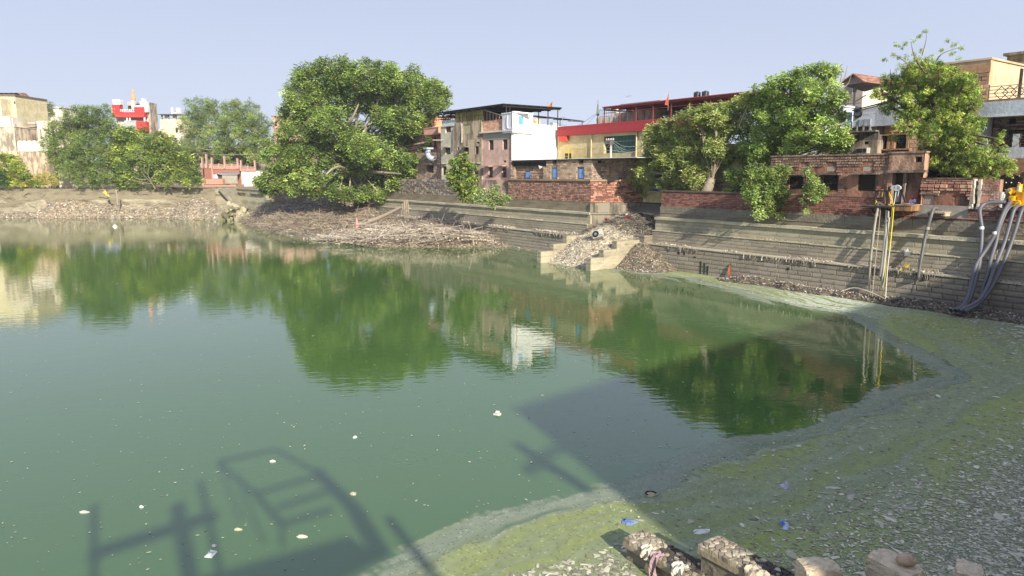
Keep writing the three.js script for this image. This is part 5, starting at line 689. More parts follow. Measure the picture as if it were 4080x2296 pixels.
{ // panelled shed with printed sheets, and the grey block below it
  const N = 54, q = (x, y) => BK.at(...crop(3340, 380, 5.5775)(x, y), N), a = q(318, 715), b = q(800, 690), c = q(840, 228), d = q(335, 385), e = q(350, 352);
  const t = thing('panelled_shed', 'shed clad in white printed sheets with a small hatch and a hanging black ring', 'shed', BK, [a[0], a[1], N]);
  mb().prism([[a[0], a[1]], [b[0] + 1.6, b[1] + 0.02], [b[0] + 1.6, c[1] + 0.5], [c[0], c[1]], [e[0], e[1]], [a[0], e[1] - 0.1]], N, N + 3).build('panel', plaster('#b9bec8'), t);
  const cv = document.createElement('canvas'); cv.width = 512; cv.height = 384; const x = cv.getContext('2d'); x.fillStyle = '#c4c9d2'; x.fillRect(0, 0, 512, 384); x.fillStyle = '#23252c'; x.font = 'bold 30px sans-serif';
  x.fillText('AR', 120, 96); x.fillText('ARISTONE', 232, 88); x.fillText('AR', 106, 214); x.fillText('ARISTONE', 208, 206); x.fillText('AR', 96, 330); x.fillText('AR', 470, 60);
  for (let k = 0; k < 9; k++) { x.fillRect(46, 60 + k * 36, 7, 9); x.fillRect(62, 76 + k * 36, 7, 9); x.fillRect(400, 30 + k * 36, 7, 9); x.fillRect(416, 46 + k * 36, 7, 9); } x.strokeStyle = '#8d929c'; x.lineWidth = 2; x.strokeRect(150, 120, 250, 2); x.strokeRect(20, 260, 400, 1);
  const ct = new THREE.CanvasTexture(cv); ct.colorSpace = THREE.SRGBColorSpace; const w = c[0] - a[0], hgt = e[1] - 0.12 - a[1]; const g = new THREE.PlaneGeometry(w, hgt); g.translate(a[0] + w / 2 - t.org[0], a[1] + hgt / 2 - t.org[1], 0.006); const pm = shadow(new THREE.Mesh(g, new THREE.MeshStandardMaterial({ map: ct, roughness: 0.6 }))); pm.name = 'printed_sheet'; t.add(pm);
  const h0 = q(468, 695), h1 = q(578, 535), h2 = q(735, 520); for (const [l, r] of [[h0[0], h1[0] - 0.02], [h1[0] + 0.02, h2[0]]]) mb().box(l, r, h0[1] + 0.03, h1[1], N - 0.08, N - 0.012).build('hatch_door', plaster('#a7aebb'), t);
  const rg = q(465, 403), tg = new THREE.TorusGeometry(0.26, 0.07, 10, 24); tg.translate(rg[0], rg[1], -(N - 0.1)); mb().geo(tg).build('black_ring', M('#17181c', { rough: 0.5 }), t);
  mb().bar([e[0] - 0.1, e[1] + 0.04, -(N - 0.05)], [c[0] + 1.6, c[1] + 0.35, -(N - 0.05)], 0.09).build('roof_edge', dark, t);
  const t2 = thing('grey_block', 'dark stained concrete block with a ledge and a beige lower wall, under the panelled shed', 'building', BK, [a[0], 5.2, N]), lo = q(500, 985)[1], vt = rect(BK, N, crop(3340, 380, 5.5775)(570, 1028), crop(3340, 380, 5.5775)(660, 1090)), ac = rect(BK, N, crop(3340, 380, 5.5775)(458, 1170), crop(3340, 380, 5.5775)(692, 1290));
  mb().box(a[0] - 2, b[0] + 0.3, lo, a[1] - 0.02, N + 0.15, N + 4).build('upper_wall', stained('#7d7870'), t2); mb().box(a[0] - 2, b[0] + 0.3, lo + 0.55, lo + 0.65, N - 0.3, N + 0.14).build('ledge', stained('#8d877d'), t2); for (let k = 0; k < 3; k++) mb().box(lerp(a[0], b[0], 0.2 + 0.3 * k), lerp(a[0], b[0], 0.2 + 0.3 * k) + 0.1, lo + 0.66, lo + 1.1, N - 0.1, N + 0.14).build('bracket', stained('#a39d92'), t2);
  wallFace(mb(), a[0] - 3, b[0] + 0.3, 5.2, lo - 0.02, N + 0.1, N + 4, [vt], 0.25).build('lower_wall', stained('#a3937f'), t2); mb().box(...vt, N + 0.3, N + 0.33).build('vent', dark, t2);
  const au = thing('air_conditioner', 'white window air conditioner in the beige wall above the brick house', 'air conditioner', BK, [ac[0], ac[2], N]); mb().box(ac[0], ac[1], ac[2], ac[3], N - 0.4, N + 0.1).build('case', plaster('#b9b6ae'), au); for (const [u0, u1] of [[0.06, 0.6], [0.68, 0.95]]) mb().box(lerp(ac[0], ac[1], u0), lerp(ac[0], ac[1], u1), ac[2] + 0.06, ac[3] - 0.06, N - 0.42, N - 0.401).build('grille', dark, au);
  const bt = thing('tarpaulin', 'light blue-white tarpaulin hanging left of the panelled shed', 'tarpaulin', BK, [a[0], a[1], N - 0.2]), m = mb(), T0 = q(190, 715), T1 = q(316, 372); for (let k = 0; k < 8; k++) { const x0 = lerp(T0[0], T1[0], k / 8), x1 = lerp(T0[0], T1[0], (k + 1) / 8); m.quad([x0, T0[1] + 0.1, N + 0.1 * (k % 2)], [x1, T0[1] + 0.1, N + 0.1 * ((k + 1) % 2)], [x1, T1[1], N + 0.1 * ((k + 1) % 2)], [x0, T1[1], N + 0.1 * (k % 2)]); } m.build('sheet', M('#a9cdf0', { ds: true }), bt); mb().box(T0[0], T0[0] + (T1[0] - T0[0]) * 0.72, T0[1] - 0.1, T0[1] + 0.45, N + 0.05, N + 0.3).build('dark_fold', M('#141a3c'), bt);
}
{ // house with a tiled gable roof
  const N = 78, K = crop(3300, 260, 7.25), q = (x, y) => BK.at(...K(x, y), N), a = q(480, 500), ap = q(790, 288), b = q(1020, 470), t = thing('gabled_house', 'grey and cream house with a red-tiled gable roof between the right trees', 'house', BK, [ap[0], 5.2, N]), dp = 13;
  mb().prism([[a[0], 5.2], [b[0], 5.2], [b[0], b[1]], [ap[0], ap[1]], [a[0], a[1]]], N, N + dp).build('wall', plaster('#b3a596'), t);
  mb().box(b[0] + 0.002, b[0] + 0.05, 5.2, b[1] - 0.05, N + 0.05, N + dp).build('cream_side', plaster('#f0e3c4'), t);
  for (const [p, r, sg] of [[ap, b, 1], [ap, a, -1]]) for (let i = 0; i < 9; i++) for (let j = 0; j < 14; j++) { const u0 = i / 9, u1 = (i + 1) / 9, x0 = lerp(p[0], r[0] + sg * 0.5, u0), x1 = lerp(p[0], r[0] + sg * 0.5, u1), y0 = lerp(p[1], r[1] - 0.3, u0) + 0.12, y1 = lerp(p[1], r[1] - 0.3, u1) + 0.06, n0 = N - 0.5 + j * dp / 14, n1 = n0 + dp / 14 - 0.06; const o = mb(); if (sg > 0) o.quad([x0, y0 + 0.07, n0], [x1, y1 + 0.09, n0], [x1, y1 + 0.09, n1], [x0, y0 + 0.07, n1]).quad([x1, y1 - 0.02, n0], [x1, y1 - 0.02, n1], [x1, y1 + 0.09, n1], [x1, y1 + 0.09, n0]).quad([x0, y0 - 0.05, n0], [x1, y1 - 0.05, n0], [x1, y1 + 0.09, n0], [x0, y0 + 0.07, n0]); else o.quad([x1, y1 + 0.09, n0], [x0, y0 + 0.07, n0], [x0, y0 + 0.07, n1], [x1, y1 + 0.09, n1]).quad([x1, y1 - 0.05, n0], [x0, y0 - 0.05, n0], [x0, y0 + 0.07, n0], [x1, y1 + 0.09, n0]); o.build('roof_tile', flat(pick(['#a87862', '#986a56', '#b58a72', '#8c6250'])), t); }
  const w = rect(BK, N, K(730, 660), K(820, 780)); mb().box(...w, N - 0.03, N + 0.03).build('window', glass, t); mb().box(w[0] - 0.1, w[0], w[2] - 0.1, w[3] + 0.1, N - 0.06, N).build('frame', plaster('#cfc6b8'), t); const w2 = rect(BK, N, K(660, 1190), K(810, 1330)); mb().box(...w2, N - 0.03, N + 0.03).build('window', glass, t);
  mb().box(a[0], b[0], q(700, 1095)[1], q(700, 1080)[1], N - 0.04, N).build('floor_band', plaster('#c5b8a8'), t);
  const pl = q(770, 1330), pt = q(835, 600), ps = thing('roof_post', 'tall steel post carrying a small tin awning before the gabled house', 'post', BK, [pl[0], pl[1], 70]), P = (x, y) => BK.at(...K(x, y), 70), m = mb(), A = P(770, 1340), B = P(830, 600), D = P(1270, 540), E0 = P(800, 1045), F = P(1110, 855); m.bar([A[0], A[1] - 1, -70], [B[0] - 0.2, B[1], -70], 0.16).bar([E0[0], E0[1], -70], [F[0], F[1], -70], 0.09); m.build('post', metal('#6a6763'), ps); mb().quad([B[0] - 0.8, B[1] + 0.05, 69], [D[0], D[1] + 0.1, 69], [D[0], D[1] + 0.1, 73], [B[0] - 0.8, B[1] - 0.3, 73]).build('awning', M('#585a5e', { ds: true, bump: TX.corr, bs: 0.03 }), ps);
}
// ---------------------------------------------------------------- buildings on the far left
const CL = crop(0, 340, 4.8333), CM = crop(400, 360, 6.5917), CT = crop(780, 560, 6.5917);
{
  let N = 150, q = (C, x, y, n = N) => FT.at(...C(x, y), n), t;
  { const a = q(CL, -420, 650), b = q(CL, 330, 650), h = q(CL, 260, 205)[1], hw = q(CL, 330, 300)[1]; t = thing('cream_house', 'tall cream house with narrow windows at the far left edge', 'house', FT, [b[0], 5.2, N]); mb().box(a[0], b[0], 5.2, h, N, N + 10).build('wall', plaster('#e0d3a6'), t); mb().box(a[0] - 0.2, b[0] + 0.2, h, h + 0.3, N - 0.3, N + 10).build('coping', flat('#7d6a5a'), t); const c = q(CL, 110, 400, N - 3), hh = q(CL, 60, 250, N - 3)[1]; mb().box(a[0], c[0] - 1, 5.2, hh, N - 3, N - 0.01).build('front_block', plaster('#e6d9b2'), t); for (const [x0, x1, y0, y1] of [[258, 274, 300, 365], [165, 195, 470, 610], [250, 288, 490, 630], [212, 224, 480, 620]]) { const r = rect(FT, N, CL(x0, y0), CL(x1, y1)); win(t, [r[0], Math.max(r[1], r[0] + 0.4), r[2], r[3]], N - 0.19, 'wood', { pane: y0 > 400 ? M('#cfc39a') : M('#4d4a44'), depth: 0.15, frame: plaster('#efe6c8') }); } }
  { N = 210; const a = q(CL, -500, 230), b = q(CL, 440, 230), h = q(CL, 380, 240)[1]; t = thing('fort_wall', 'distant red sandstone fort wall with rounded battlements', 'wall', FT, [b[0], 5.2, N]); mb().box(a[0] - 20, q(CL, 560, 300)[0], 5.2, q(CL, 560, 275)[1], N, N + 4).build('wall', stained('#a87a60'), t); mb().cyl(q(CL, 385, 200)[0], 5.2, h, N + 1, 3.6, 3.4, 20).build('tower', stained('#a8775c'), t); for (let k = 0; k < 14; k++) { const x = q(CL, 385 - k * 95, 180)[0], w = 2.0, y0 = q(CL, 385, 230)[1], y1 = q(CL, 385, 150)[1]; const pl = [[x - w, y0 - 1], [x + w, y0 - 1], [x + w, y1 - 0.8], [x + w * 0.6, y1], [x - w * 0.6, y1], [x - w, y1 - 0.8]]; mb().prism(pl, N - 0.6, N + 0.8).build('merlon', stained('#9a7058'), t); } for (let k = 0; k < 3; k++) { const x = q(CL, 490 + k * 65, 250)[0]; mb().prism([[x - 1.1, q(CL, 0, 280)[1] - 1], [x + 1.1, q(CL, 0, 280)[1] - 1], [x + 1.1, q(CL, 0, 250)[1]], [x, q(CL, 0, 232)[1]], [x - 1.1, q(CL, 0, 250)[1]]], N, N + 1).build('merlon', stained('#9a7058'), t); } }
  { N = 136; const q2 = (x, y) => FT.at(...CL(x, y), N), a = q2(-260, 800), b = q2(265, 800), h = q2(100, 805)[1]; t = thing('rough_wall_house', 'low rough grey-beige house wall at the left edge above the creeper', 'house', FT, [b[0], 5.2, N]); mb().box(a[0], b[0], 5.2, h, N, N + 6).build('wall', stained('#cfbfa6'), t); mb().box(a[0], b[0] + 0.1, h, h + 0.15, N - 0.1, N + 6).build('coping', plaster('#d9cbb3'), t); mb().box(a[0], q2(75, 600)[0], h + 0.15, q2(0, 590)[1], N + 1.5, N + 5).build('upper_wall', plaster('#e6dac6'), t); const p = q2(165, 700); mb().cyl(p[0], h, q2(165, 630)[1], N + 1, 0.07).build('pipe', plaster('#eee8dc'), t);
    const d0 = q2(75, 600), d1 = q2(402, 640), t2 = thing('weathered_house', 'pink-grey weathered house with a projecting cornice, behind the rough wall', 'house', FT, [d1[0], 5.2, N + 4]); const hh = q2(390, 660)[1]; mb().box(d0[0], d1[0], 5.2, hh, N + 6.2, N + 10).build('wall', stained('#b8a596'), t2); for (const o of [0, 0.45]) mb().box(d0[0], d1[0] + 0.2 - o * 0.3, hh - 1.0 + o, hh - 0.8 + o, N + 5.8 + o * 0.4, N + 6.2).build('cornice', stained('#9d8a7c'), t2); const w = rect(FT, N + 6.2, CL(378, 890), CL(404, 1030)); mb().box(...w, N + 6.1, N + 6.25).build('window', dark, t2); mb().box(w[0] - 0.4, w[1] + 0.6, w[3] + 0.1, w[3] + 0.6, N + 5.4, N + 6.2).build('bracket', stained('#84705f'), t2);
    const e0 = q2(395, 680), e1 = q2(860, 680), t3 = thing('pale_stone_house', 'pale cream block house above scalloped parapet, left of the dark bush', 'house', FT, [e1[0], 5.2, N]); const he = q2(600, 672)[1], hb = q2(600, 1040)[1]; const wd = rect(FT, N + 4.5, CL(745, 850), CL(812, 1040)); wallFace(mb(), e0[0], e1[0] + 1.5, 5.2, he, N + 4.5, N + 9, [wd], 0.3).build('wall', plaster('#efe2cc'), t3); win(t3, wd, N + 4.5, 'wood', { pane: M('#8d8a62'), frame: plaster('#cfc4a8') }); mb().box(e0[0], e1[0] + 1.6, he, he + 0.15, N + 4.4, N + 9).build('coping', plaster('#e9dcc4'), t3); for (let k = 0; k < 5; k++) mb().box(e0[0] + 0.05, e1[0] + 1.4, hb + 0.5 + k * 1.6, hb + 0.53 + k * 1.6, N + 4.47, N + 4.51).build('course_line', plaster('#cdbfa6'), t3);
    const f0 = q2(300, 1250), t4 = thing('scalloped_parapet', 'pale scalloped parapet wall with rounded merlons at the left', 'wall', FT, [f0[0], 5.2, N]), fb = q2(300, 1265)[1], ft = q2(300, 1060)[1]; for (let k = 0; k < 7; k++) { const x = q2(348 + k * 92, 1100)[0], w = 0.435, pl = [[x - w, fb], [x + w, fb], [x + w, ft - 0.55], [x + w * 0.72, ft - 0.15], [x, ft], [x - w * 0.72, ft - 0.15], [x - w, ft - 0.55]]; mb().prism(pl, N + 0.3, N + 0.7).build('merlon', plaster('#e9dfce'), t4); } mb().box(f0[0], q2(900, 1250)[0], 5.2, fb, N + 0.2, N + 1.6).build('wall', stained('#c9b196'), t4); mb().box(f0[0], q2(900, 1250)[0], fb - 0.1, fb + 0.04, N + 0.1, N + 0.9).build('ledge', plaster('#ded0b8'), t4);
  }
  { N = 172; const Q = (x, y, n = N) => FT.at(...CM(x, y), n), a = Q(302, 500), b = Q(1150, 500); t = thing('red_house', 'bright red and white balcony house with a lattice balcony panel', 'house', FT, [(a[0] + b[0]) / 2, 5.2, N]);
    const rd = M('#d9383a', { map: TX.grain, rough: 0.7 }), wt = plaster('#f0eeea'), Y = y => Q(600, y)[1], X = x => Q(x, 500)[0];
    mb().box(a[0], b[0], 5.2, Y(700), N + 1.5, N + 4.5).build('wall', plaster('#d8d0c6'), t); mb().box(X(1150), X(1215), 5.2, Y(300), N + 1.4, N + 5).build('side_wall', stained('#b3a794'), t);
    mb().box(X(302), X(500), Y(640), Y(375), N, N + 1.5).box(X(500.2), X(880), Y(640), Y(575), N, N + 1.5).box(X(880.2), X(1140), Y(640), Y(435), N, N + 1.5).build('red_front', rd, t); mb().box(X(302), X(1142), Y(712), Y(640) - 0.01, N - 0.3, N + 1.5).build('red_fascia', M('#c9423c', { map: TX.grain, rough: 0.7 }), t);
    mb().box(X(912), X(1170), Y(1075), Y(815), N - 0.2, N + 1.4).build('red_panel', rd, t); mb().box(X(590), X(910), Y(1100), Y(790), N + 0.1, N + 1.4).build('grey_wall', plaster('#aeb0ae'), t); mb().box(X(730), X(1110), Y(810), Y(716), N + 1.2, N + 1.49).build('recess', flat('#a89684'), t); for (const x of [660, 735, 1120]) mb().box(X(x), X(x + 30), Y(815), Y(713), N - 0.1, N + 0.2).build('post', wt, t);
    mb().box(X(330), X(522), Y(375) + 0.01, Y(240), N + 0.1, N + 1.5).build('white_block', wt, t); mb().box(X(810), X(870), Y(500), Y(262), N + 0.2, N + 1.5).build('white_pier', wt, t); mb().box(X(1030), X(1215), Y(570), Y(285), N + 0.3, N + 1.39).box(X(1075), X(1130), Y(285) + 0.01, Y(205), N + 0.3, N + 1.5).build('white_tower', wt, t); mb().box(X(880), X(1029), Y(434), Y(390), N + 0.1, N + 1.4).build('white_band', wt, t); mb().box(X(870), X(1029), Y(388), Y(350), N + 1, N + 2).build('dark_unit', dark, t);
    mb().box(X(540), X(720), Y(500), Y(265), N + 3, N + 8).build('roof_room', plaster('#bfae98'), t); mb().box(X(552), X(680), Y(500), Y(370), N + 2.95, N + 3.02).build('door', M('#2c2a2a'), t); for (let k = 0; k < 5; k++) mb().box(X(722), X(805), Y(470 - k * 26), Y(462 - k * 26), N + 1.6, N + 1.9).build('stair_tread', flat('#b08f70'), t);
    const lp = mb().box(X(515), X(875), Y(560), Y(495), N - 0.03, N - 0.002).build('lattice_panel', wt, t); for (let k = 0; k < 7; k++) { const x0 = X(530 + k * 50), x1 = X(560 + k * 50), ym = Y(527); mb().prism([[x0, ym], [(x0 + x1) / 2, ym - 0.5], [x1, ym], [(x0 + x1) / 2, ym + 0.5]], N - 0.06, N - 0.035).build('lattice_piece', flat('#5a5550'), lp); }
    const st = Q(672, 270), sp = thing('roof_finial', 'orange draped figure-like finial on the red house roof', 'ornament', FT, [st[0], Y(270), N + 3]); mb().lathe(st[0], Y(270), N + 3.4, [[0, 0], [0.45, 0], [0.5, 0.8], [0.35, 1.6], [0.22, 2.0], [0.36, 2.4], [0.22, 2.9], [0, 3.0]], 14).build('finial', M('#e0986a'), sp); }
  { N = 178; const Q = (x, y, n = N) => FT.at(...CM(x, y), n), X = x => Q(x, 800)[0], Y = y => Q(1700, y)[1]; t = thing('cement_house', 'bare cement house with a thin tin rooftop shed left of the second tree', 'house', FT, [X(1800), 5.2, N]); mb().box(X(1560), X(2300), 5.2, Y(765), N, N + 3).build('wall', plaster('#d9ccb4'), t); for (const x of [1590, 1765, 1960, 2150]) mb().box(X(x), X(x + 22), Y(764), Y(645), N + 0.2, N + 0.6).build('post', flat('#8d867c'), t); mb().box(X(1640), X(1745), Y(764), Y(650), N + 1, N + 1.3).box(X(1850), X(1950), Y(764), Y(650), N + 1, N + 1.3).build('sheet', plaster('#f2efe8'), t); mb().box(X(1525), X(2200), Y(640), Y(628), N - 0.8, N + 3).build('tin_roof', M('#6f6d6c', { bump: TX.corr, bs: 0.03 }), t); mb().box(X(1770), X(1815), Y(628), Y(430), N + 2, N + 3).box(X(1900), X(2000), Y(628), Y(440), N + 2.2, N + 3).box(X(1770), X(2000), Y(585), Y(570), N + 2, N + 2.3).build('roof_frame', plaster('#e9e9ee'), t); mb().box(X(1960), X(2010), Y(1110), Y(985), N - 0.05, N + 0.02).build('window', dark, t);
    const t2 = thing('orange_brick_wall', 'orange brick and white low house below the cement house', 'house', FT, [X(1700), 5.2, N - 8]), Z = N - 8, X2 = x => Q(x, 1200, Z)[0], Y2 = y => Q(1700, y, Z)[1]; mb().box(X2(1590), X2(1790), 5.2, Y2(1160), Z, Z + 5).build('brick_wall', flat('#c98660'), t2); mb().box(X2(1790.5), X2(1850), 5.2, Y2(1160), Z - 0.1, Z + 5).build('pier', plaster('#cfc6ba'), t2); mb().box(X2(1850.5), X2(2100), 5.2, Y2(1190), Z, Z + 5).build('white_wall', plaster('#f0e9d6'), t2); for (let k = 0; k < 8; k++) mb().box(X2(1590), X2(1790), Y2(1180 + k * 22), Y2(1183 + k * 22), Z - 0.03, Z).build('brick_course', flat('#a86c4c'), t2);
    const t3 = thing('far_white_house', 'low white house far behind, between the red and cement houses', 'house', FT, [X(1450), 5.2, 200]), X3 = x => Q(x, 1000, 200)[0], Y3 = y => Q(1400, y, 200)[1]; mb().box(X3(1360), X3(1660), 5.2, Y3(1010), 200, 206).build('wall', plaster('#eee8da'), t3); mb().box(X3(1300), X3(1570), 5.2, Y3(885), 214, 220).build('grey_wall', stained('#b5b2b0'), t3); for (let k = 0; k < 3; k++) mb().box(X3(1445), X3(1475), Y3(965 + 0 - k * 22), Y3(950 - k * 22), 213.9, 214.02).build('window', dark, t3);
    const t4 = thing('far_white_house', 'sliver of white house between the far-left tree and the left bush', 'house', FT, [-100, 5.2, 185]), A = FT.at(...CL(900, 440), 185), B = FT.at(...CL(1230, 440), 185); mb().box(A[0], B[0], 5.2, A[1], 185, 192).build('wall', plaster('#f0e8da'), t4); mb().box(A[0] - 0.3, B[0] + 0.3, A[1], A[1] + 0.3, 184.7, 192).build('coping', plaster('#e0d8ca'), t4);
    const C = FT.at(...DP(685, 294), 165), E1 = FT.at(...DP(712, 294), 165), t5 = thing('pink_tower_house', 'slim pinkish house with small top openings left of the big tree', 'house', FT, [C[0], 5.2, 165]); mb().box(C[0], E1[0] + 6, 5.2, C[1], 165, 172).build('wall', stained('#c0a08c'), t5); mb().box(C[0] - 0.2, E1[0] + 6, C[1], C[1] + 0.25, 164.8, 172).build('coping', stained('#a88c7a'), t5); for (const k of [0, 1]) mb().box(C[0] + 0.5 + k * 1.1, C[0] + 1.0 + k * 1.1, C[1] - 2, C[1] - 1, 164.95, 165.02).build('window', dark, t5); }
  { const a = FT.at(...DP(430, 400), 168), b = FT.at(...DP(720, 400), 168), h = FT.at(...DP(560, 372), 168)[1], t6 = thing('shaded_house', 'dim grey-brown house behind the sandstone terrace and under the second tree', 'house', FT, [a[0], 5.2, 168]); const w = []; for (let k = 0; k < 5; k++) w.push([lerp(a[0], b[0], 0.12 + k * 0.18), lerp(a[0], b[0], 0.2 + k * 0.18), 5.3, 8.2]); wallFace(mb(), a[0], b[0], 5.2, h, 168, 174, w, 0.4).build('wall', stained('#8a7d72'), t6); for (const r of w) win(t6, r, 168, 'wood'); }
  { N = 156; const Q = (x, y, n = N) => FT.at(...CT(x, y), n), X = x => Q(x, 800)[0], Y = y => Q(700, y)[1], sb = '#c29a86'; t = thing('brick_terrace', 'red sandstone terrace with carved railing panels and slender posts', 'terrace', FT, [X(700), 5, N]);
    mb().box(X(-60), X(220), 4.8, Y(740), N + 4, N + 9).box(X(220), X(1130), 4.8, Y(740), N, N + 9).box(X(1130), X(1195), 4.8, Y(800), N + 0.6, N + 9).build('wall', flat('#b9846e'), t); mb().box(X(225), X(430), 4.8, Y(745), N - 0.1, N - 0.01).build('brick_flank', flat('#a5715c'), t); for (let k = 0; k < 14; k++) mb().box(X(225), X(1130), Y(760 + k * 34), Y(757 + k * 34), N - 0.13, N - 0.002).build('brick_course', flat('#8e5540'), t);
    const rl = (x0, x1, y0, y1, n) => { mb().box(X(x0), X(x1), Y(y1), Y(y1 - 26), n - 0.15, n + 0.15).box(X(x0), X(x1), Y(y0 + 18), Y(y0), n - 0.15, n + 0.15).build('rail', flat(sb), t); const k = Math.max(2, Math.round((x1 - x0) / 165)); for (let i = 0; i < k; i++) mb().box(lerp(X(x0), X(x1), i / k) + 0.15, lerp(X(x0), X(x1), (i + 1) / k) - 0.15, Y(y1 - 27), Y(y0 + 19), n - 0.05, n + 0.05).build('railing_panel', flat('#b58c7a'), t); for (let i = 0; i <= k; i++) mb().box(lerp(X(x0), X(x1), i / k) - 0.14, lerp(X(x0), X(x1), i / k) + 0.14, Y(y1), Y(y0 - 25), n - 0.22, n + 0.22).build('railing_post', flat('#c6a090'), t); };
    rl(435, 1120, 630, 740, N + 0.2); rl(1200, 1580, 690, 800, N - 0.4); rl(-60, 200, 620, 720, N + 4);
    for (const [x, y0, y1] of [[188, 450, 720], [300, 360, 715], [438, 445, 1240], [770, 405, 735], [1110, 470, 740], [1200, 520, 800], [1562, 520, 800]]) mb().box(X(x - 14), X(x + 14), Y(y1), Y(y0), N - 0.3, N + 0.3).build('post', flat('#c6a594'), t);
    mb().box(X(440), X(700), Y(1005), Y(890), N - 0.12, N).build('lilac_wall', plaster('#d9cbdc'), t); const t2 = thing('white_wall', 'white-painted low wall right of the sandstone terrace', 'wall', FT, [X(1400), 4.8, N]); mb().box(X(1200), X(2100), 4.6, Y(812), N - 0.2, N + 0.5).build('wall', plaster('#f3f0e6'), t2); mb().box(X(1200), X(2100), Y(812), Y(800), N - 0.3, N + 0.6).build('coping', plaster('#e6e0d2'), t2);
    const t3 = thing('lean_to', 'small grey sheet lean-to against the sandstone terrace', 'shed', FT, [X(960), 4.8, N - 4]), nz = N - 3.5; mb().prism([[X(850), Y(1130)], [X(1240), Y(1130)], [X(1240), Y(905)], [X(850), Y(905)]], nz, nz + 0.1).build('grey_sheet', plaster('#a5a08f'), t3); mb().quad([X(680), Y(870), nz - 0.2], [X(850), Y(905), nz - 0.2], [X(1245), Y(905), nz - 0.2], [X(1180), Y(850), N - 0.05]).quad([X(680), Y(870), nz - 0.2], [X(1180), Y(850), N - 0.05], [X(750), Y(835), N - 0.05], [X(690), Y(850), N - 1]).build('tin_roof', M('#8f8b8c', { ds: true }), t3); mb().prism([[X(730), Y(1000)], [X(850), Y(1000)], [X(850), Y(900)], [X(690), Y(880)]], nz + 0.5, nz + 0.6).build('dark_sheet', M('#4a4440'), t3);
    const t4 = thing('stone_bench_wall', 'low reddish stone bench wall before the lean-to', 'wall', FT, [X(800), 4.5, N - 5]), n4 = N - 5; mb().box(X(500), X(930), Y(1140), Y(1005), n4, n4 + 1).build('bench', flat('#bb9682'), t4); mb().box(X(840), X(935), Y(1140), Y(1000), n4 - 0.1, n4 + 1.1).build('pier', flat('#c49478'), t4); mb().box(X(500), X(1290), 3.2, Y(1145), n4 - 0.6, n4 + 4).build('plinth', flat('#bd907c'), t4); mb().box(X(495), X(1130), Y(1150), Y(1138), n4 - 0.7, n4 - 0.61).build('ledge', flat('#7d4f40'), t4); mb().box(X(438), X(500), 3.2, Y(1005), n4 - 0.7, n4 + 4).build('pillar', flat('#c08a72'), t4); }
}
// ---------------------------------------------------------------- trees
function sprayGeo(n, len, wid, droop, seedv) {
  rs(seedv); const b = mb();
  for (let i = 0; i < n; i++) {
    const a = R() * 6.283, e = rr(-0.6, 0.7), o = new THREE.Vector3(gauss() * 0.34, gauss() * 0.28, gauss() * 0.34), d = new THREE.Vector3(Math.cos(a) * Math.cos(e), Math.sin(e) - droop, Math.sin(a) * Math.cos(e)).normalize();
    const up = new THREE.Vector3(gauss() * 0.6, 1, gauss() * 0.6), sd = d.clone().cross(up).normalize().multiplyScalar(wid / 2), l = len * rr(0.7, 1.25), nn = sd.clone().cross(d).normalize().multiplyScalar(wid * 0.18);
    const t = o.clone().addScaledVector(d, l), m = o.clone().addScaledVector(d, l * 0.42), L = m.clone().add(sd).add(nn), Rr = m.clone().sub(sd).add(nn);
    const f = v => [v.x, v.y, -v.z]; b.tri(f(o), f(Rr), f(t)); b.tri(f(o), f(t), f(L));
  }
  return b.geometry();
}
const SPRAY = { broad: sprayGeo(9, 0.42, 0.30, 0.25, 301), small: sprayGeo(12, 0.30, 0.17, 0.05, 302), neem: sprayGeo(14, 0.42, 0.13, 0.35, 303), big: sprayGeo(7, 0.55, 0.30, 0.3, 304) };
const LEAFM = new THREE.MeshPhysicalMaterial({ color: 0xffffff, roughness: 0.5, side: THREE.DoubleSide, transmission: 0.22, thickness: 0, specularIntensity: 0.6 });
const BARK = M('#8b7a66', { map: TX.stain, bump: TX.bumpF, bs: 0.05 }), BARKL = M('#a89a86', { map: TX.plaster, bump: TX.bumpF, bs: 0.04 }), BARKD = M('#4d4238', { map: TX.stain });
function limb(b, pts, r0, r1, n = 10, rad = 6) {   // tapered tube through world points
  const c = new THREE.CatmullRomCurve3(pts), g = new THREE.TubeGeometry(c, n, 1, rad), P = g.attributes.position, q = new THREE.Vector3();
  for (let i = 0; i <= n; i++) { c.getPointAt(i / n, q); const r = lerp(r0, r1, i / n); for (let j = 0; j <= rad; j++) { const k = i * (rad + 1) + j; P.setXYZ(k, q.x + (P.getX(k) - q.x) * r, q.y + (P.getY(k) - q.y) * r, q.z + (P.getZ(k) - q.z) * r); } }
  b.geo(g);
}
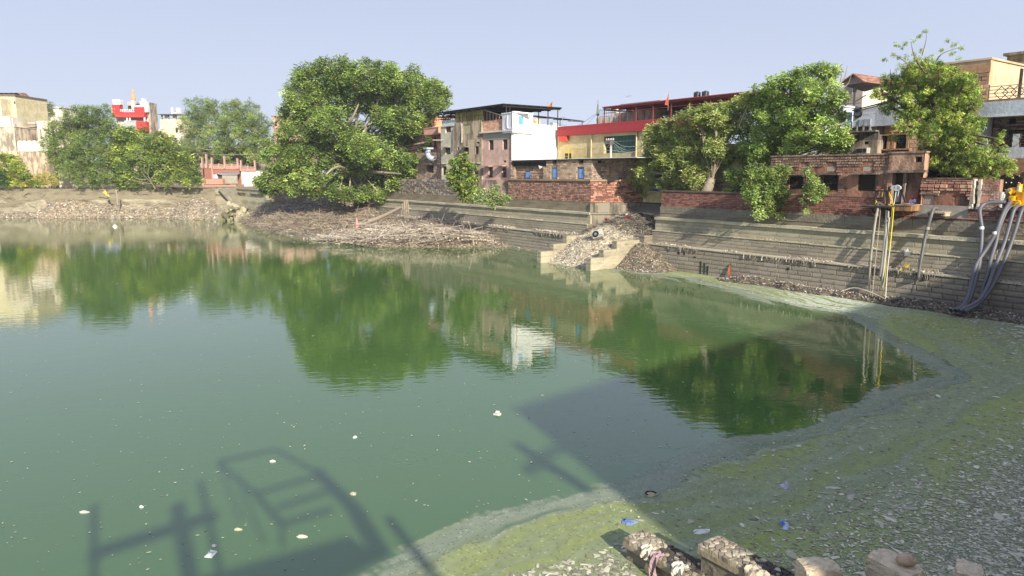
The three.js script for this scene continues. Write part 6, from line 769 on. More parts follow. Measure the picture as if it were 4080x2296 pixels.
// blobs: [u, v, r] in the 2576-wide view of the photograph, each at its own depth
function tree(o) {
  rs(o.seed); const k = 4080 / 2576, org = [o.base.x, o.base.y, -o.base.z];
  const t = thing(o.name || 'tree', o.label, o.cat || 'tree', FT, org, o.group);
  const cl = o.blobs.map(([u, v, r, dz]) => { const z0 = o.N ? o.N / (BK.n[1] * 1 + -BK.n[0] * (u - 1288) / 1800) : o.z, z = z0 + (dz !== undefined ? dz - o.z : gauss() * (o.spread ?? 3)); return { c: atDepth(u * k, v * k, z), r0: r, r: r * k * z / FPX * 1.02 }; });
  const ms = [], cs = [], col = o.cols.map(lin), dens = o.dens ?? 1, sz = o.size ?? 0.6, Z = new THREE.Vector3();
  for (const { c, r } of cl) for (let i = 0, sub = r < 0.36 ? 4 : o.sub ?? 11; i < sub; i++) {
    const y = 1 - 2 * (i + 0.5) / sub, a = i * 2.39996 + R() * 0.8, q = Math.sqrt(1 - y * y), off = r * rr(0.5, 0.86), sr = r * rr(0.3, 0.5);
    const s = new THREE.Vector3(c.x + Math.cos(a) * q * off, c.y + y * off * 0.92, c.z + Math.sin(a) * q * off), tone = rr(0.75, 1.2), ci = pick(col), n = Math.max(r < 0.25 ? 1 : 4, Math.round(dens * sr * sr / (sz * sz) * 21));
    for (let j = 0; j < n; j++) {
      const u = 2 * R() - 1, f = R() * 6.283, w = Math.sqrt(1 - u * u), rad = sr * Math.pow(R(), 0.45) * (R() < 0.05 ? 1.35 : 1), e = sz * rr(0.65, 1.35);
      Z.set(s.x + Math.cos(f) * w * rad, s.y + u * rad * 0.85 - (o.droop || 0) * R() * sr, s.z + Math.sin(f) * w * rad);
      ms.push(mat4(Z, [gauss() * 0.5, R() * 6.28, gauss() * 0.5], e)); { const c = ci.clone().lerp(pick(col), R() * 0.5).multiplyScalar((o.gain ?? 1.85) * tone * rr(0.75, 1.25)); c.r *= 1.1; c.b *= 0.86; const gy = 0.3 * c.r + 0.59 * c.g + 0.11 * c.b; c.lerp(new THREE.Color(gy * 1.02, gy, gy * 0.9), 0.13); if (R() < 0.03) c.setRGB(0.3, 0.24, 0.09); cs.push(c); }
    }
  }
  const inv = m => m.premultiply(new THREE.Matrix4().makeTranslation(-o.base.x, -o.base.y, -o.base.z));
  if (ms.length) scatter('crown', null, null, SPRAY[o.spray || 'broad'], LEAFM, ms.map(inv), cs, t);
  // trunk, then limbs to the clumps
  const top = o.top || new THREE.Vector3(o.base.x, o.base.y + 3, o.base.z), tr = o.trunk ?? 0.6, toL = v => new THREE.Vector3(v.x, v.y, v.z);
  const tb = mb(); limb(tb, [toL(o.base), toL(o.base).lerp(top, 0.5).add(new THREE.Vector3(gauss() * tr * 0.5, 0, gauss() * tr * 0.5)), top], tr * 1.25, tr * 0.85, 8, 10);
  tb.build('trunk', o.bark || BARK, t);
  const lb = mb(); for (const { c, r } of cl) { const m = top.clone().lerp(c, 0.5).add(new THREE.Vector3(gauss() * r * 0.4, gauss() * r * 0.3 + (o.arch ?? 0) * r, gauss() * r * 0.4)); if (r < 0.32) continue; limb(lb, [top, m, c], tr * rr(0.2, 0.36) * Math.min(1, r / 1.1), 0.03, 8, 5); for (let i = 0; i < 4; i++) { const e = c.clone().add(new THREE.Vector3(gauss() * r, gauss() * r * 0.8, gauss() * r)); limb(lb, [m.clone().lerp(c, 0.3), c.clone().lerp(e, 0.4), e], 0.07, 0.015, 5, 4); } }
  for (const [p, r0, r1] of o.limbs || []) limb(lb, p, r0, r1, 12, 6);
  lb.build('limbs', o.bark || BARK, t);
  return t;
}
const dp = (u, v, z) => atDepth(u * 4080 / 2576, v * 4080 / 2576, z);
const GREEN = ['#617a38', '#6f873e', '#567034', '#7d9348', '#566a38'], GREEND = ['#566a34', '#62763c', '#4c6234', '#717f45'], OLIVE = ['#6f7f48', '#7d8a50', '#62733e', '#8d9858', '#687a44'], LIME = ['#7c9236', '#8a9e40', '#6f8634', '#98a84c', '#657c30'], YEL = ['#9fb23c', '#b3b848', '#84a038', '#c0b450'];
tree({ name: 'banyan_tree', seed: 401, label: 'huge spreading tree with a high crown and a skirt of branches over the mud bank', z: 106, spread: 4, base: dp(870, 490, 113), top: dp(875, 395, 110), trunk: 1.1, size: 0.75, dens: 0.95, sub: 13, cols: GREEN, bark: BARKL, spray: 'broad', droop: 0.2,
  blobs: [[790, 195, 52], [850, 185, 48], [910, 190, 52], [970, 192, 50], [1030, 215, 48], [1085, 230, 38], [1112, 240, 26], [765, 240, 50], [735, 285, 34], [825, 240, 60], [890, 245, 55], [955, 240, 55], [1015, 255, 50], [1065, 270, 42], [1105, 262, 24], [770, 300, 46], [720, 330, 26], [820, 300, 45], [1000, 300, 40], [1045, 310, 34], [960, 290, 30], [790, 345, 42], [985, 340, 36], [1030, 345, 26],
    [700, 385, 44], [745, 385, 46], [800, 395, 44], [720, 430, 42], [690, 450, 40], [680, 470, 24], [770, 440, 42], [820, 465, 34], [740, 470, 26], [790, 478, 22], [925, 375, 45], [965, 380, 42], [905, 420, 40], [950, 430, 42], [1000, 405, 42], [1045, 415, 38], [1065, 450, 36], [1010, 450, 36], [965, 475, 26], [1020, 480, 24], [1055, 482, 20], [880, 350, 40], [875, 390, 24], [1075, 375, 20], [1088, 355, 18], [920, 480, 20], [840, 430, 24], [880, 488, 22], [850, 490, 20], [910, 492, 18], [960, 492, 16], [650, 455, 16], [665, 475, 14], [870, 470, 26, 109], [880, 430, 30, 111], [830, 370, 40, 110], [900, 330, 34, 110]],
  limbs: [[[dp(875, 440, 108), dp(855, 420, 104), dp(832, 428, 101), dp(820, 440, 100)], 0.35, 0.12], [[dp(900, 430, 108), dp(985, 436, 103), dp(1010, 438, 101)], 0.3, 0.1], [[dp(875, 395, 110), dp(865, 330, 107), dp(850, 290, 104)], 0.5, 0.12], [[dp(865, 330, 107), dp(885, 300, 104), dp(902, 262, 103)], 0.35, 0.1]] });
tree({ name: 'broad_tree', seed: 402, label: 'round dense tree behind the sandstone terrace, second tree from the big one', z: 166, spread: 3, base: dp(560, 415, 167), top: dp(566, 380, 167), trunk: 0.7, size: 0.9, dens: 0.9, cols: GREEND.concat(GREEN), spray: 'small', bark: BARKL,
  blobs: [[495, 280, 36], [535, 270, 28], [580, 275, 32], [620, 285, 34], [650, 312, 32], [475, 315, 28], [525, 310, 38], [580, 315, 38], [625, 330, 36], [660, 345, 24], [490, 350, 34], [540, 350, 40], [600, 355, 40], [650, 375, 28], [500, 385, 26], [560, 385, 26], [615, 388, 26], [472, 372, 18], [545, 405, 16], [575, 408, 14], [668, 365, 14], [640, 400, 16]] });
tree({ name: 'bushy_tree', gain: 1.6, seed: 403, label: 'wide dark feathery bush-tree on the far left bank, nearer the frame edge', z: 130.5, spread: 2, base: dp(230, 460, 132), top: dp(230, 420, 134), trunk: 0.5, size: 0.8, dens: 0.95, cols: GREEN.concat(['#5a6e35', '#66793d']), spray: 'small',
  blobs: [[180, 292, 26], [220, 285, 28], [260, 290, 30], [140, 325, 28], [185, 325, 36], [235, 320, 40], [275, 325, 30], [120, 360, 22], [160, 360, 36], [210, 365, 42], [260, 365, 40], [295, 350, 26], [135, 395, 26], [180, 400, 36], [235, 405, 40], [280, 400, 36], [170, 435, 26], [215, 440, 30], [255, 445, 26], [150, 420, 16], [200, 460, 14], [240, 462, 14]] });
tree({ name: 'bushy_tree', gain: 1.55, seed: 404, label: 'broad lighter green bush-tree on the far left bank, beside the sandstone terrace', z: 129.8, spread: 2, base: dp(380, 462, 131.6), top: dp(380, 425, 133), trunk: 0.5, size: 0.8, dens: 0.95, cols: GREEN.concat(LIME.slice(0, 2)), spray: 'broad',
  blobs: [[320, 335, 26], [355, 350, 30], [395, 358, 30], [430, 355, 20], [310, 375, 34], [355, 385, 36], [400, 390, 34], [440, 385, 28], [300, 415, 34], [345, 420, 36], [395, 420, 38], [440, 415, 32], [475, 420, 26], [285, 445, 26], [325, 448, 28], [370, 450, 26], [415, 448, 26], [455, 445, 26], [485, 440, 20], [495, 455, 14], [340, 462, 12], [300, 462, 12], [470, 395, 14]] });
{ const c = tree({ name: 'dead_branches', cat: 'branches', seed: 405, label: 'bare pale branches sticking out below the far left bush-trees', z: 129, base: dp(390, 475, 130), top: dp(383, 463, 129.5), trunk: 0.12, blobs: [], cols: GREEN, bark: BARKL, limbs: [[[dp(383, 463, 129.5), dp(365, 445, 128), dp(352, 425, 127)], 0.1, 0.02], [[dp(383, 463, 129.5), dp(372, 438, 128), dp(378, 412, 127)], 0.1, 0.02], [[dp(378, 452, 129), dp(395, 435, 128), dp(412, 420, 127)], 0.09, 0.02], [[dp(370, 452, 129), dp(345, 450, 128), dp(330, 440, 127)], 0.08, 0.02], [[dp(372, 440, 128), dp(362, 428, 127), dp(365, 412, 127)], 0.06, 0.02], [[dp(383, 463, 129.5), dp(355, 458, 128), dp(326, 452, 127)], 0.08, 0.02]] }); }
tree({ name: 'creeper', gain: 1.4, cat: 'creeper', seed: 406, label: 'bright yellow-green creeper draped over the bank at the left edge', z: 131, spread: 1, base: dp(40, 465, 131), top: dp(40, 450, 131), trunk: 0.12, size: 0.8, dens: 1, cols: LIME.concat(YEL, ['#4f8a34']), spray: 'broad', sub: 9,
  blobs: [[5, 395, 16], [25, 400, 18], [42, 415, 20], [10, 425, 22], [35, 440, 22], [60, 445, 16], [15, 455, 18], [75, 455, 14], [95, 458, 10], [50, 460, 14], [-20, 430, 24]] });
tree({ name: 'shrub', cat: 'shrub', seed: 407, label: 'yellowing low shrub right of the creeper on the far left bank', z: 131.5, spread: 1, base: dp(115, 466, 131.5), top: dp(115, 455, 131.5), trunk: 0.1, size: 0.7, dens: 0.9, cols: ['#8a8f45', '#9a9a50', '#75843c', '#a08d4c'], spray: 'small', sub: 9, blobs: [[95, 448, 14], [115, 445, 16], [138, 452, 14], [112, 458, 12], [135, 462, 9]] });
tree({ name: 'dark_shrub', cat: 'shrub', seed: 408, label: 'dark green shrub at the very left edge below the creeper', z: 129.6, spread: 0.6, base: dp(2, 468, 130), top: dp(2, 455, 130), trunk: 0.1, size: 0.7, dens: 1, cols: ['#2f5a2e', '#3a6634', '#27502c'], spray: 'broad', sub: 9, blobs: [[-4, 440, 14], [6, 452, 14], [-10, 455, 16]] });
tree({ name: 'distant_tree', seed: 409, label: 'distant green tree beside the fort wall at the upper left', z: 172, spread: 3, base: dp(92, 340, 172), top: dp(92, 310, 172), trunk: 0.5, size: 1.0, dens: 0.9, cols: GREEND, spray: 'small', blobs: [[75, 275, 16], [95, 262, 16], [118, 268, 16], [60, 290, 14], [85, 290, 20], [110, 288, 20], [75, 308, 18], [105, 308, 18], [128, 285, 8]] });
tree({ name: 'small_tree', gain: 1.25, seed: 410, label: 'small bright leafy tree growing from the wall before the stained house', z: 80, spread: 0.9, base: dp(1175, 510, 80.5), top: dp(1165, 470, 80), trunk: 0.16, size: 0.62, dens: 1.05, cols: LIME.concat(['#5d8032', '#55782f']), spray: 'big', sub: 10, blobs: [[1150, 410, 20], [1165, 400, 16], [1180, 420, 20], [1140, 435, 20], [1165, 440, 24], [1190, 450, 16], [1150, 462, 22], [1175, 470, 24], [1195, 475, 14], [1165, 488, 18], [1188, 492, 16]] });
tree({ name: 'bush', cat: 'bush', seed: 411, label: 'straggly grey-green bush on the wall right of the small bright tree', z: 76, spread: 0.8, base: dp(1240, 518, 76), top: dp(1238, 495, 76), trunk: 0.1, size: 0.5, dens: 0.75, cols: ['#6d8352', '#7d9160', '#5c7244', '#889a68'], spray: 'broad', sub: 9, blobs: [[1212, 485, 14], [1225, 500, 16], [1245, 498, 15], [1262, 500, 13], [1278, 497, 9], [1250, 470, 8], [1240, 480, 9], [1205, 500, 12], [1238, 512, 10], [1262, 512, 8]] });
tree({ name: 'olive_tree', gain: 2.2, seed: 412, label: 'olive-leaved tree overhanging the low brick wall, left of the greener tree', z: 59, N: 49.4, spread: 1.5, base: dp(1770, 492, 61.5), top: dp(1792, 448, 61), trunk: 0.42, size: 0.42, dens: 0.82, sub: 12, cols: OLIVE, spray: 'broad', bark: BARKL, droop: 0.3,
  blobs: [[1650, 330, 30], [1685, 318, 30], [1725, 300, 32], [1765, 290, 34], [1800, 285, 34], [1835, 275, 34], [1865, 262, 28], [1890, 250, 22], [1640, 365, 30], [1680, 355, 38], [1725, 345, 40], [1770, 335, 42], [1815, 325, 38], [1635, 400, 28], [1675, 395, 36], [1720, 390, 40], [1765, 385, 40], [1800, 370, 34], [1620, 430, 22], [1655, 430, 28], [1700, 430, 34], [1745, 430, 34], [1785, 415, 26], [1600, 450, 14], [1630, 462, 16], [1670, 460, 18], [1715, 465, 22], [1755, 460, 20], [1605, 470, 10], [1620, 490, 9], [1850, 310, 30], [1740, 480, 10]] });
tree({ name: 'green_tree', seed: 413, label: 'tall bright green tree spilling hanging boughs over the brick wall', z: 57, N: 50, spread: 1.8, base: dp(1975, 500, 57.5), top: dp(1985, 400, 58), trunk: 0.4, size: 0.42, dens: 0.85, sub: 12, gain: 2.6, cols: ['#69803f', '#768c48', '#5c7339', '#829552', '#546a36'], spray: 'broad', droop: 0.35,
  blobs: [[1925, 225, 26], [1960, 212, 30], [1995, 195, 28], [2035, 180, 24], [2070, 172, 24], [2098, 178, 16], [1905, 255, 28], [1945, 250, 34], [1990, 240, 36], [2035, 225, 34], [2080, 215, 30], [2110, 240, 22], [1900, 295, 34], [1945, 290, 38], [1995, 280, 40], [2045, 270, 40], [2090, 268, 32], [2122, 290, 18], [1880, 335, 32], [1925, 335, 38], [1975, 330, 40], [2025, 320, 36], [2075, 320, 38], [2115, 335, 26], [2132, 350, 14], [1870, 375, 28], [1910, 380, 32], [1955, 372, 34], [2000, 360, 32], [2045, 355, 30], [2090, 365, 30], [2125, 372, 18], [1890, 410, 24], [1930, 415, 28], [1830, 395, 28], [1845, 435, 22], [1862, 462, 18], [1815, 460, 16], [1835, 480, 12], [1870, 440, 20]] });
tree({ name: 'hanging_tree', seed: 414, label: 'leafy boughs hanging down the brick wall below the green tree', z: 53, spread: 0.8, base: dp(1925, 545, 54), top: dp(1940, 500, 53.3), trunk: 0.14, size: 0.38, dens: 1.0, sub: 11, gain: 1.9, cols: ['#728a48', '#819852', '#64793f', '#586f3a'], spray: 'broad', droop: 0.5,
  blobs: [[1900, 430, 26], [1935, 440, 30], [1970, 432, 24], [1995, 420, 16], [1885, 460, 20], [1920, 470, 28], [1955, 475, 26], [1890, 490, 22], [1925, 500, 22], [1958, 505, 16], [1905, 515, 16], [1940, 528, 14], [1962, 540, 9], [1908, 538, 12], [1925, 545, 8], [1880, 480, 14], [1972, 480, 14]] });
tree({ name: 'sapling', cat: 'sapling', seed: 415, label: 'slim leafy sapling growing on the brick wall between dark windows', z: 50.2, spread: 0.5, base: dp(2028, 535, 51), top: dp(2035, 505, 50.4), trunk: 0.08, size: 0.34, dens: 1.05, sub: 9, gain: 1.9, cols: ['#788f50', '#879c5c', '#688044', '#5d743e'], spray: 'broad', droop: 0.4, blobs: [[2028, 425, 12], [2038, 440, 14], [2045, 458, 16], [2060, 475, 18], [2035, 478, 18], [2072, 488, 13], [2050, 495, 16], [2022, 500, 12], [2030, 530, 9], [2078, 478, 8]] });
tree({ name: 'neem_tree', gain: 1.8, seed: 416, label: 'tall lime-green feathery tree with sparse airy top twigs at the right', z: 46.5, N: 49.3, spread: 1.1, base: dp(2385, 470, 46.8), top: dp(2375, 330, 46.5), trunk: 0.38, size: 0.36, dens: 1.0, sub: 12, cols: LIME.concat(['#6b8a34', '#5d7c30']), spray: 'neem', bark: BARK, droop: 0.25,
  blobs: [[2285, 175, 22], [2320, 165, 26], [2360, 172, 24], [2400, 180, 20], [2430, 195, 22], [2240, 205, 24], [2275, 205, 28], [2315, 205, 32], [2360, 210, 32], [2405, 215, 30], [2445, 225, 24], [2215, 232, 20], [2250, 240, 28], [2295, 245, 32], [2340, 250, 34], [2390, 255, 34], [2435, 262, 30], [2462, 255, 14], [2235, 270, 20], [2275, 285, 28], [2320, 290, 32], [2370, 295, 34], [2420, 305, 34], [2455, 305, 22], [2265, 315, 18], [2310, 330, 26], [2355, 340, 32], [2405, 345, 34], [2450, 345, 28], [2335, 375, 24], [2375, 380, 30], [2420, 385, 32], [2465, 385, 26], [2350, 410, 22], [2390, 420, 26], [2435, 420, 28], [2480, 410, 26], [2510, 400, 20], [2535, 415, 18], [2500, 435, 18], [2460, 440, 16], [2540, 435, 12], [2515, 350, 14], [2525, 375, 14], [2495, 370, 14], [2250, 345, 10], [2200, 238, 10], [2370, 440, 12], [2520, 335, 9],
    [2268, 116, 7], [2280, 108, 5], [2298, 103, 6], [2312, 90, 6], [2256, 112, 4], [2330, 78, 3], [2250, 138, 6], [2262, 146, 5], [2278, 142, 6], [2300, 135, 6], [2318, 126, 5], [2225, 150, 3], [2262, 162, 6], [2286, 158, 7], [2305, 150, 5], [2385, 102, 3], [2402, 112, 4], [2418, 120, 4], [2370, 125, 3], [2345, 140, 3], [2395, 135, 4], [2412, 148, 5], [2365, 155, 5], [2330, 150, 6], [2345, 160, 8]],
  limbs: [[[dp(2330, 190, 47), dp(2300, 140, 47), dp(2292, 105, 47)], 0.06, 0.015], [[dp(2345, 185, 47), dp(2365, 140, 47), dp(2415, 118, 47)], 0.06, 0.015], [[dp(2320, 190, 47), dp(2270, 150, 47), dp(2245, 135, 47)], 0.05, 0.015], [[dp(2320, 140, 47), dp(2330, 100, 47), dp(2331, 80, 47)], 0.03, 0.01]] });
tree({ name: 'bare_branches', cat: 'branches', seed: 417, label: 'pale bare twigs rising at the upper right of the green tree', z: 57, base: dp(2085, 260, 57), top: dp(2090, 240, 57), trunk: 0.14, blobs: [], cols: GREEN, bark: BARKL, limbs: [[[dp(2090, 240, 57), dp(2108, 215, 57), dp(2125, 195, 57), dp(2132, 165, 57)], 0.1, 0.015], [[dp(2090, 240, 57), dp(2085, 210, 57), dp(2095, 180, 57)], 0.09, 0.015], [[dp(2100, 225, 57), dp(2130, 215, 57), dp(2142, 190, 57)], 0.06, 0.012], [[dp(2085, 220, 57), dp(2065, 205, 57), dp(2060, 180, 57)], 0.07, 0.012], [[dp(2115, 205, 57), dp(2118, 180, 57), dp(2112, 160, 57)], 0.05, 0.01]] });
{ // fallen trunk, vines and snags on the middle bank
  const P = (x, y, z) => atDepth(960 + x / 2.576, 720 + y / 2.576, z), b = P(1220, 450, 96), t = thing('fallen_trunk', 'pale fallen tree trunk leaning from the mud against the wall', 'log', FT, [b.x, b.y, -b.z]), m = mb(); limb(m, [b, P(1400, 390, 95), P(1530, 330, 94), P(1650, 270, 93)], 0.32, 0.2, 12, 8); m.build('log', BARKL, t); const n = mb(); limb(n, [P(1300, 425, 95.5), P(1290, 400, 95), P(1250, 415, 95)], 0.12, 0.05, 6, 5); n.build('broken_stub', BARKL, t);
  const t2 = thing('hanging_roots', 'pale dangling dead vines at the right end of the big tree', 'vines', FT, [P(1700, 200, 88).x, P(1700, 200, 88).y, 88]), v = mb(); rs(21); for (let k = 0; k < 16; k++) { const x = 1690 + gauss() * 30, y0 = 190 + R() * 60; limb(v, [P(x, y0, 88), P(x + gauss() * 25, y0 + 80 * R() + 40, 87.7), P(x + gauss() * 30, y0 + 120 + 120 * R(), 87.5)], 0.05, 0.02, 8, 4); } v.build('vine', BARKL, t2);
  const t3 = thing('snag_post', 'reddish torn cloth-wrapped stake standing in the brushwood', 'stake', FT, [P(1195, 540, 86).x, 0, 86]), s = mb(); limb(s, [P(1195, 560, 86), P(1200, 470, 86), P(1188, 385, 86)], 0.1, 0.07, 6, 6); s.build('stake', BARKL, t3); const f = mb(), F = (x, y) => { const p = P(x, y, 85.85); return [p.x, p.y, -p.z]; }; f.quad(F(1178, 490), F(1218, 498), F(1204, 440), F(1180, 400)).tri(F(1180, 400), F(1204, 440), F(1190, 378)); f.build('rag', M('#c08a88', { ds: true }), t3);
}
// ---------------------------------------------------------------- things on the right bank
const PT = (C, x, y, N) => [...BK.at(...C(x, y), N), N];
const CA = crop(3400, 780, 3.2222), CB = crop(3440, 640, 5.5775), CH = crop(3700, 900, 3.7184), CP = crop(3930, 700, 9.06), CR = crop(3700, 640, 5.5763);
const RUST = M('#3d2d25', { map: TX.stain, rough: 0.8 }), PLANK = M('#8a735c', { map: TX.stain, rough: 0.85 });
{ // platform
  const N = 46.6, a = PT(CB, 70, 1040, N), b = PT(CB, 815, 1065, N), c = PT(CB, 1165, 1100, N), t = thing('lift_platform', 'rusty plank platform jutting out below the dark doorway', 'platform', BK, [(a[0] + b[0]) / 2, a[1], N]), fy = HRD[2] - 0.02;
  for (let k = 0; k < 4; k++) mb().box(a[0] + 0.1 * k, b[0], fy - 0.08, fy - 0.03 + 0.006 * k, 45.95 + k * 0.28, 46.2 + k * 0.28).build('plank', k % 2 ? RUST : PLANK, t);
  mb().bar([a[0], fy - 0.13, -45.95], [b[0], fy - 0.13, -45.95], 0.1).bar([a[0], fy - 0.13, -46.9], [b[0], fy - 0.13, -46.9], 0.1).build('beam', RUST, t);
  mb().box(b[0] + 0.02, c[0], fy - 0.32, fy + 0.02, 46.0, 47.3).build('wooden_box_beam', M('#a0764c', { map: TX.stain, rough: 0.8 }), t); mb().box(b[0] + 0.0, c[0] + 0.05, fy + 0.02, fy + 0.08, 45.95, 47.3).build('top_board', stained('#a5937f'), t);
  mb().bar([lerp(a[0], b[0], 0.62), fy - 0.2, -46.0], [lerp(a[0], b[0], 0.62), 4.6, -46.75], 0.12).bar([lerp(a[0], b[0], 0.3), fy - 0.2, -46.0], [lerp(a[0], b[0], 0.3), 5.0, -46.9], 0.08).build('brace', RUST, t);
  // hoist frames
  const P = (x, y, n = 46.3) => { const q = PT(CB, x, y, n); return [q[0], q[1], -q[2]]; };
  const h = thing('hoist_frame', 'dark steel hoist frame with yellow rope coils on the platform', 'hoist', BK, [P(400, 1030)[0], fy, 46.3]), m = mb();
  m.bar(P(232, 1020), P(285, 675), 0.08).bar(P(530, 1010), P(555, 670), 0.14).bar(P(280, 672), P(560, 668), 0.08).bar(P(300, 715), P(365, 672), 0.05).bar(P(485, 675), P(545, 720), 0.05); m.build('frame', RUST, h);
  mb().bar(P(340, 930), P(505, 1000), 0.1).bar(P(340, 930), P(330, 1020), 0.12).build('winch_arm', M('#8c867c', { metal: 0.4 }), h);
  const ro = M('#e3c93a', { rough: 0.7 }), r = mb(), T = (pts, w = 0.022) => r.tube(pts.map(q => [q[0], q[1], -q[2]]), w, 20, 5); T([P(540, 660), P(600, 830), P(682, 1035)]); T([P(550, 665), P(640, 860), P(672, 1040)]); T([P(410, 650), P(450, 660), P(440, 700), P(415, 800)], 0.018); T([P(480, 720), P(478, 870)], 0.015); for (let k = 0; k < 4; k++) T([P(525, 990 + k * 10), P(545, 965 + k * 8), P(620, 1000 + k * 6), P(680, 1030), P(600, 1030 - k * 4), P(525, 1020 - k * 5)], 0.02); T([P(280, 890), P(300, 930), P(270, 940), P(290, 1000)], 0.03); r.build('yellow_rope', ro, h);
  const h2 = thing('pulley_frame', 'dark steel frame with white pulley blocks before the doorway', 'hoist', BK, [P(700, 1040, 46.7)[0], fy, 46.7]), Q2 = (x, y) => P(x, y, 46.7), m2 = mb(); m2.bar(Q2(565, 1000), Q2(572, 582), 0.09).bar(Q2(572, 585), Q2(890, 585), 0.07).bar(Q2(885, 590), Q2(870, 760), 0.07).bar(Q2(880, 760), Q2(985, 1060), 0.1).bar(Q2(580, 680), Q2(670, 592), 0.06); m2.build('frame', RUST, h2); const pu = M('#c3c8c8', { rough: 0.4 }); for (const [x, y, w] of [[690, 585, 0.14], [770, 592, 0.2], [815, 590, 0.13]]) { const q = Q2(x, y), g = new THREE.CylinderGeometry(w, w, 0.14, 14); g.rotateX(Math.PI / 2); g.translate(q[0], q[1] - 0.05, q[2] + 0.08); mb().geo(g).build('pulley', pu, h2); }
  const lr = mb(); lr.tube([Q2(740, 610), Q2(710, 800), Q2(682, 975)].map(q => [q[0], q[1], -q[2]]), 0.035, 10, 5).tube([Q2(790, 640), Q2(785, 720), Q2(770, 790)].map(q => [q[0], q[1], -q[2]]), 0.025, 10, 5); lr.build('white_rope', M('#b9c4be'), h2);
}
{ // things inside the doorway
  const fy = HRD[2], q = (x, y, n) => PT(CB, x, y, n);
  { const n = 47.9, a = q(695, 900, n), b = q(830, 900, n), t = thing('white_sack_drum', 'tall grey-white drum wrapped in sheeting inside the doorway, left', 'drum', BK, [(a[0] + b[0]) / 2, fy, n]); const h = q(760, 690, n)[1] - fy, w = (b[0] - a[0]) * 0.45; mb().lathe(t.org[0], fy + 0.02, n, [[0, 0], [w * 1.05, 0.05], [w, h * 0.5], [w * 0.95, h * 0.95], [0.05, h]], 14).build('drum', plaster('#bdbdbb'), t); mb().cyl(t.org[0], fy + 0.03, fy + 0.12, n, w * 1.12).build('base_rim', dark, t); }
  { const n = 48.6, a = q(880, 980, n), b = q(1025, 980, n), t = thing('grey_cabinet', 'grey metal cabinet inside the doorway beside the wrapped drum', 'cabinet', BK, [(a[0] + b[0]) / 2, fy, n]); const h = q(950, 735, n)[1]; mb().box(a[0], lerp(a[0], b[0], 0.42), fy + 0.02, h, n, n + 0.6).box(lerp(a[0], b[0], 0.44), b[0], fy + 0.02, h, n + 0.05, n + 0.6).build('body', plaster('#9c9c9e'), t); mb().box(b[0] - 0.12, b[0] - 0.08, fy + 0.5, fy + 0.7, n + 0.02, n + 0.05).build('handle', dark, t); }
  { const n = 47.7, c = q(1140, 1000, n), t = thing('red_plastic_chair', 'red plastic chair at the right edge of the dark doorway', 'chair', BK, [c[0], fy, n]), rc_ = M('#8f1f2c', { rough: 0.45 }), x = c[0], w = 0.26; mb().box(x - w, x + w, fy + 0.42, fy + 0.46, n - 0.25, n + 0.25).build('seat', rc_, t); for (const i of [-1, 1]) for (const j of [-1, 1]) mb().bar([x + i * (w + 0.03), fy, -n - j * 0.27], [x + i * (w - 0.03), fy + 0.42, -n - j * 0.22], 0.05).build('leg', rc_, t); for (let k = 0; k < 5; k++) mb().box(x + w - 0.02, x + w + 0.02, fy + 0.46, fy + 0.88, n - 0.24 + k * 0.1, n - 0.18 + k * 0.1).build('back_slat', rc_, t); mb().box(x + w - 0.03, x + w + 0.03, fy + 0.86, fy + 0.94, n - 0.26, n + 0.26).build('back_rail', rc_, t); for (const j of [-0.25, 0.21]) mb().box(x - w, x + w, fy + 0.64, fy + 0.68, n + j, n + j + 0.05).build('armrest', rc_, t); }
  { const n = 46.4, a = q(865, 1055, n), b = q(1000, 975, n), t = thing('cardboard_box', 'small pale orange cardboard box on the platform edge', 'box', BK, [a[0], fy, n]); mb().box(a[0], b[0], fy + 0.08, b[1] + 0.05, n, n + 0.5).build('carton', M('#d9a384', { map: TX.grain }), t); mb().box(lerp(a[0], b[0], 0.45), lerp(a[0], b[0], 0.55), fy + 0.085, b[1] + 0.054, n - 0.004, n + 0.3).build('tape', M('#c9b48c'), t); }
  { const n = 46.6, a = q(1010, 1050, n), b = q(1150, 1010, n), t = thing('crumpled_cloth', 'crumpled violet and white cloth beside the cardboard box', 'cloth', BK, [a[0], fy + 0.1, n]), m = mb(); rs(8); for (let k = 0; k < 16; k++) { const x = lerp(a[0], b[0], R()), y = fy + 0.1 + R() * 0.22, z = n + rr(0, 0.5), w = 0.14; m.tri([x - w, y - 0.08, z], [x + w * R(), y - 0.1, z - 0.1], [x + w * gauss(), y + 0.12, z + 0.1]); } m.build('folds', M('#8f8fae', { ds: true }), t); }
}
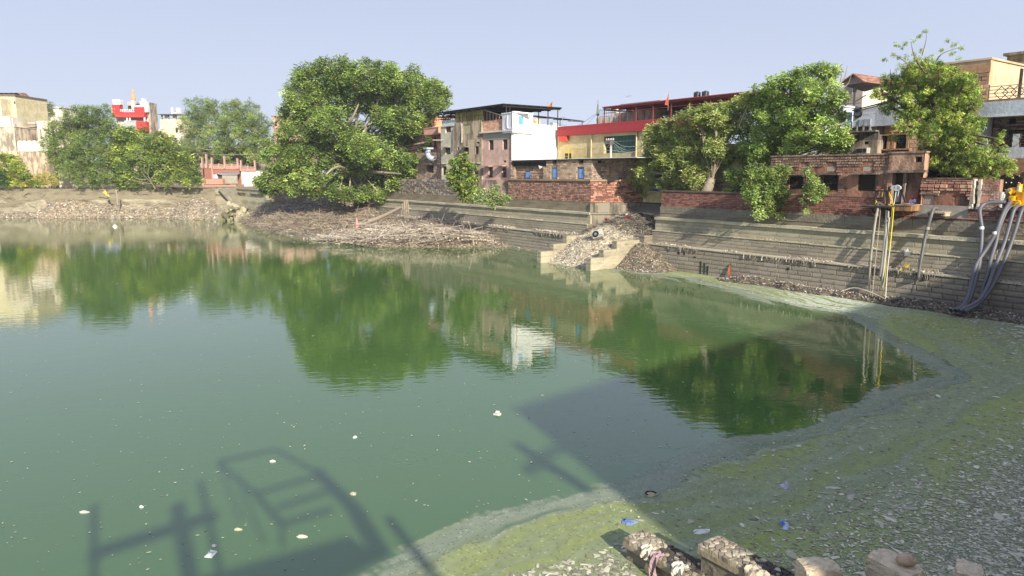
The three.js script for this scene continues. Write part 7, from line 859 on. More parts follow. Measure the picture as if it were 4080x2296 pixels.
{ // pipes and ropes dropping to the water
  const pipe = (label, pts, r, mat, extra) => { const t = thing('drop_pipe', label, 'pipe', BK, [...pts[pts.length - 1]]); mb().tube(pts, r, 30, 10).build('pipe', mat, t); (extra || []).forEach(([p, rr_, nm, mm]) => mb().cyl(p[0], p[1] - 0.09, p[1] + 0.09, p[2], rr_, rr_, 12).build(nm, mm, t)); return t; };
  const A = (x, y, n) => PT(CA, x, y, n), gp = M('#9a9484', { map: TX.stain, rough: 0.5 }), gp2 = M('#a39d8b', { map: TX.plaster, rough: 0.5 }), dk = M('#4e4c4a', { rough: 0.5, map: TX.stain });
  pipe('long stained grey-white pipe dropping from the left end of the platform to the water', [A(325, 140, 46), A(298, 250, 45.9), A(262, 480, 45.6), A(228, 780, 45.2), A(205, 1170, 44.7), A(205, 1330, 44.4)], 0.085, gp, [[A(298, 250, 45.9), 0.11, 'coupling', gp2], [A(226, 850, 45.15), 0.11, 'coupling', dk]]);
  pipe('thick pale pipe, middle of the bundle under the platform', [A(440, 190, 46.1), A(432, 350, 46), A(410, 600, 45.6), A(375, 900, 45.0), A(350, 1090, 44.8)], 0.12, gp2, [[A(432, 330, 46), 0.15, 'coupling', gp], [A(368, 1060, 44.85), 0.15, 'coupling', dk]]);
  pipe('second pale pipe close to the right of the thick one', [A(460, 280, 46.05), A(445, 400, 45.95), A(430, 620, 45.5), A(400, 880, 45.0), A(370, 1180, 44.6)], 0.08, gp2);
  pipe('grey pipe leaning from the bracket shelf down the wall', [A(1080, 170, 46.9), A(1035, 165, 46.5), A(1010, 230, 46.2), A(945, 450, 46.0), A(890, 720, 45.6), A(850, 960, 45.1), A(838, 1070, 45.0)], 0.1, M('#6d6a68', { map: TX.stain, rough: 0.5 }), [[A(955, 420, 46.0), 0.12, 'coupling', gp2], [A(838, 1060, 45), 0.15, 'coupling', dk]]);
  const rope = (label, pts, r, c) => { const t = thing('rope', label, 'rope', BK, [...pts[0]]); mb().tube(pts, r, 24, 5).build('strand', M(c, { rough: 0.8 }), t); };
  rope('thin brown rope hanging beside the leftmost drop pipe', [A(350, 150, 46), A(335, 350, 45.9), A(295, 760, 45.2), A(240, 1320, 44.3)], 0.025, '#9c8f7c');
  rope('yellow rope hanging from the platform, left strand of two', [A(505, 150, 45.9), A(480, 400, 45.8), A(430, 850, 45.1), A(370, 1370, 44.0)], 0.03, '#c9b84a'); rope('yellow rope hanging from the platform, right strand of two', [A(522, 150, 45.9), A(500, 400, 45.75), A(470, 700, 45.3)], 0.03, '#dcc83e'); rope('thick white rope hanging from the platform into the scum', [A(470, 690, 45.3), A(440, 950, 44.9), A(410, 1370, 43.9)], 0.04, '#b5b1a5');
  rope('thin wire hanging below the litter ledge, right of the pipes', [A(965, 930, 45.05), A(950, 1050, 45), A(935, 1200, 44.95)], 0.015, '#8f8878');
  const hp = [PT(CA, -160, 1230, 44.2), PT(CA, 0, 1185, 44.4), PT(CA, 150, 1215, 44.3), PT(CA, 300, 1275, 44.2), PT(CA, 420, 1335, 43.8)], ht = thing('hose', 'pale thin hose arching over the debris at the foot of the wall', 'hose', BK, [...hp[0]]); mb().tube(hp, 0.045, 24, 6).build('hose_body', M('#b5aa96', { rough: 0.6 }), ht);
  { const a = A(672, 770, 46.05), b = A(755, 675, 46.05), t = thing('plastic_bag', 'white plastic bag hanging on the wall right of the ropes', 'bag', BK, [a[0], a[1], 46.05]), m = mb(), g = (x, y, d) => [lerp(a[0], b[0], x), lerp(a[1], b[1], y), 46.0 - d]; m.quad(g(0, 0, 0.1), g(1, 0.05, 0.12), g(0.85, 0.6, 0.2), g(0.12, 0.55, 0.18)).quad(g(0.12, 0.55, 0.18), g(0.85, 0.6, 0.2), g(0.6, 0.95, 0.06), g(0.45, 1, 0.05)).tri(g(0, 0, 0.1), g(0.12, 0.55, 0.18), g(0.0, 0.5, 0)).tri(g(1, 0.05, 0.12), g(1, 0.5, 0), g(0.85, 0.6, 0.2)); m.build('sheet', M('#d9d8d0', { ds: true }), t); }
  { const a = A(640, 970, 45.1), b = A(740, 870, 45.1), t = thing('yellow_cloth', 'torn yellow plastic sheet snagged on the litter ledge', 'cloth', BK, [a[0], a[1], 45.1]), m = mb(), g = (x, y, d) => [lerp(a[0], b[0], x), lerp(a[1], b[1], y), 45.05 - d]; m.quad(g(0.1, 0, 0.05), g(0.35, 0.1, 0.1), g(0.5, 0.6, 0.2), g(0, 0.55, 0.12)).quad(g(0, 0.55, 0.12), g(0.5, 0.6, 0.2), g(0.9, 0.8, 0.15), g(0.3, 1, -0.1)).quad(g(0.5, 0.6, 0.2), g(0.9, 0.55, 0.2), g(1.05, 1, 0), g(0.9, 0.8, 0.15)); m.build('sheet', M('#c9a92e', { ds: true }), t); }
}
{ // yellow pump, control box and hoses
  const N = 48.2, fy = BK.at(...CP(1100, 1150), 47.4)[1] - 0.05, Y = M('#f0b800', { rough: 0.35, coat: 0.4 }), P = (x, y, n = N) => PT(CP, x, y, n);
  const c = P(1180, 700), t = thing('water_pump', 'bright yellow pump with an upright cylinder and round volute at the right edge', 'pump', BK, [c[0], fy, N]);
  const top = P(1180, 328)[1], mid = P(1180, 730)[1], r = (P(1300, 500)[0] - P(1060, 500)[0]) * 0.42; mb().cyl(c[0], mid, top, N, r, r * 0.97, 28).build('upright_cylinder', Y, t); mb().cyl(c[0], mid - 0.06, mid + 0.1, N, r * 1.22, r * 1.22, 28).build('flange', Y, t); mb().cyl(c[0], top, top + 0.03, N, r * 1.02, r * 1.02, 28).build('cap', Y, t); mb().cyl(c[0], top + 0.03, top + 0.1, N, 0.03, 0.03, 8).build('eyelet', Y, t);
  const lb = new THREE.CylinderGeometry(r * 1.0 + 0.012, r * 1.0 + 0.012, 0.26, 16, 1, true, -0.6, 1.3), l0 = P(1180, 462)[1]; lb.rotateY(-0.1); lb.translate(c[0], l0, -N); const lm = mb().geo(lb).build('label_plate', M('#e6e6de', { rough: 0.5 }), t); for (let k = 0; k < 3; k++) { const lg = new THREE.CylinderGeometry(r + 0.016, r + 0.016, 0.022, 12, 1, true, -0.4, 0.9); lg.rotateY(-0.1); lg.translate(c[0], l0 + 0.07 - k * 0.06, -N); mb().geo(lg).build('label_print', M('#7f8a80'), lm); }
  const v = P(1225, 940), vr = (P(1360, 900)[0] - P(1090, 900)[0]) * 0.46; const vg = new THREE.TorusGeometry(vr * 0.62, vr * 0.42, 16, 32); vg.scale(1, 1.12, 0.85); vg.translate(v[0], v[1], -N + 0.05); const vm = mb().geo(vg).build('volute', Y, t); const dg = new THREE.CylinderGeometry(vr * 0.7, vr * 0.7, 0.24, 24); dg.rotateX(Math.PI / 2); dg.translate(v[0], v[1], -N + 0.05); mb().geo(dg).build('volute_cover', Y, t);
  for (const [x, y, rr_] of [[945, 1010, 0.2], [1110, 1000, 0.2]]) { const p = P(x, y, N - 0.35), g = new THREE.CylinderGeometry(rr_, rr_, 0.16, 20); g.rotateX(Math.PI / 2); g.translate(p[0], p[1], -p[2]); mb().geo(g).build('port_flange', Y, t); for (let k = 0; k < 6; k++) { const a = k * 1.047, bg = new THREE.CylinderGeometry(0.025, 0.025, 0.06, 6); bg.rotateX(Math.PI / 2); bg.translate(p[0] + Math.cos(a) * rr_ * 0.78, p[1] + Math.sin(a) * rr_ * 0.78, -p[2] + 0.1); mb().geo(bg).build('bolt', metal('#b9a860'), t); } }
  const f0 = P(880, 720), f1 = P(1110, 1080); mb().box(f0[0], f0[0] + 0.34, f1[1], f0[1], N - 0.2, N + 0.2).box(P(1020, 730)[0], P(1110, 730)[0], f1[1] - 0.1, f0[1] - 0.02, N - 0.38, N - 0.21).build('bracket', Y, t); mb().box(f0[0] - 0.1, c[0] + 1.2, fy, fy + 0.1, N - 0.35, N + 0.4).build('skid', M('#d9a400', { rough: 0.4 }), t);
  mb().tube([P(1060, 560, N + 0.1), P(960, 545, N + 0.1), P(860, 570, N + 0.05), P(790, 620, N)], 0.2, 16, 12).build('elbow_pipe', Y, t); mb().tube([P(800, 610, N), P(700, 690, N), P(620, 800, N), P(600, 920, N - 0.1)], 0.17, 14, 10).build('intake_hose', M('#3d3936', { rough: 0.6 }), t); { const p = P(790, 600); mb().tube([P(750, 560, N), P(830, 640, N)], 0.25, 4, 12).build('clamp', metal('#6a6258'), t); } mb().cyl(P(1420, 700)[0], fy + 0.1, P(1420, 590)[1], N + 0.3, 0.55, 0.55, 24).build('motor', M('#dfa300', { rough: 0.4 }), t); mb().bar([P(690, 950)[0], P(690, 950)[1], -N + 0.5], [P(1050, 670)[0], P(1050, 670)[1], -N + 0.45], 0.035).build('lever', metal('#8a8378'), t);
  const n = 47.7, a = PT(CP, 215, 1145, n), b = PT(CP, 560, 600, n), bx = thing('control_box', 'tilted grey electrical control box left of the yellow pump', 'electrical box', BK, [a[0], fy, n]); const w0 = a[0] + 0.02, w1 = PT(CP, 490, 900, n)[0], y0 = a[1], y1 = b[1]; mb().box(w0, w1, y0, y1, n, n + 0.32).build('case', M('#9a9e9c', { rough: 0.45 }), bx); mb().box(w0 + 0.05, w1 - 0.05, y0 + 0.3, y1 - 0.07, n - 0.015, n - 0.001).build('door_panel', M('#7f8b8a', { rough: 0.35 }), bx); mb().box(w1 + 0.002, w1 + 0.09, y0, y1, n - 0.02, n + 0.32).build('side_frame', M('#c3c3be', { rough: 0.5 }), bx); mb().box(w1 + 0.09, w1 + 0.18, y1 - 0.35, y1 - 0.12, n + 0.05, n + 0.2).build('latch', M('#c9c9c4'), bx); for (const k of [0.3, 0.5]) mb().cyl(lerp(w0, w1, k), y0 + 0.1, y0 + 0.14, n - 0.02, 0.02, 0.02, 8).build('screw', dark, bx); for (const x of [w0 + 0.1, w1 - 0.1]) mb().box(x - 0.03, x + 0.03, fy, y0, n + 0.05, n + 0.25).build('leg', metal('#6d6d6a'), bx);
  // hoses
  const H = (x, y, m) => PT(CH, x, y, m), R2 = (x, y, m) => PT(CR, x, y, m), HM = M('#55545b', { rough: 0.5, bump: TX.bumpF, bs: 0.005 }), HM2 = M('#5d5c63', { rough: 0.5 });
  const hose = (label, pts, bands) => { const o = thing('pump_hose', label, 'hose', BK, [...pts[pts.length - 1]]); mb().tube(pts, 0.108, 48, 12).build('hose_body', pick([HM, HM2]), o); for (const [p, c2] of bands || []) mb().tube([[p[0] - 0.02, p[1] + 0.08, p[2]], [p[0] + 0.01, p[1] - 0.08, p[2]]], 0.125, 3, 12).build('tape_band', M(c2, { rough: 0.5 }), o); return o; }; rs(5);
  hose('leftmost grey pump hose, looping over the control box before dropping', [PT(CP, 720, 965, 47.2), R2(1500, 930, 47.0), R2(1280, 950, 46.8), R2(1180, 1010, 46.6), R2(1140, 1110, 46.4), R2(1150, 1250, 46.3), H(790, 30, 46.2), H(785, 250, 46.0), H(755, 560, 45.4), H(700, 800, 44.9), H(610, 1090, 44.3), H(500, 1230, 43.5), H(400, 1260, 43.0)], [[H(790, 32, 46.2), '#e8e6e2']]);
  hose('second grey pump hose, crossing over the leftmost one', [PT(CP, 890, 950, 47.5), PT(CP, 800, 1050, 47.1), R2(1690, 1120, 46.7), R2(1600, 1330, 46.4), H(1010, 80, 46.2), H(880, 310, 45.9), H(730, 540, 45.4), H(660, 750, 44.9), H(600, 1010, 44.4), H(500, 1190, 43.7), H(330, 1255, 43.0)], [[H(985, 105, 46.15), '#d8d8d6']]);
  hose('third grey pump hose, hanging almost straight down behind the others', [PT(CP, 930, 1130, 47.4), PT(CP, 820, 1170, 47.0), H(1050, 30, 46.4), H(1000, 250, 46.1), H(930, 480, 45.6), H(880, 700, 45.1), H(810, 940, 44.7), H(770, 1220, 44.3)]);
  hose('fourth grey pump hose from the left', [PT(CP, 1240, 1120, 47.5), PT(CP, 1120, 1130, 47.1), PT(CP, 1010, 1240, 46.8), H(1190, 40, 46.4), H(1120, 270, 46.1), H(1030, 500, 45.6), H(940, 740, 45.0), H(870, 920, 44.5), H(740, 1110, 43.9), H(460, 1260, 43.0)]);
  hose('rightmost grey pump hose, sweeping in a long curve to the scum', [PT(CP, 1480, 1110, 47.5), PT(CP, 1380, 1130, 47.1), PT(CP, 1290, 1250, 46.8), H(1300, 30, 46.4), H(1220, 270, 46.1), H(1120, 530, 45.6), H(1020, 760, 45.0), H(900, 970, 44.5), H(720, 1170, 43.8), H(530, 1275, 43.0)], [[H(740, 1090, 44.0), '#222']]);
}
{ // lone bits on the steps and walls
  const P = (x, y, n) => PT(C9, x, y, n), a = P(1600, 590, 42.6), t = thing('discarded_appliance', 'discarded white appliance with a round black fan opening, tilted on the rubbish', 'appliance', BK, [a[0], a[1], a[2]]);
  const w = 0.85, g = new THREE.BoxGeometry(w, 0.7, 0.55), M4 = new THREE.Matrix4().makeRotationFromEuler(new THREE.Euler(-0.35, 0.35, 0.5)).setPosition(a[0] + 0.75, a[1] + 0.75, -a[2]); g.applyMatrix4(M4); mb().geo(g).build('case', plaster('#b9b8ac'), t); for (const [r, d, c] of [[0.3, 0.62, '#131313'], [0.13, 0.64, '#77756e']]) { const cg = new THREE.CylinderGeometry(r, r, d, 20); cg.rotateX(Math.PI / 2); cg.translate(-0.1, 0.0, 0.0); cg.applyMatrix4(M4); mb().geo(cg).build(r > 0.2 ? 'fan_opening' : 'fan_hub', M(c), t); } const tg = new THREE.BoxGeometry(0.2, 0.12, 0.62); tg.translate(0.33, -0.2, 0); tg.applyMatrix4(M4); mb().geo(tg).build('label_plate', M('#8f8f88'), t);
  const rag = (name, label, x, y, n, sc, c, sd) => { rs(sd); const p = P(x, y, n), hh = heapH(p[0], n), o = thing(name, label, 'rubbish', BK, [p[0], hh, n]), m = mb(); for (let k = 0; k < 14; k++) { const q = () => [p[0] + gauss() * sc, hh + 0.12 + Math.abs(gauss()) * sc * 0.7, n + gauss() * sc * 0.6]; m.tri(q(), q(), q()); } m.build('folds', M(c, { ds: true }), o); };
  rag('red_bag', 'red plastic bag on the dark heap, left of the two', 1770, 330, 46.3, 0.42, '#b83a3a', 81); rag('red_bag', 'dark red cloth bundle on the dark heap, right of the two', 2000, 320, 46.8, 0.42, '#a02c36', 82); rag('yellow_rag', 'yellow-cream rag below the red bundles on the heap', 1920, 395, 45.4, 0.32, '#d9bd6a', 83); rag('white_bag', 'small white bag topping the dark heap', 1995, 265, 47.4, 0.2, '#e6e4e0', 84); rag('pink_rag', 'pink rag half buried left of the discarded appliance', 1450, 610, 42.2, 0.25, '#c98a8a', 85); rag('dark_bag', 'dark blue bag in the corner of the lower right wall block', 1540, 850, 40.6, 0.25, '#3a4250', 86);
  const st = PT(crop(2500, 780, 2.8622), 1165, 920, 44.9), s2 = thing('orange_stake', 'orange cloth-wrapped stake leaning on the wall at the waterline', 'stake', BK, [st[0], 0, 44.9]), e = PT(crop(2500, 780, 2.8622), 1172, 775, 45.1); mb().bar([st[0], 0, -44.9], [e[0], e[1], -45.15], 0.07).build('stake', WOOD, s2); mb().quad([st[0] - 0.1, 0.25, 44.85], [st[0] + 0.1, 0.3, 44.85], [e[0] + 0.07, e[1] - 0.4, 45.02], [e[0] - 0.07, e[1] - 0.3, 45.02]).tri([e[0] - 0.07, e[1] - 0.3, 45.02], [e[0] + 0.07, e[1] - 0.4, 45.02], [e[0], e[1], 45.08]).build('cloth', M('#c9643c', { ds: true }), s2);
}
{ // dark weep slots and green stains low on the right embankment
  const K = crop(2500, 780, 2.8622), w = thing('weep_slots', 'dark narrow weep slots low on the right embankment wall', 'drain', BK, [-38, 1, 45.2]);
  for (const [x, y0, y1, g] of [[232, 615, 745, 0], [318, 620, 780, 0], [840, 750, 905, 1], [882, 770, 905, 1], [918, 800, 905, 1], [590, 640, 668, 0], [650, 645, 675, 0], [1835, 820, 850, 0], [770, 695, 708, 0]]) { const a = PT(K, x, y0, 45.2), b = PT(K, x, y1, 45.2); mb().box(a[0] - 0.07, a[0] + 0.07, Math.max(0.02, b[1]), Math.min(a[1], 1.9), 45.16, 45.3).build('slot', M(g ? '#22301a' : '#1d1b17'), w); }
}
{ // small loose things seen on the far and middle bank
  const a = PT(C4, 1405, 846, 46.9), b = PT(C4, 1458, 862, 46.7), c = PT(C4, 1422, 887, 46.5), t = thing('white_sheet', 'small white triangular sheet sticking out of the stone house wall, right of its bay', 'sheet', BK, [...a]); mb().tri(a, c, b).tri([a[0], a[1] + 0.02, a[2] + 0.02], [b[0], b[1] + 0.02, b[2] + 0.02], [c[0], c[1] + 0.02, c[2] + 0.02]).build('sheet_panel', M('#d9d3c6', { ds: true }), t); mb().bar([a[0], a[1], -47.4], [a[0], a[1], -46.9], 0.05).build('bracket', WOODD, t);
  const P = (x, y, n) => [...FT.at(...C1(x, y), n), n], y0 = P(958, 1080, 127.6), y1 = P(985, 1118, 127.5), yb = thing('yellow_bag', 'yellow plastic bag hanging from the bare branches on the far left bank', 'bag', FT, [...y0]); mb().quad([y0[0], y1[1] + 0.5, 127.6], [y1[0], y1[1] - 0.1, 127.5], [y1[0] + 0.3, y1[1] + 0.2, 127.4], [y0[0] + 0.4, y0[1] + 0.2, 127.7]).tri([y1[0], y1[1] - 0.1, 127.5], [y1[0] + 0.75, y1[1] - 0.3, 127.4], [y1[0] + 0.5, y1[1] + 0.25, 127.4]).build('sheet', M('#c2b05a', { ds: true }), yb); mb().bar([y0[0] + 0.2, y0[1] + 0.1, -127.65], [y0[0] - 0.4, y0[1] + 1.2, -128], 0.04).build('twig', BARKL, yb);
  const s0 = P(1078, 1070, 127.2), s1 = P(1090, 1185, 127.2), st = thing('dead_stump', 'pale upright dead stump on the far left beach', 'stump', FT, [s1[0], s1[1] - 0.3, 127.2]); mb().tube([[s1[0], s1[1] - 0.4, 127.2], [lerp(s0[0], s1[0], 0.4) + 0.1, lerp(s0[1], s1[1], 0.5), 127.2], [...s0]], 0.11, 8, 7).build('stump_body', BARKL, st); mb().tube([[s0[0], s0[1] - 0.3, 127.2], [s0[0] + 0.35, s0[1] + 0.1, 127.2]], 0.07, 4, 5).build('broken_stub', BARKL, st);
  const wire = (label, p, q, sag, r) => { const o = thing('cable', label, 'cable', BK, [...p]); mb().tube([p, [(p[0] + q[0]) / 2, (p[1] + q[1]) / 2 - sag, (p[2] + q[2]) / 2], q], r, 24, 4).build('wire', M('#6f7274', { rough: 0.6 }), o); };
  wire('thin cable rising from the red parapet to the wrapped mast', PT(C5, 20, 410, 59), PT(C5, 490, 318, 58.6), 1.0, 0.02); wire('second thin cable sagging below the first one over the red parapet', PT(C5, 60, 432, 59.2), PT(C5, 495, 330, 58.6), 1.4, 0.018);
  const w0 = [...FT.at(...C2(340, 732), 150), 150], w1 = [...FT.at(...C2(960, 735), 150), 150], o = thing('cable', 'thin cable strung before the second tree above the sandstone terrace', 'cable', FT, [...w0]); mb().tube([w0, [(w0[0] + w1[0]) / 2, w0[1] - 0.15, 150], w1], 0.025, 12, 4).build('wire', M('#a9a8a0', { rough: 0.6 }), o);
}
// ---------------------------------------------------------------- algae scum on the water
const k2 = 4080 / 2576;
const SCUM = [[1560, 684], [1700, 702], [1850, 735], [2000, 772], [2130, 798], [2215, 850], [2300, 900], [2322, 935], [2265, 975], [2120, 1015], [1985, 1070], [1830, 1100], [1720, 1135], [1640, 1185], [1560, 1210], [1430, 1235], [1250, 1272], [1110, 1330], [1010, 1375], [900, 1460], [800, 1600]].map(p => { const g = ground(p[0] * k2, p[1] * k2); return [g[0], g[2]]; });
const shoreN = (x, z) => BK.loc(x, z)[1];
function scumD(x, z) {        // signed distance to the inner edge of the scum: positive on the scum side
  let best = 1e9, sg = 1;
  for (let i = 0; i + 1 < SCUM.length; i++) { const [ax, az] = SCUM[i], [bx, bz] = SCUM[i + 1], dx = bx - ax, dz = bz - az, t = clamp(((x - ax) * dx + (z - az) * dz) / (dx * dx + dz * dz)), d = Math.hypot(x - ax - t * dx, z - az - t * dz); if (d < best) { best = d; sg = dx * (z - az) - dz * (x - ax) < 0 ? 1 : -1; } }
  return best * sg;
}
const SX0 = -9, SX1 = 41, SZ0 = -63, SZ1 = -7, tuneS = { flip: 1 };
{ const a = ground(2500 * k2, 1300 * k2); if (scumD(a[0], a[2]) < 0) tuneS.flip = -1; }
const scumAt = (x, z) => { const wx = x + 0.8 * (fbm(x * 0.22, z * 0.22, 3, 0, 91) - 0.5) * 2, wz = z + 0.8 * (fbm(x * 0.22, z * 0.22, 3, 0, 95) - 0.5) * 2; return scumD(wx, wz) * tuneS.flip; };
{
  const n = 1600, d = new Uint8Array(n * n * 4), al = new Uint8Array(n * n * 4), patch = ground(2080 * k2, 762 * k2); rs(98);
  const gry = [0.36, 0.395, 0.29], olv = [0.225, 0.26, 0.125], yel = [0.28, 0.325, 0.08], wht = [0.52, 0.57, 0.42], far = [0.19, 0.205, 0.145];
  for (let j = 0; j < n; j++) for (let i = 0; i < n; i++) {
    const x = lerp(SX0, SX1, (i + 0.5) / n), z = lerp(SZ0, SZ1, (j + 0.5) / n), kk = (j * n + i) * 4, D0 = scumD(x, z) * tuneS.flip; d[kk + 3] = al[kk + 3] = 255; if (D0 < -2) continue;
    const D = scumAt(x, z), w1 = fbm(x * 0.3, z * 0.3, 3, 0, 101) - 0.5, q = fbm(x * 7, z * 7, 2, 0, 117), along = (x * 0.6 + z * 0.8) * 0.2;
    const st = fbm(D * 0.9 + 3.5 * w1, along + 1.5 * w1, 4, 0, 105), st2 = fbm(D * 2.6 + 6 * w1, along * 2.2, 3, 0, 109), De = D + (q - 0.5) * 0.35 + (st2 - 0.5) * 0.8;
    let a = 0.56 * ss(0, 0.3, De) * ss(0.2, 0.42, st2 + 0.1 * D); a = Math.max(a, 0.95 * ss(0.9, 1.3, De)); a = Math.max(a, 0.5 * ss(0.55, 0.68, st) * ss(-1.0, -0.2, De));
    const yb = ss(0.9, 1.6, De) * ss(7.5, 3.2, De) * ss(0.3, 0.6, st) + 0.35 * ss(0.55, 0.68, st2) * ss(11, 5, De), ol = ss(0.7, 1.5, De) * (0.72 + 0.28 * ss(0.35, 0.6, st2)), fr_ = ss(5, 11, D);
    const wb = Math.exp(-Math.pow(Math.hypot((x - patch[0]) * 0.5, (z - patch[2]) * 0.5 + (x - patch[0]) * 0.35) / 2.4, 2)) * ss(0.3, 0.5, st2) + 0.35 * ss(-38, -46, z) * ss(0.45, 0.62, st2);
    const sp = R(), k = (0.86 + 0.28 * q) * (sp < 0.035 ? 0.5 : sp > 0.985 ? 1.7 : 1);
    for (let c = 0; c < 3; c++) { let v = lerp(gry[c], olv[c], ol); v = lerp(v, far[c], 0.7 * fr_); v = lerp(v, yel[c], clamp(yb * 0.85)); v = lerp(v, wht[c], clamp(wb)); d[kk + c] = toS(v * k); al[kk + c] = Math.round(255 * clamp(a * (sp > 0.985 ? 1.2 : 1))); }
  }
  const mk = (q, s) => { const t = new THREE.DataTexture(q, n, n, THREE.RGBAFormat); t.magFilter = THREE.LinearFilter; if (s) t.colorSpace = THREE.SRGBColorSpace; t.needsUpdate = true; return t; };
  const g = new THREE.BufferGeometry(); const P = [SX0, SZ0, SX1, SZ0, SX1, SZ1, SX0, SZ1]; g.setAttribute('position', new THREE.Float32BufferAttribute([P[0], 0, P[1], P[2], 0, P[3], P[4], 0, P[5], P[6], 0, P[7]], 3)); g.setAttribute('uv', new THREE.Float32BufferAttribute([0, 0, 1, 0, 1, 1, 0, 1], 2)); g.setAttribute('normal', new THREE.Float32BufferAttribute([0, 1, 0, 0, 1, 0, 0, 1, 0, 0, 1, 0], 3)); g.setIndex([0, 2, 1, 0, 3, 2]);
  const o = new THREE.Mesh(g, new THREE.MeshStandardMaterial({ map: mk(d, true), alphaMap: mk(al, false), transparent: true, roughness: 0.75, side: THREE.DoubleSide })); o.position.y = 0.004; o.receiveShadow = true; o.name = 'algae_scum'; tag(o, 'yellow-green and grey algae scum spread along the right shore and corner', 'algae', null, 'stuff'); scene.add(o);
}
// floating flakes of dried scum
const flakeGeo = k => { rs(500 + k); const n = 8, b = mb(), ring = []; for (let i = 0; i < n; i++) { const a = i / n * 6.283, r = rr(0.5, 1.05); ring.push([Math.cos(a) * r * 1.25, 0, Math.sin(a) * r * 0.8]); } for (let i = 0; i < n; i++) { const m = (i + 1) % n; b.tri([0, 0.07, 0], ring[i], ring[m]); b.tri([ring[i][0], -0.05, ring[i][2]], [ring[m][0], -0.05, ring[m][2]], ring[m]); b.tri([ring[i][0], -0.05, ring[i][2]], ring[m], ring[i]); } return b.geometry(); };
const FLM = M('#ffffff', { rough: 0.85, ds: true });
{
  const ms = [[], [], []], cs = [[], [], []]; rs(600); const cols = ['#c4bfa6', '#aca88f', '#d2ccb2', '#96927c', '#dfd8be', '#b8b298', '#87836e'].map(lin);
  const add = (x, z, s) => { const k = Math.floor(R() * 3); ms[k].push(mat4(new THREE.Vector3(x, 0.012 + 0.01 * R(), z), [gauss() * 0.05, R() * 6.28, gauss() * 0.05], [s, s * 0.5, s * rr(0.6, 1)])); cs[k].push(pick(cols).clone().multiplyScalar(rr(0.7, 1.0))); };
  for (let i = 0; i < 380000; i++) { const u = Math.pow(R(), 0.6), z = lerp(-44, -8.5, u), x = rr(2, 38); if (x > -z * 0.80 + 1.5 || x < -z * 0.05) continue; const D = scumAt(x, z); if (D < 1) continue; const f = fbm(x * 0.35, z * 0.5, 4, 0, 131), den = ss(3.2, 8, D) * ss(0.28, 0.5, f + 0.025 * D) * 0.95 + 0.03; if (R() > den * ss(-46, -24, z) * (0.5 + 0.5 * ss(-30, -14, z)) + 0.01) continue; add(x, z, 0.032 * Math.exp(0.8 * gauss()) * (1 + 0.03 * Math.max(0, -z - 14)) * (R() < 0.015 ? 2.4 : 1)); }
  for (let i = 0; i < 700; i++) { const pu = rr(1180, 1600), pv = rr(1338, 1500), [x, , z] = ground(pu * k2, pv * k2), f = fbm(x * 1.1, z * 1.1, 3, 0, 141); const p = [x, z]; const L = BK.loc(x, z); if (L[1] > 9.98 && L[0] > -10.0) continue; if (f < 0.34 + 0.5 * ss(0.9, 0, (pv - 1338 - (1560 - pu) * 0.3) / 60)) continue; add(x, z, 0.07 * Math.exp(0.45 * gauss())); }
  for (let i = 0; i < 2600; i++) { const s = rr(-47, -5), N = rr(38.5, 44.2), p = BK.W(s, 0, N); if (scumAt(p.x, p.z) < 0.3) continue; add(p.x, p.z, 0.07 * Math.exp(0.5 * gauss())); }
  for (let i = 0; i < 900; i++) { const [x, , z] = ground(rr(0, 2300) * k2, rr(620, 1440) * k2); if (scumAt(x, z) > 0) continue; add(x, z, 0.018 * Math.exp(0.6 * gauss()) * Math.min(2.6, 1 + -z / 45)); }
  for (let i = 0; i < 260; i++) { const [x, , z] = ground(rr(620, 1200) * k2, rr(572, 612) * k2 + 6 * gauss()); if (fbm(x * 0.15, z * 0.5, 2) < 0.52) continue; add(x, z, 0.16 * Math.exp(0.5 * gauss())); }
  ms.forEach((m, k) => scatter('floating_scum_flakes', ['pale flakes of dried scum floating in the right-hand corner', 'grey flakes of dried scum scattered over the water', 'small crusts of dried scum among the flakes'][k], 'scum', flakeGeo(k), FLM, m, cs[k]));
}
// single floating things
const floater = (name, label, cat, u, v, pts, c, o = {}) => { const [x, , z] = ground(u * k2, v * k2), t = thing(name, label, cat, FT, [x, 0, -z]), px = -z / (FPX / k2) , b = mb(), top = 0.03 + (o.h || 0.02), q = pts.map(p => [x + p[0] * px, -z + p[1] * px * (o.st ?? 2.2)]); const cx = q.reduce((a, p) => a + p[0], 0) / q.length, cz = q.reduce((a, p) => a + p[1], 0) / q.length; q.forEach((p, i) => { const r = q[(i + 1) % q.length], e = 0.014 + 0.012 * ((i * 7) % 3); b.tri([cx, top, cz], [p[0], e, p[1]], [r[0], e, r[1]]); b.quad([p[0], 0, p[1]], [r[0], 0, r[1]], [r[0], e, r[1]], [p[0], e, p[1]]); }); b.build(o.part || 'sheet', M(c, { ds: true, rough: 0.7 }), t); if (o.extra) o.extra(t, x, -z, px); return t; };
const ov = (w, h, n = 9, s = 1) => Array.from({ length: n }, (_, i) => { const a = i / n * 6.283; rs(i * 13 + w * 7 + s); const r = rr(0.75, 1.15); return [Math.cos(a) * w * r / 2, Math.sin(a) * h * r / 2]; });
floater('floating_bag', 'white crumpled bag afloat in the open water near the centre', 'bag', 1251, 1043, ov(24, 8), '#c9c9c3', { h: 0.06, extra: (t, x, n, p) => { mb().quad([x - 6 * p, 0.09, n - 0.1], [x + 4 * p, 0.06, n - 0.15], [x + 7 * p, 0.1, n + 0.05], [x - 3 * p, 0.12, n + 0.05]).build('fold', M('#c9c9c2', { ds: true }), t); } });
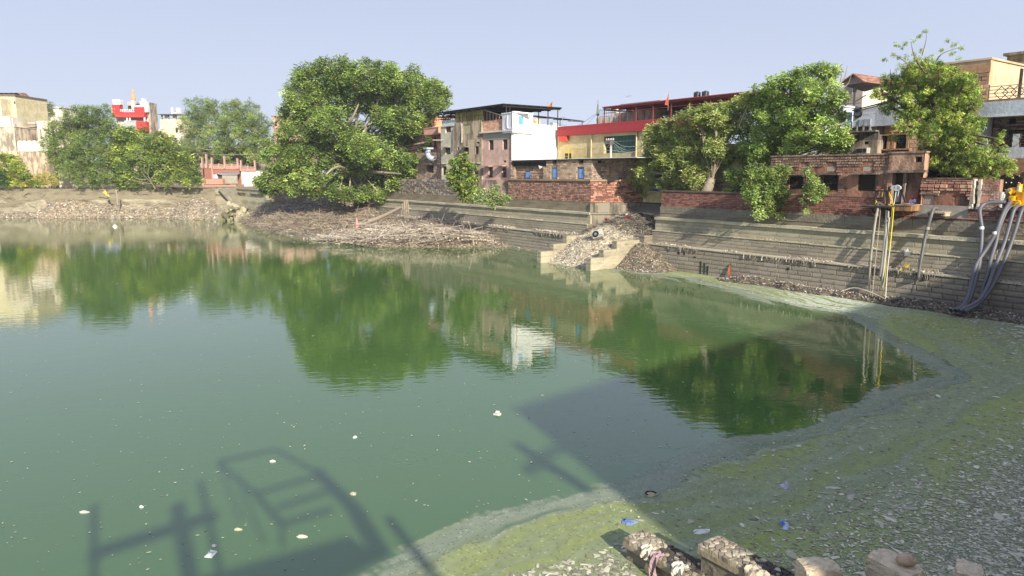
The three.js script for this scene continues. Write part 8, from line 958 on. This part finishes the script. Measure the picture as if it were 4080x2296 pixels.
floater('floating_bag', 'blue plastic bag afloat on the yellow-green scum', 'bag', 1581, 1316, ov(46, 14), '#7288b0', { h: 0.05, extra: (t, x, n, p) => { mb().tri([x - 14 * p, 0.05, n - 0.06], [x + 8 * p, 0.06, n - 0.1], [x - 2 * p, 0.1, n + 0.06]).build('fold', M('#57709f', { ds: true }), t); } });
floater('milk_pouch', 'blue and white plastic pouch among the grey flakes', 'pouch', 1973, 1326, [[-10, -8], [4, -10], [18, 8], [6, 12]], '#b4bed2', { st: 2, extra: (t, x, n, p) => { mb().tri([x - 12 * p, 0.06, n + 14 * p], [x - 2 * p, 0.06, n - 4 * p], [x + 6 * p, 0.07, n + 16 * p]).build('printed_corner', M('#3f66c0', { ds: true }), t); } });
floater('floating_sheet', 'white rectangular sheet afloat at the lower left', 'sheet', 530, 1396, [[-12, -6], [10, -8], [13, 5], [-9, 8]], '#c9d0ce', { extra: (t, x, n, p) => { mb().bar([x - 8 * p, 0.06, -n - 2 * p], [x + 9 * p, 0.06, -n + 4 * p], 0.015).build('crease', M('#7f8a86'), t); } });
floater('foam_slab', 'white elongated foam piece beside the second mud-covered block', 'foam', 1764, 1339, [[-24, -4], [-6, -7], [22, -2], [26, 4], [4, 5], [-18, 2]], '#e3e2d6', { h: 0.05 });
floater('floating_bag', 'half-sunk clear bag with a dark rim at the scum edge', 'bag', 1637, 1246, ov(34, 12), '#b3a98a', { h: 0.06, extra: (t, x, n, p) => { const g = new THREE.TorusGeometry(14 * p, 0.02, 5, 20, 4); g.rotateX(-1.57); g.scale(1, 1, 0.8); g.translate(x, 0.05, -n); mb().geo(g).build('dark_rim', dark, t); } });
floater('floating_bag', 'grey-white bag with a raised flap among the flakes, upper of the right ones', 'bag', 1972, 1226, ov(22, 16), '#b5b3bd', { h: 0.08, extra: (t, x, n, p) => { mb().tri([x, 0.06, n], [x + 10 * p, 0.05, n - 0.1], [x + 14 * p, 0.12, n + 0.2]).build('flap', M('#a5a3ad', { ds: true }), t); } });
[['white round paper scrap left of centre', 893, 1101, 14, 10, '#c9cfc8'], ['crumpled cream wrapper below the round scrap', 889, 1244, 24, 12, '#bfb49c'], ['folded white wrapper near the frame-shaped shadow', 686, 1162, 20, 6, '#d5d8d2'], ['small white square scrap at the left', 355, 1277, 14, 6, '#cfd4cf'], ['clump of white wrappers at far left', 212, 1290, 34, 8, '#b9b4ae'], ['white wrapper cluster at the bottom, left of centre', 760, 1352, 36, 10, '#c2beb0'], ['pale leaf-like scrap in the left shadow', 598, 1334, 28, 6, '#a9a690'], ['grey scrap near the shadow pole', 538, 1375, 16, 6, '#b9bdb9'], ['pale bag at the left edge of the grey flakes', 1985, 1098, 34, 8, '#a7aaa4'], ['white scrap on the scum above the first block', 1668, 1290, 14, 8, '#cfcdbd']].forEach(([l, u, v, w, h, c], i) => floater('floating_scrap', l, 'litter', u, v, ov(w * 0.8, h * 0.6, 8, i), c, { h: 0.03 }));
floater('foam_block', 'small white foam block floating far off near the left beach', 'foam', 289, 571, [[-5, -2], [5, -2], [5, 2], [-5, 2]], '#efeeea', { h: 0.35, st: 1 });
// ---------------------------------------------------------------- mud-covered blocks in the foreground
function mudBlock(label, s0, s1, top, N0, N1, seedv, overlay) {
  rs(seedv); const t = thing('mud_covered_block', label, 'block', BK, [s0, 0, N0]);
  mb().box(s0 + 0.06, s1, -1.5, top - 0.14, N0 + 0.05, N1 - 0.05).build('stone_body', M('#7e776b', { map: TX.mud, bump: TX.bumpF, bs: 0.03 }), t); mb().box(s0, s1, top - 0.139, top - 0.03, N0, N1).build('cap_stone', M('#a39783', { map: TX.mud, bump: TX.bumpF, bs: 0.02 }), t);
  // cracked crust: Voronoi plates
  const pts = [], cell = 0.085; for (let s = s0; s < s1; s += cell) for (let n = N0; n < N1; n += cell) if (R() < 0.5 + 0.5 * vn(s * 4, n * 5)) pts.push([s + R() * cell, n + R() * cell, R() < 0.5 ? 0 : 0.004]);
  const cm = ['#b5a88f', '#a99c85', '#c2b69e', '#9b8f7b', '#8d8271', '#544c43'].map(c => M(c, { map: TX.grain, bump: TX.bumpF, bs: 0.012 })), rest = cm.map(() => []); let made = 0;
  pts.sort((p, q) => p[0] - q[0]);
  for (const p of pts) {
    let poly = [[s0, N0], [s1, N0], [s1, N1], [s0, N1]]; const near = pts.filter(q => q !== p && Math.abs(q[0] - p[0]) < 0.34 && Math.abs(q[1] - p[1]) < 0.34);
    for (const q of near) { const mx = (p[0] + q[0]) / 2, my = (p[1] + q[1]) / 2, nx = q[0] - p[0], ny = q[1] - p[1], f = v => (v[0] - mx) * nx + (v[1] - my) * ny, out = []; for (let i = 0; i < poly.length; i++) { const a = poly[i], b = poly[(i + 1) % poly.length], fa = f(a), fb = f(b); if (fa <= 0) out.push(a); if (fa * fb < 0) { const u = fa / (fa - fb); out.push([lerp(a[0], b[0], u), lerp(a[1], b[1], u)]); } } poly = out; if (!poly.length) break; }
    if (poly.length < 3) continue; const c = poly.reduce((a, v) => [a[0] + v[0] / poly.length, a[1] + v[1] / poly.length], [0, 0]), g = 0.9, h = rr(0.02, 0.045) + 0.08 * fbm(p[0] * 2, p[1] * 2, 2), ti = gauss() * 0.012, b = mb(), qd = k => poly.map(v => { const w = k * (1 + 0.05 * gauss()); return [lerp(c[0], v[0], w), lerp(c[1], v[1], w)]; }), lo = qd(g), hi = lo.map(v => [lerp(c[0], v[0], 0.93), lerp(c[1], v[1], 0.93)]);
    const hh = v => top - 0.03 + h + ti * (v[0] - c[0]) * 10; for (let i = 0; i < lo.length; i++) { const m = (i + 1) % lo.length, L = v => [v[0], top - 0.031, v[1]], M1 = v => [v[0], hh(v) - 0.008, v[1]], T = v => [v[0], hh(v), v[1]]; b.quad(L(lo[i]), L(lo[m]), M1(lo[m]), M1(lo[i])); b.quad(M1(lo[i]), M1(lo[m]), T(hi[m]), T(hi[i])); b.tri([c[0], hh(c) + 0.006, c[1]], T(hi[i]), T(hi[m])); }
    const dkp = p[0] > s0 + 0.75 && p[1] > lerp(N0, N1, 0.45 + 0.2 * gauss()); const mi = dkp && R() < 0.8 ? 5 : Math.floor(R() * 5); if (made++ < 160) b.build('mud_plate', cm[mi], t); else rest[mi].push(b.geometry(t.org));
  }
  rest.forEach((g, i) => { if (g.length) { const o = shadow(new THREE.Mesh(mergeGeometries(g), cm[i])); o.name = 'mud_crust'; o.userData.kind = 'stuff'; t.add(o); } });
  return t;
}
mudBlock('mud-crusted block in the foreground, left and lower of the two large ones', -9.95, -7.9, 0.42, 10.0, 10.62, 701);
mudBlock('mud-crusted block in the foreground, right and taller of the two large ones', -8.25, -5.2, 0.95, 10.28, 10.92, 702);
{ const cl = (name, label, s, n, h, dropN, c, sd, w) => { rs(sd); const t = thing(name, label, 'cloth', BK, [s, h, n]), m = mb(), nx = 6, ny = 7, P = (i, j) => { const x = s + (i / nx - 0.5) * w * (1 - 0.25 * j / ny) + 0.02 * Math.sin(j * 2 + i), f = j / ny; return f < 0.45 ? [x, h + 0.06 + 0.025 * Math.sin(i * 2.1 + j), n + 0.2 - f * 0.55] : [x, h + 0.05 - (f - 0.45) * dropN, n - 0.05 - 0.04 * Math.sin(i * 1.7 + j) - 0.02]; }; for (let i = 0; i < nx; i++) for (let j = 0; j < ny; j++) m.quad(P(i, j), P(i, j + 1), P(i + 1, j + 1), P(i + 1, j)); m.build('cloth_sheet', M(c, { ds: true, map: TX.grain }), t); };
  cl('rag', 'dirty pink rag draped over the side of the left foreground block', -9.05, 10.0, 0.42, 0.75, '#b3989a', 711, 0.26); cl('rag', 'stiff pale paper sheet crumpled on the left foreground block', -9.3, 10.02, 0.44, 0.3, '#d6cdb8', 712, 0.3); cl('rag', 'pale fibrous sheet hanging over the side of the right foreground block', -6.95, 10.28, 0.97, 0.7, '#cdbfa2', 713, 0.5); cl('rag', 'pale crumpled scrap near the right end of the left foreground block', -8.45, 10.0, 0.46, 0.3, '#d9d2bf', 714, 0.34); }
const rock = (label, u, v, h, r, sc, sd) => { const [x, , z] = ground(u, v, h), t = thing('sandstone_block', label, 'stone', FT, [x, h - 1.2, -z]); rs(sd); const g = new THREE.BoxGeometry(2, 2, 2, 7, 7, 7), P = g.attributes.position; for (let i = 0; i < P.count; i++) { const vx = P.getX(i), vy = P.getY(i), vz = P.getZ(i), l = Math.hypot(vx, vy, vz), k = 0.72 + 0.28 / l * 1.3, f = 1 + 0.3 * (fbm(vx * 1.3 + sd, vy * 1.3 + vz * 1.7, 3) - 0.5); P.setXYZ(i, vx * k * f * r * sc[0], vy * k * f * r * sc[1], vz * k * f * r * sc[2]); } g.deleteAttribute('normal'); const gg = g.toNonIndexed(); gg.computeVertexNormals(); const m = shadow(new THREE.Mesh(gg, M('#dcc8a8', { map: TX.grain, bump: TX.bumpF, bs: 0.02 }))); m.name = 'stone'; m.position.y = 1.2 - r * sc[1] * 0.85; m.rotation.y = rr(0, 3); t.add(m); mb().box(x - r * 0.5, x + r * 0.7, -1.5, h - 0.1 - r * sc[1] * 0.6, -z - r * 0.3, -z + r * 0.6).build('pedestal', mudded('#7d7466'), t); return t; };
rock('sandstone block end poking up at the bottom edge, left of the three', 3262, 2252, 1.5, 0.24, [1.25, 0.7, 0.9], 721); rock('largest sandstone block at the bottom edge, middle of the three, with a pebble on top', 3570, 2246, 1.5, 0.29, [1.35, 0.7, 0.9], 722); rock('sandstone block at the bottom edge, rightmost of the three', 3862, 2268, 1.5, 0.21, [1.3, 0.75, 0.9], 723);
{ const [x, , z] = ground(3612, 2238, 1.6), t = thing('pebble', 'small rounded stone resting on the middle sandstone block', 'stone', FT, [x, 1.62, -z]), g = new THREE.IcosahedronGeometry(0.13, 2), P = g.attributes.position; for (let i = 0; i < P.count; i++) { const f = 0.85 + 0.3 * vn(P.getX(i) * 9, P.getY(i) * 9 + P.getZ(i) * 7); P.setXYZ(i, P.getX(i) * f * 1.3, P.getY(i) * f * 0.8, P.getZ(i) * f); } g.computeVertexNormals(); const m = shadow(new THREE.Mesh(g, M('#c9ae8e', { map: TX.grain }))); m.name = 'stone'; t.add(m); }
// ---------------------------------------------------------------- the photographer's side: the building and frames whose shadows lie on the water
{
  const L = 40, H = L * Math.tan(SUN_EL), x = 0 + SUNH[0] * L, z = -23.7 + SUNH[1] * L, F = new Frame(0.745, -0.667), [s, N] = F.loc(x, z);
  const t = thing('shading_building', 'tall plastered building behind the camera, shading the right corner of the water', 'building', new Frame(-0.745, 0.667), [0, 5.2, 0]);
  const G = t.fr, a = G.loc(x, z), b = mb(); b.box(a[0] - 52, a[0], 5.0, H, a[1], a[1] + 14).build('wall', plaster('#c9b99c'), t);
  for (let k = 0; k < 8; k++) for (let j = 0; j < 3; j++) { const x0 = a[0] - 4 - k * 6; mb().box(x0 - 1.4, x0, 7 + j * 3.6, 8.8 + j * 3.6, a[1] - 0.03, a[1] + 0.04).build('window', glass, t); }
}
{
  const C = crop(200, 1700, 1.5153), zf = 4.5, t = thing('gantry_frame', 'tall steel gantry frame behind the camera that casts the ladder-shaped shadow on the water', 'frame', FT, [3, 5.2, -zf]);
  const up = (x, y) => { const [gx, , gz] = ground(...C(x, y)), d = (zf - gz) / SUNH[1]; return [gx + SUNH[0] * d, d * Math.tan(SUN_EL), zf]; }, st = M('#5d5a55', { metal: 0.5 });
  const bar = (p, q, w) => mb().bar(up(...p), up(...q), w * 0.72).build('bar', st, t);
  bar([1010, 215], [1360, 140], 0.13); bar([1360, 140], [1600, 270], 0.13); bar([1600, 265], [1830, 490], 0.34); bar([1830, 490], [2010, 790], 0.42); bar([1010, 215], [1250, 420], 0.14); bar([1250, 420], [1400, 590], 0.16); bar([1250, 400], [1620, 300], 0.13); bar([1370, 490], [1670, 395], 0.13); bar([1400, 590], [1700, 500], 0.14); bar([1020, 240], [1150, 560], 0.06); bar([1150, 380], [1290, 700], 0.07);
  bar([240, 775], [1000, 535], 0.3); bar([265, 470], [265, 950], 0.16); bar([765, 470], [860, 1000], 0.34); bar([905, 330], [1030, 900], 0.16); bar([2040, 550], [2380, 980], 0.24); bar([1400, 590], [1400, 720], 0.12);
  const sl = [[820, 930], [1500, 745], [1800, 660], [2010, 800], [1560, 1050]].map(p => up(...p)); const g = mb(); for (let i = 1; i + 1 < sl.length; i++) { const f = p => [p[0], p[1], -p[2]]; g.tri(f(sl[0]), f(sl[i]), f(sl[i + 1])); } g.build('sheet_panel', M('#8a857c', { ds: true }), t);
  const p2 = thing('cross_pole', 'pole with a cross arm behind the camera, casting a cross-shaped shadow', 'pole', FT, [8, 5.2, -zf]), K = crop(1900, 1200, 1.4311), u2 = (x, y) => { const [gx, , gz] = ground(...K(x, y)), zz = 7, d = (zz - gz) / SUNH[1]; return [gx + SUNH[0] * d, d * Math.tan(SUN_EL), zz]; };
  mb().bar(u2(225, 815), u2(640, 1085), 0.26).build('pole', st, p2); mb().bar(u2(280, 975), u2(470, 830), 0.2).bar(u2(300, 900), u2(430, 960), 0.2).build('cross_arm', st, p2);
}
renderer.render(scene, camera);
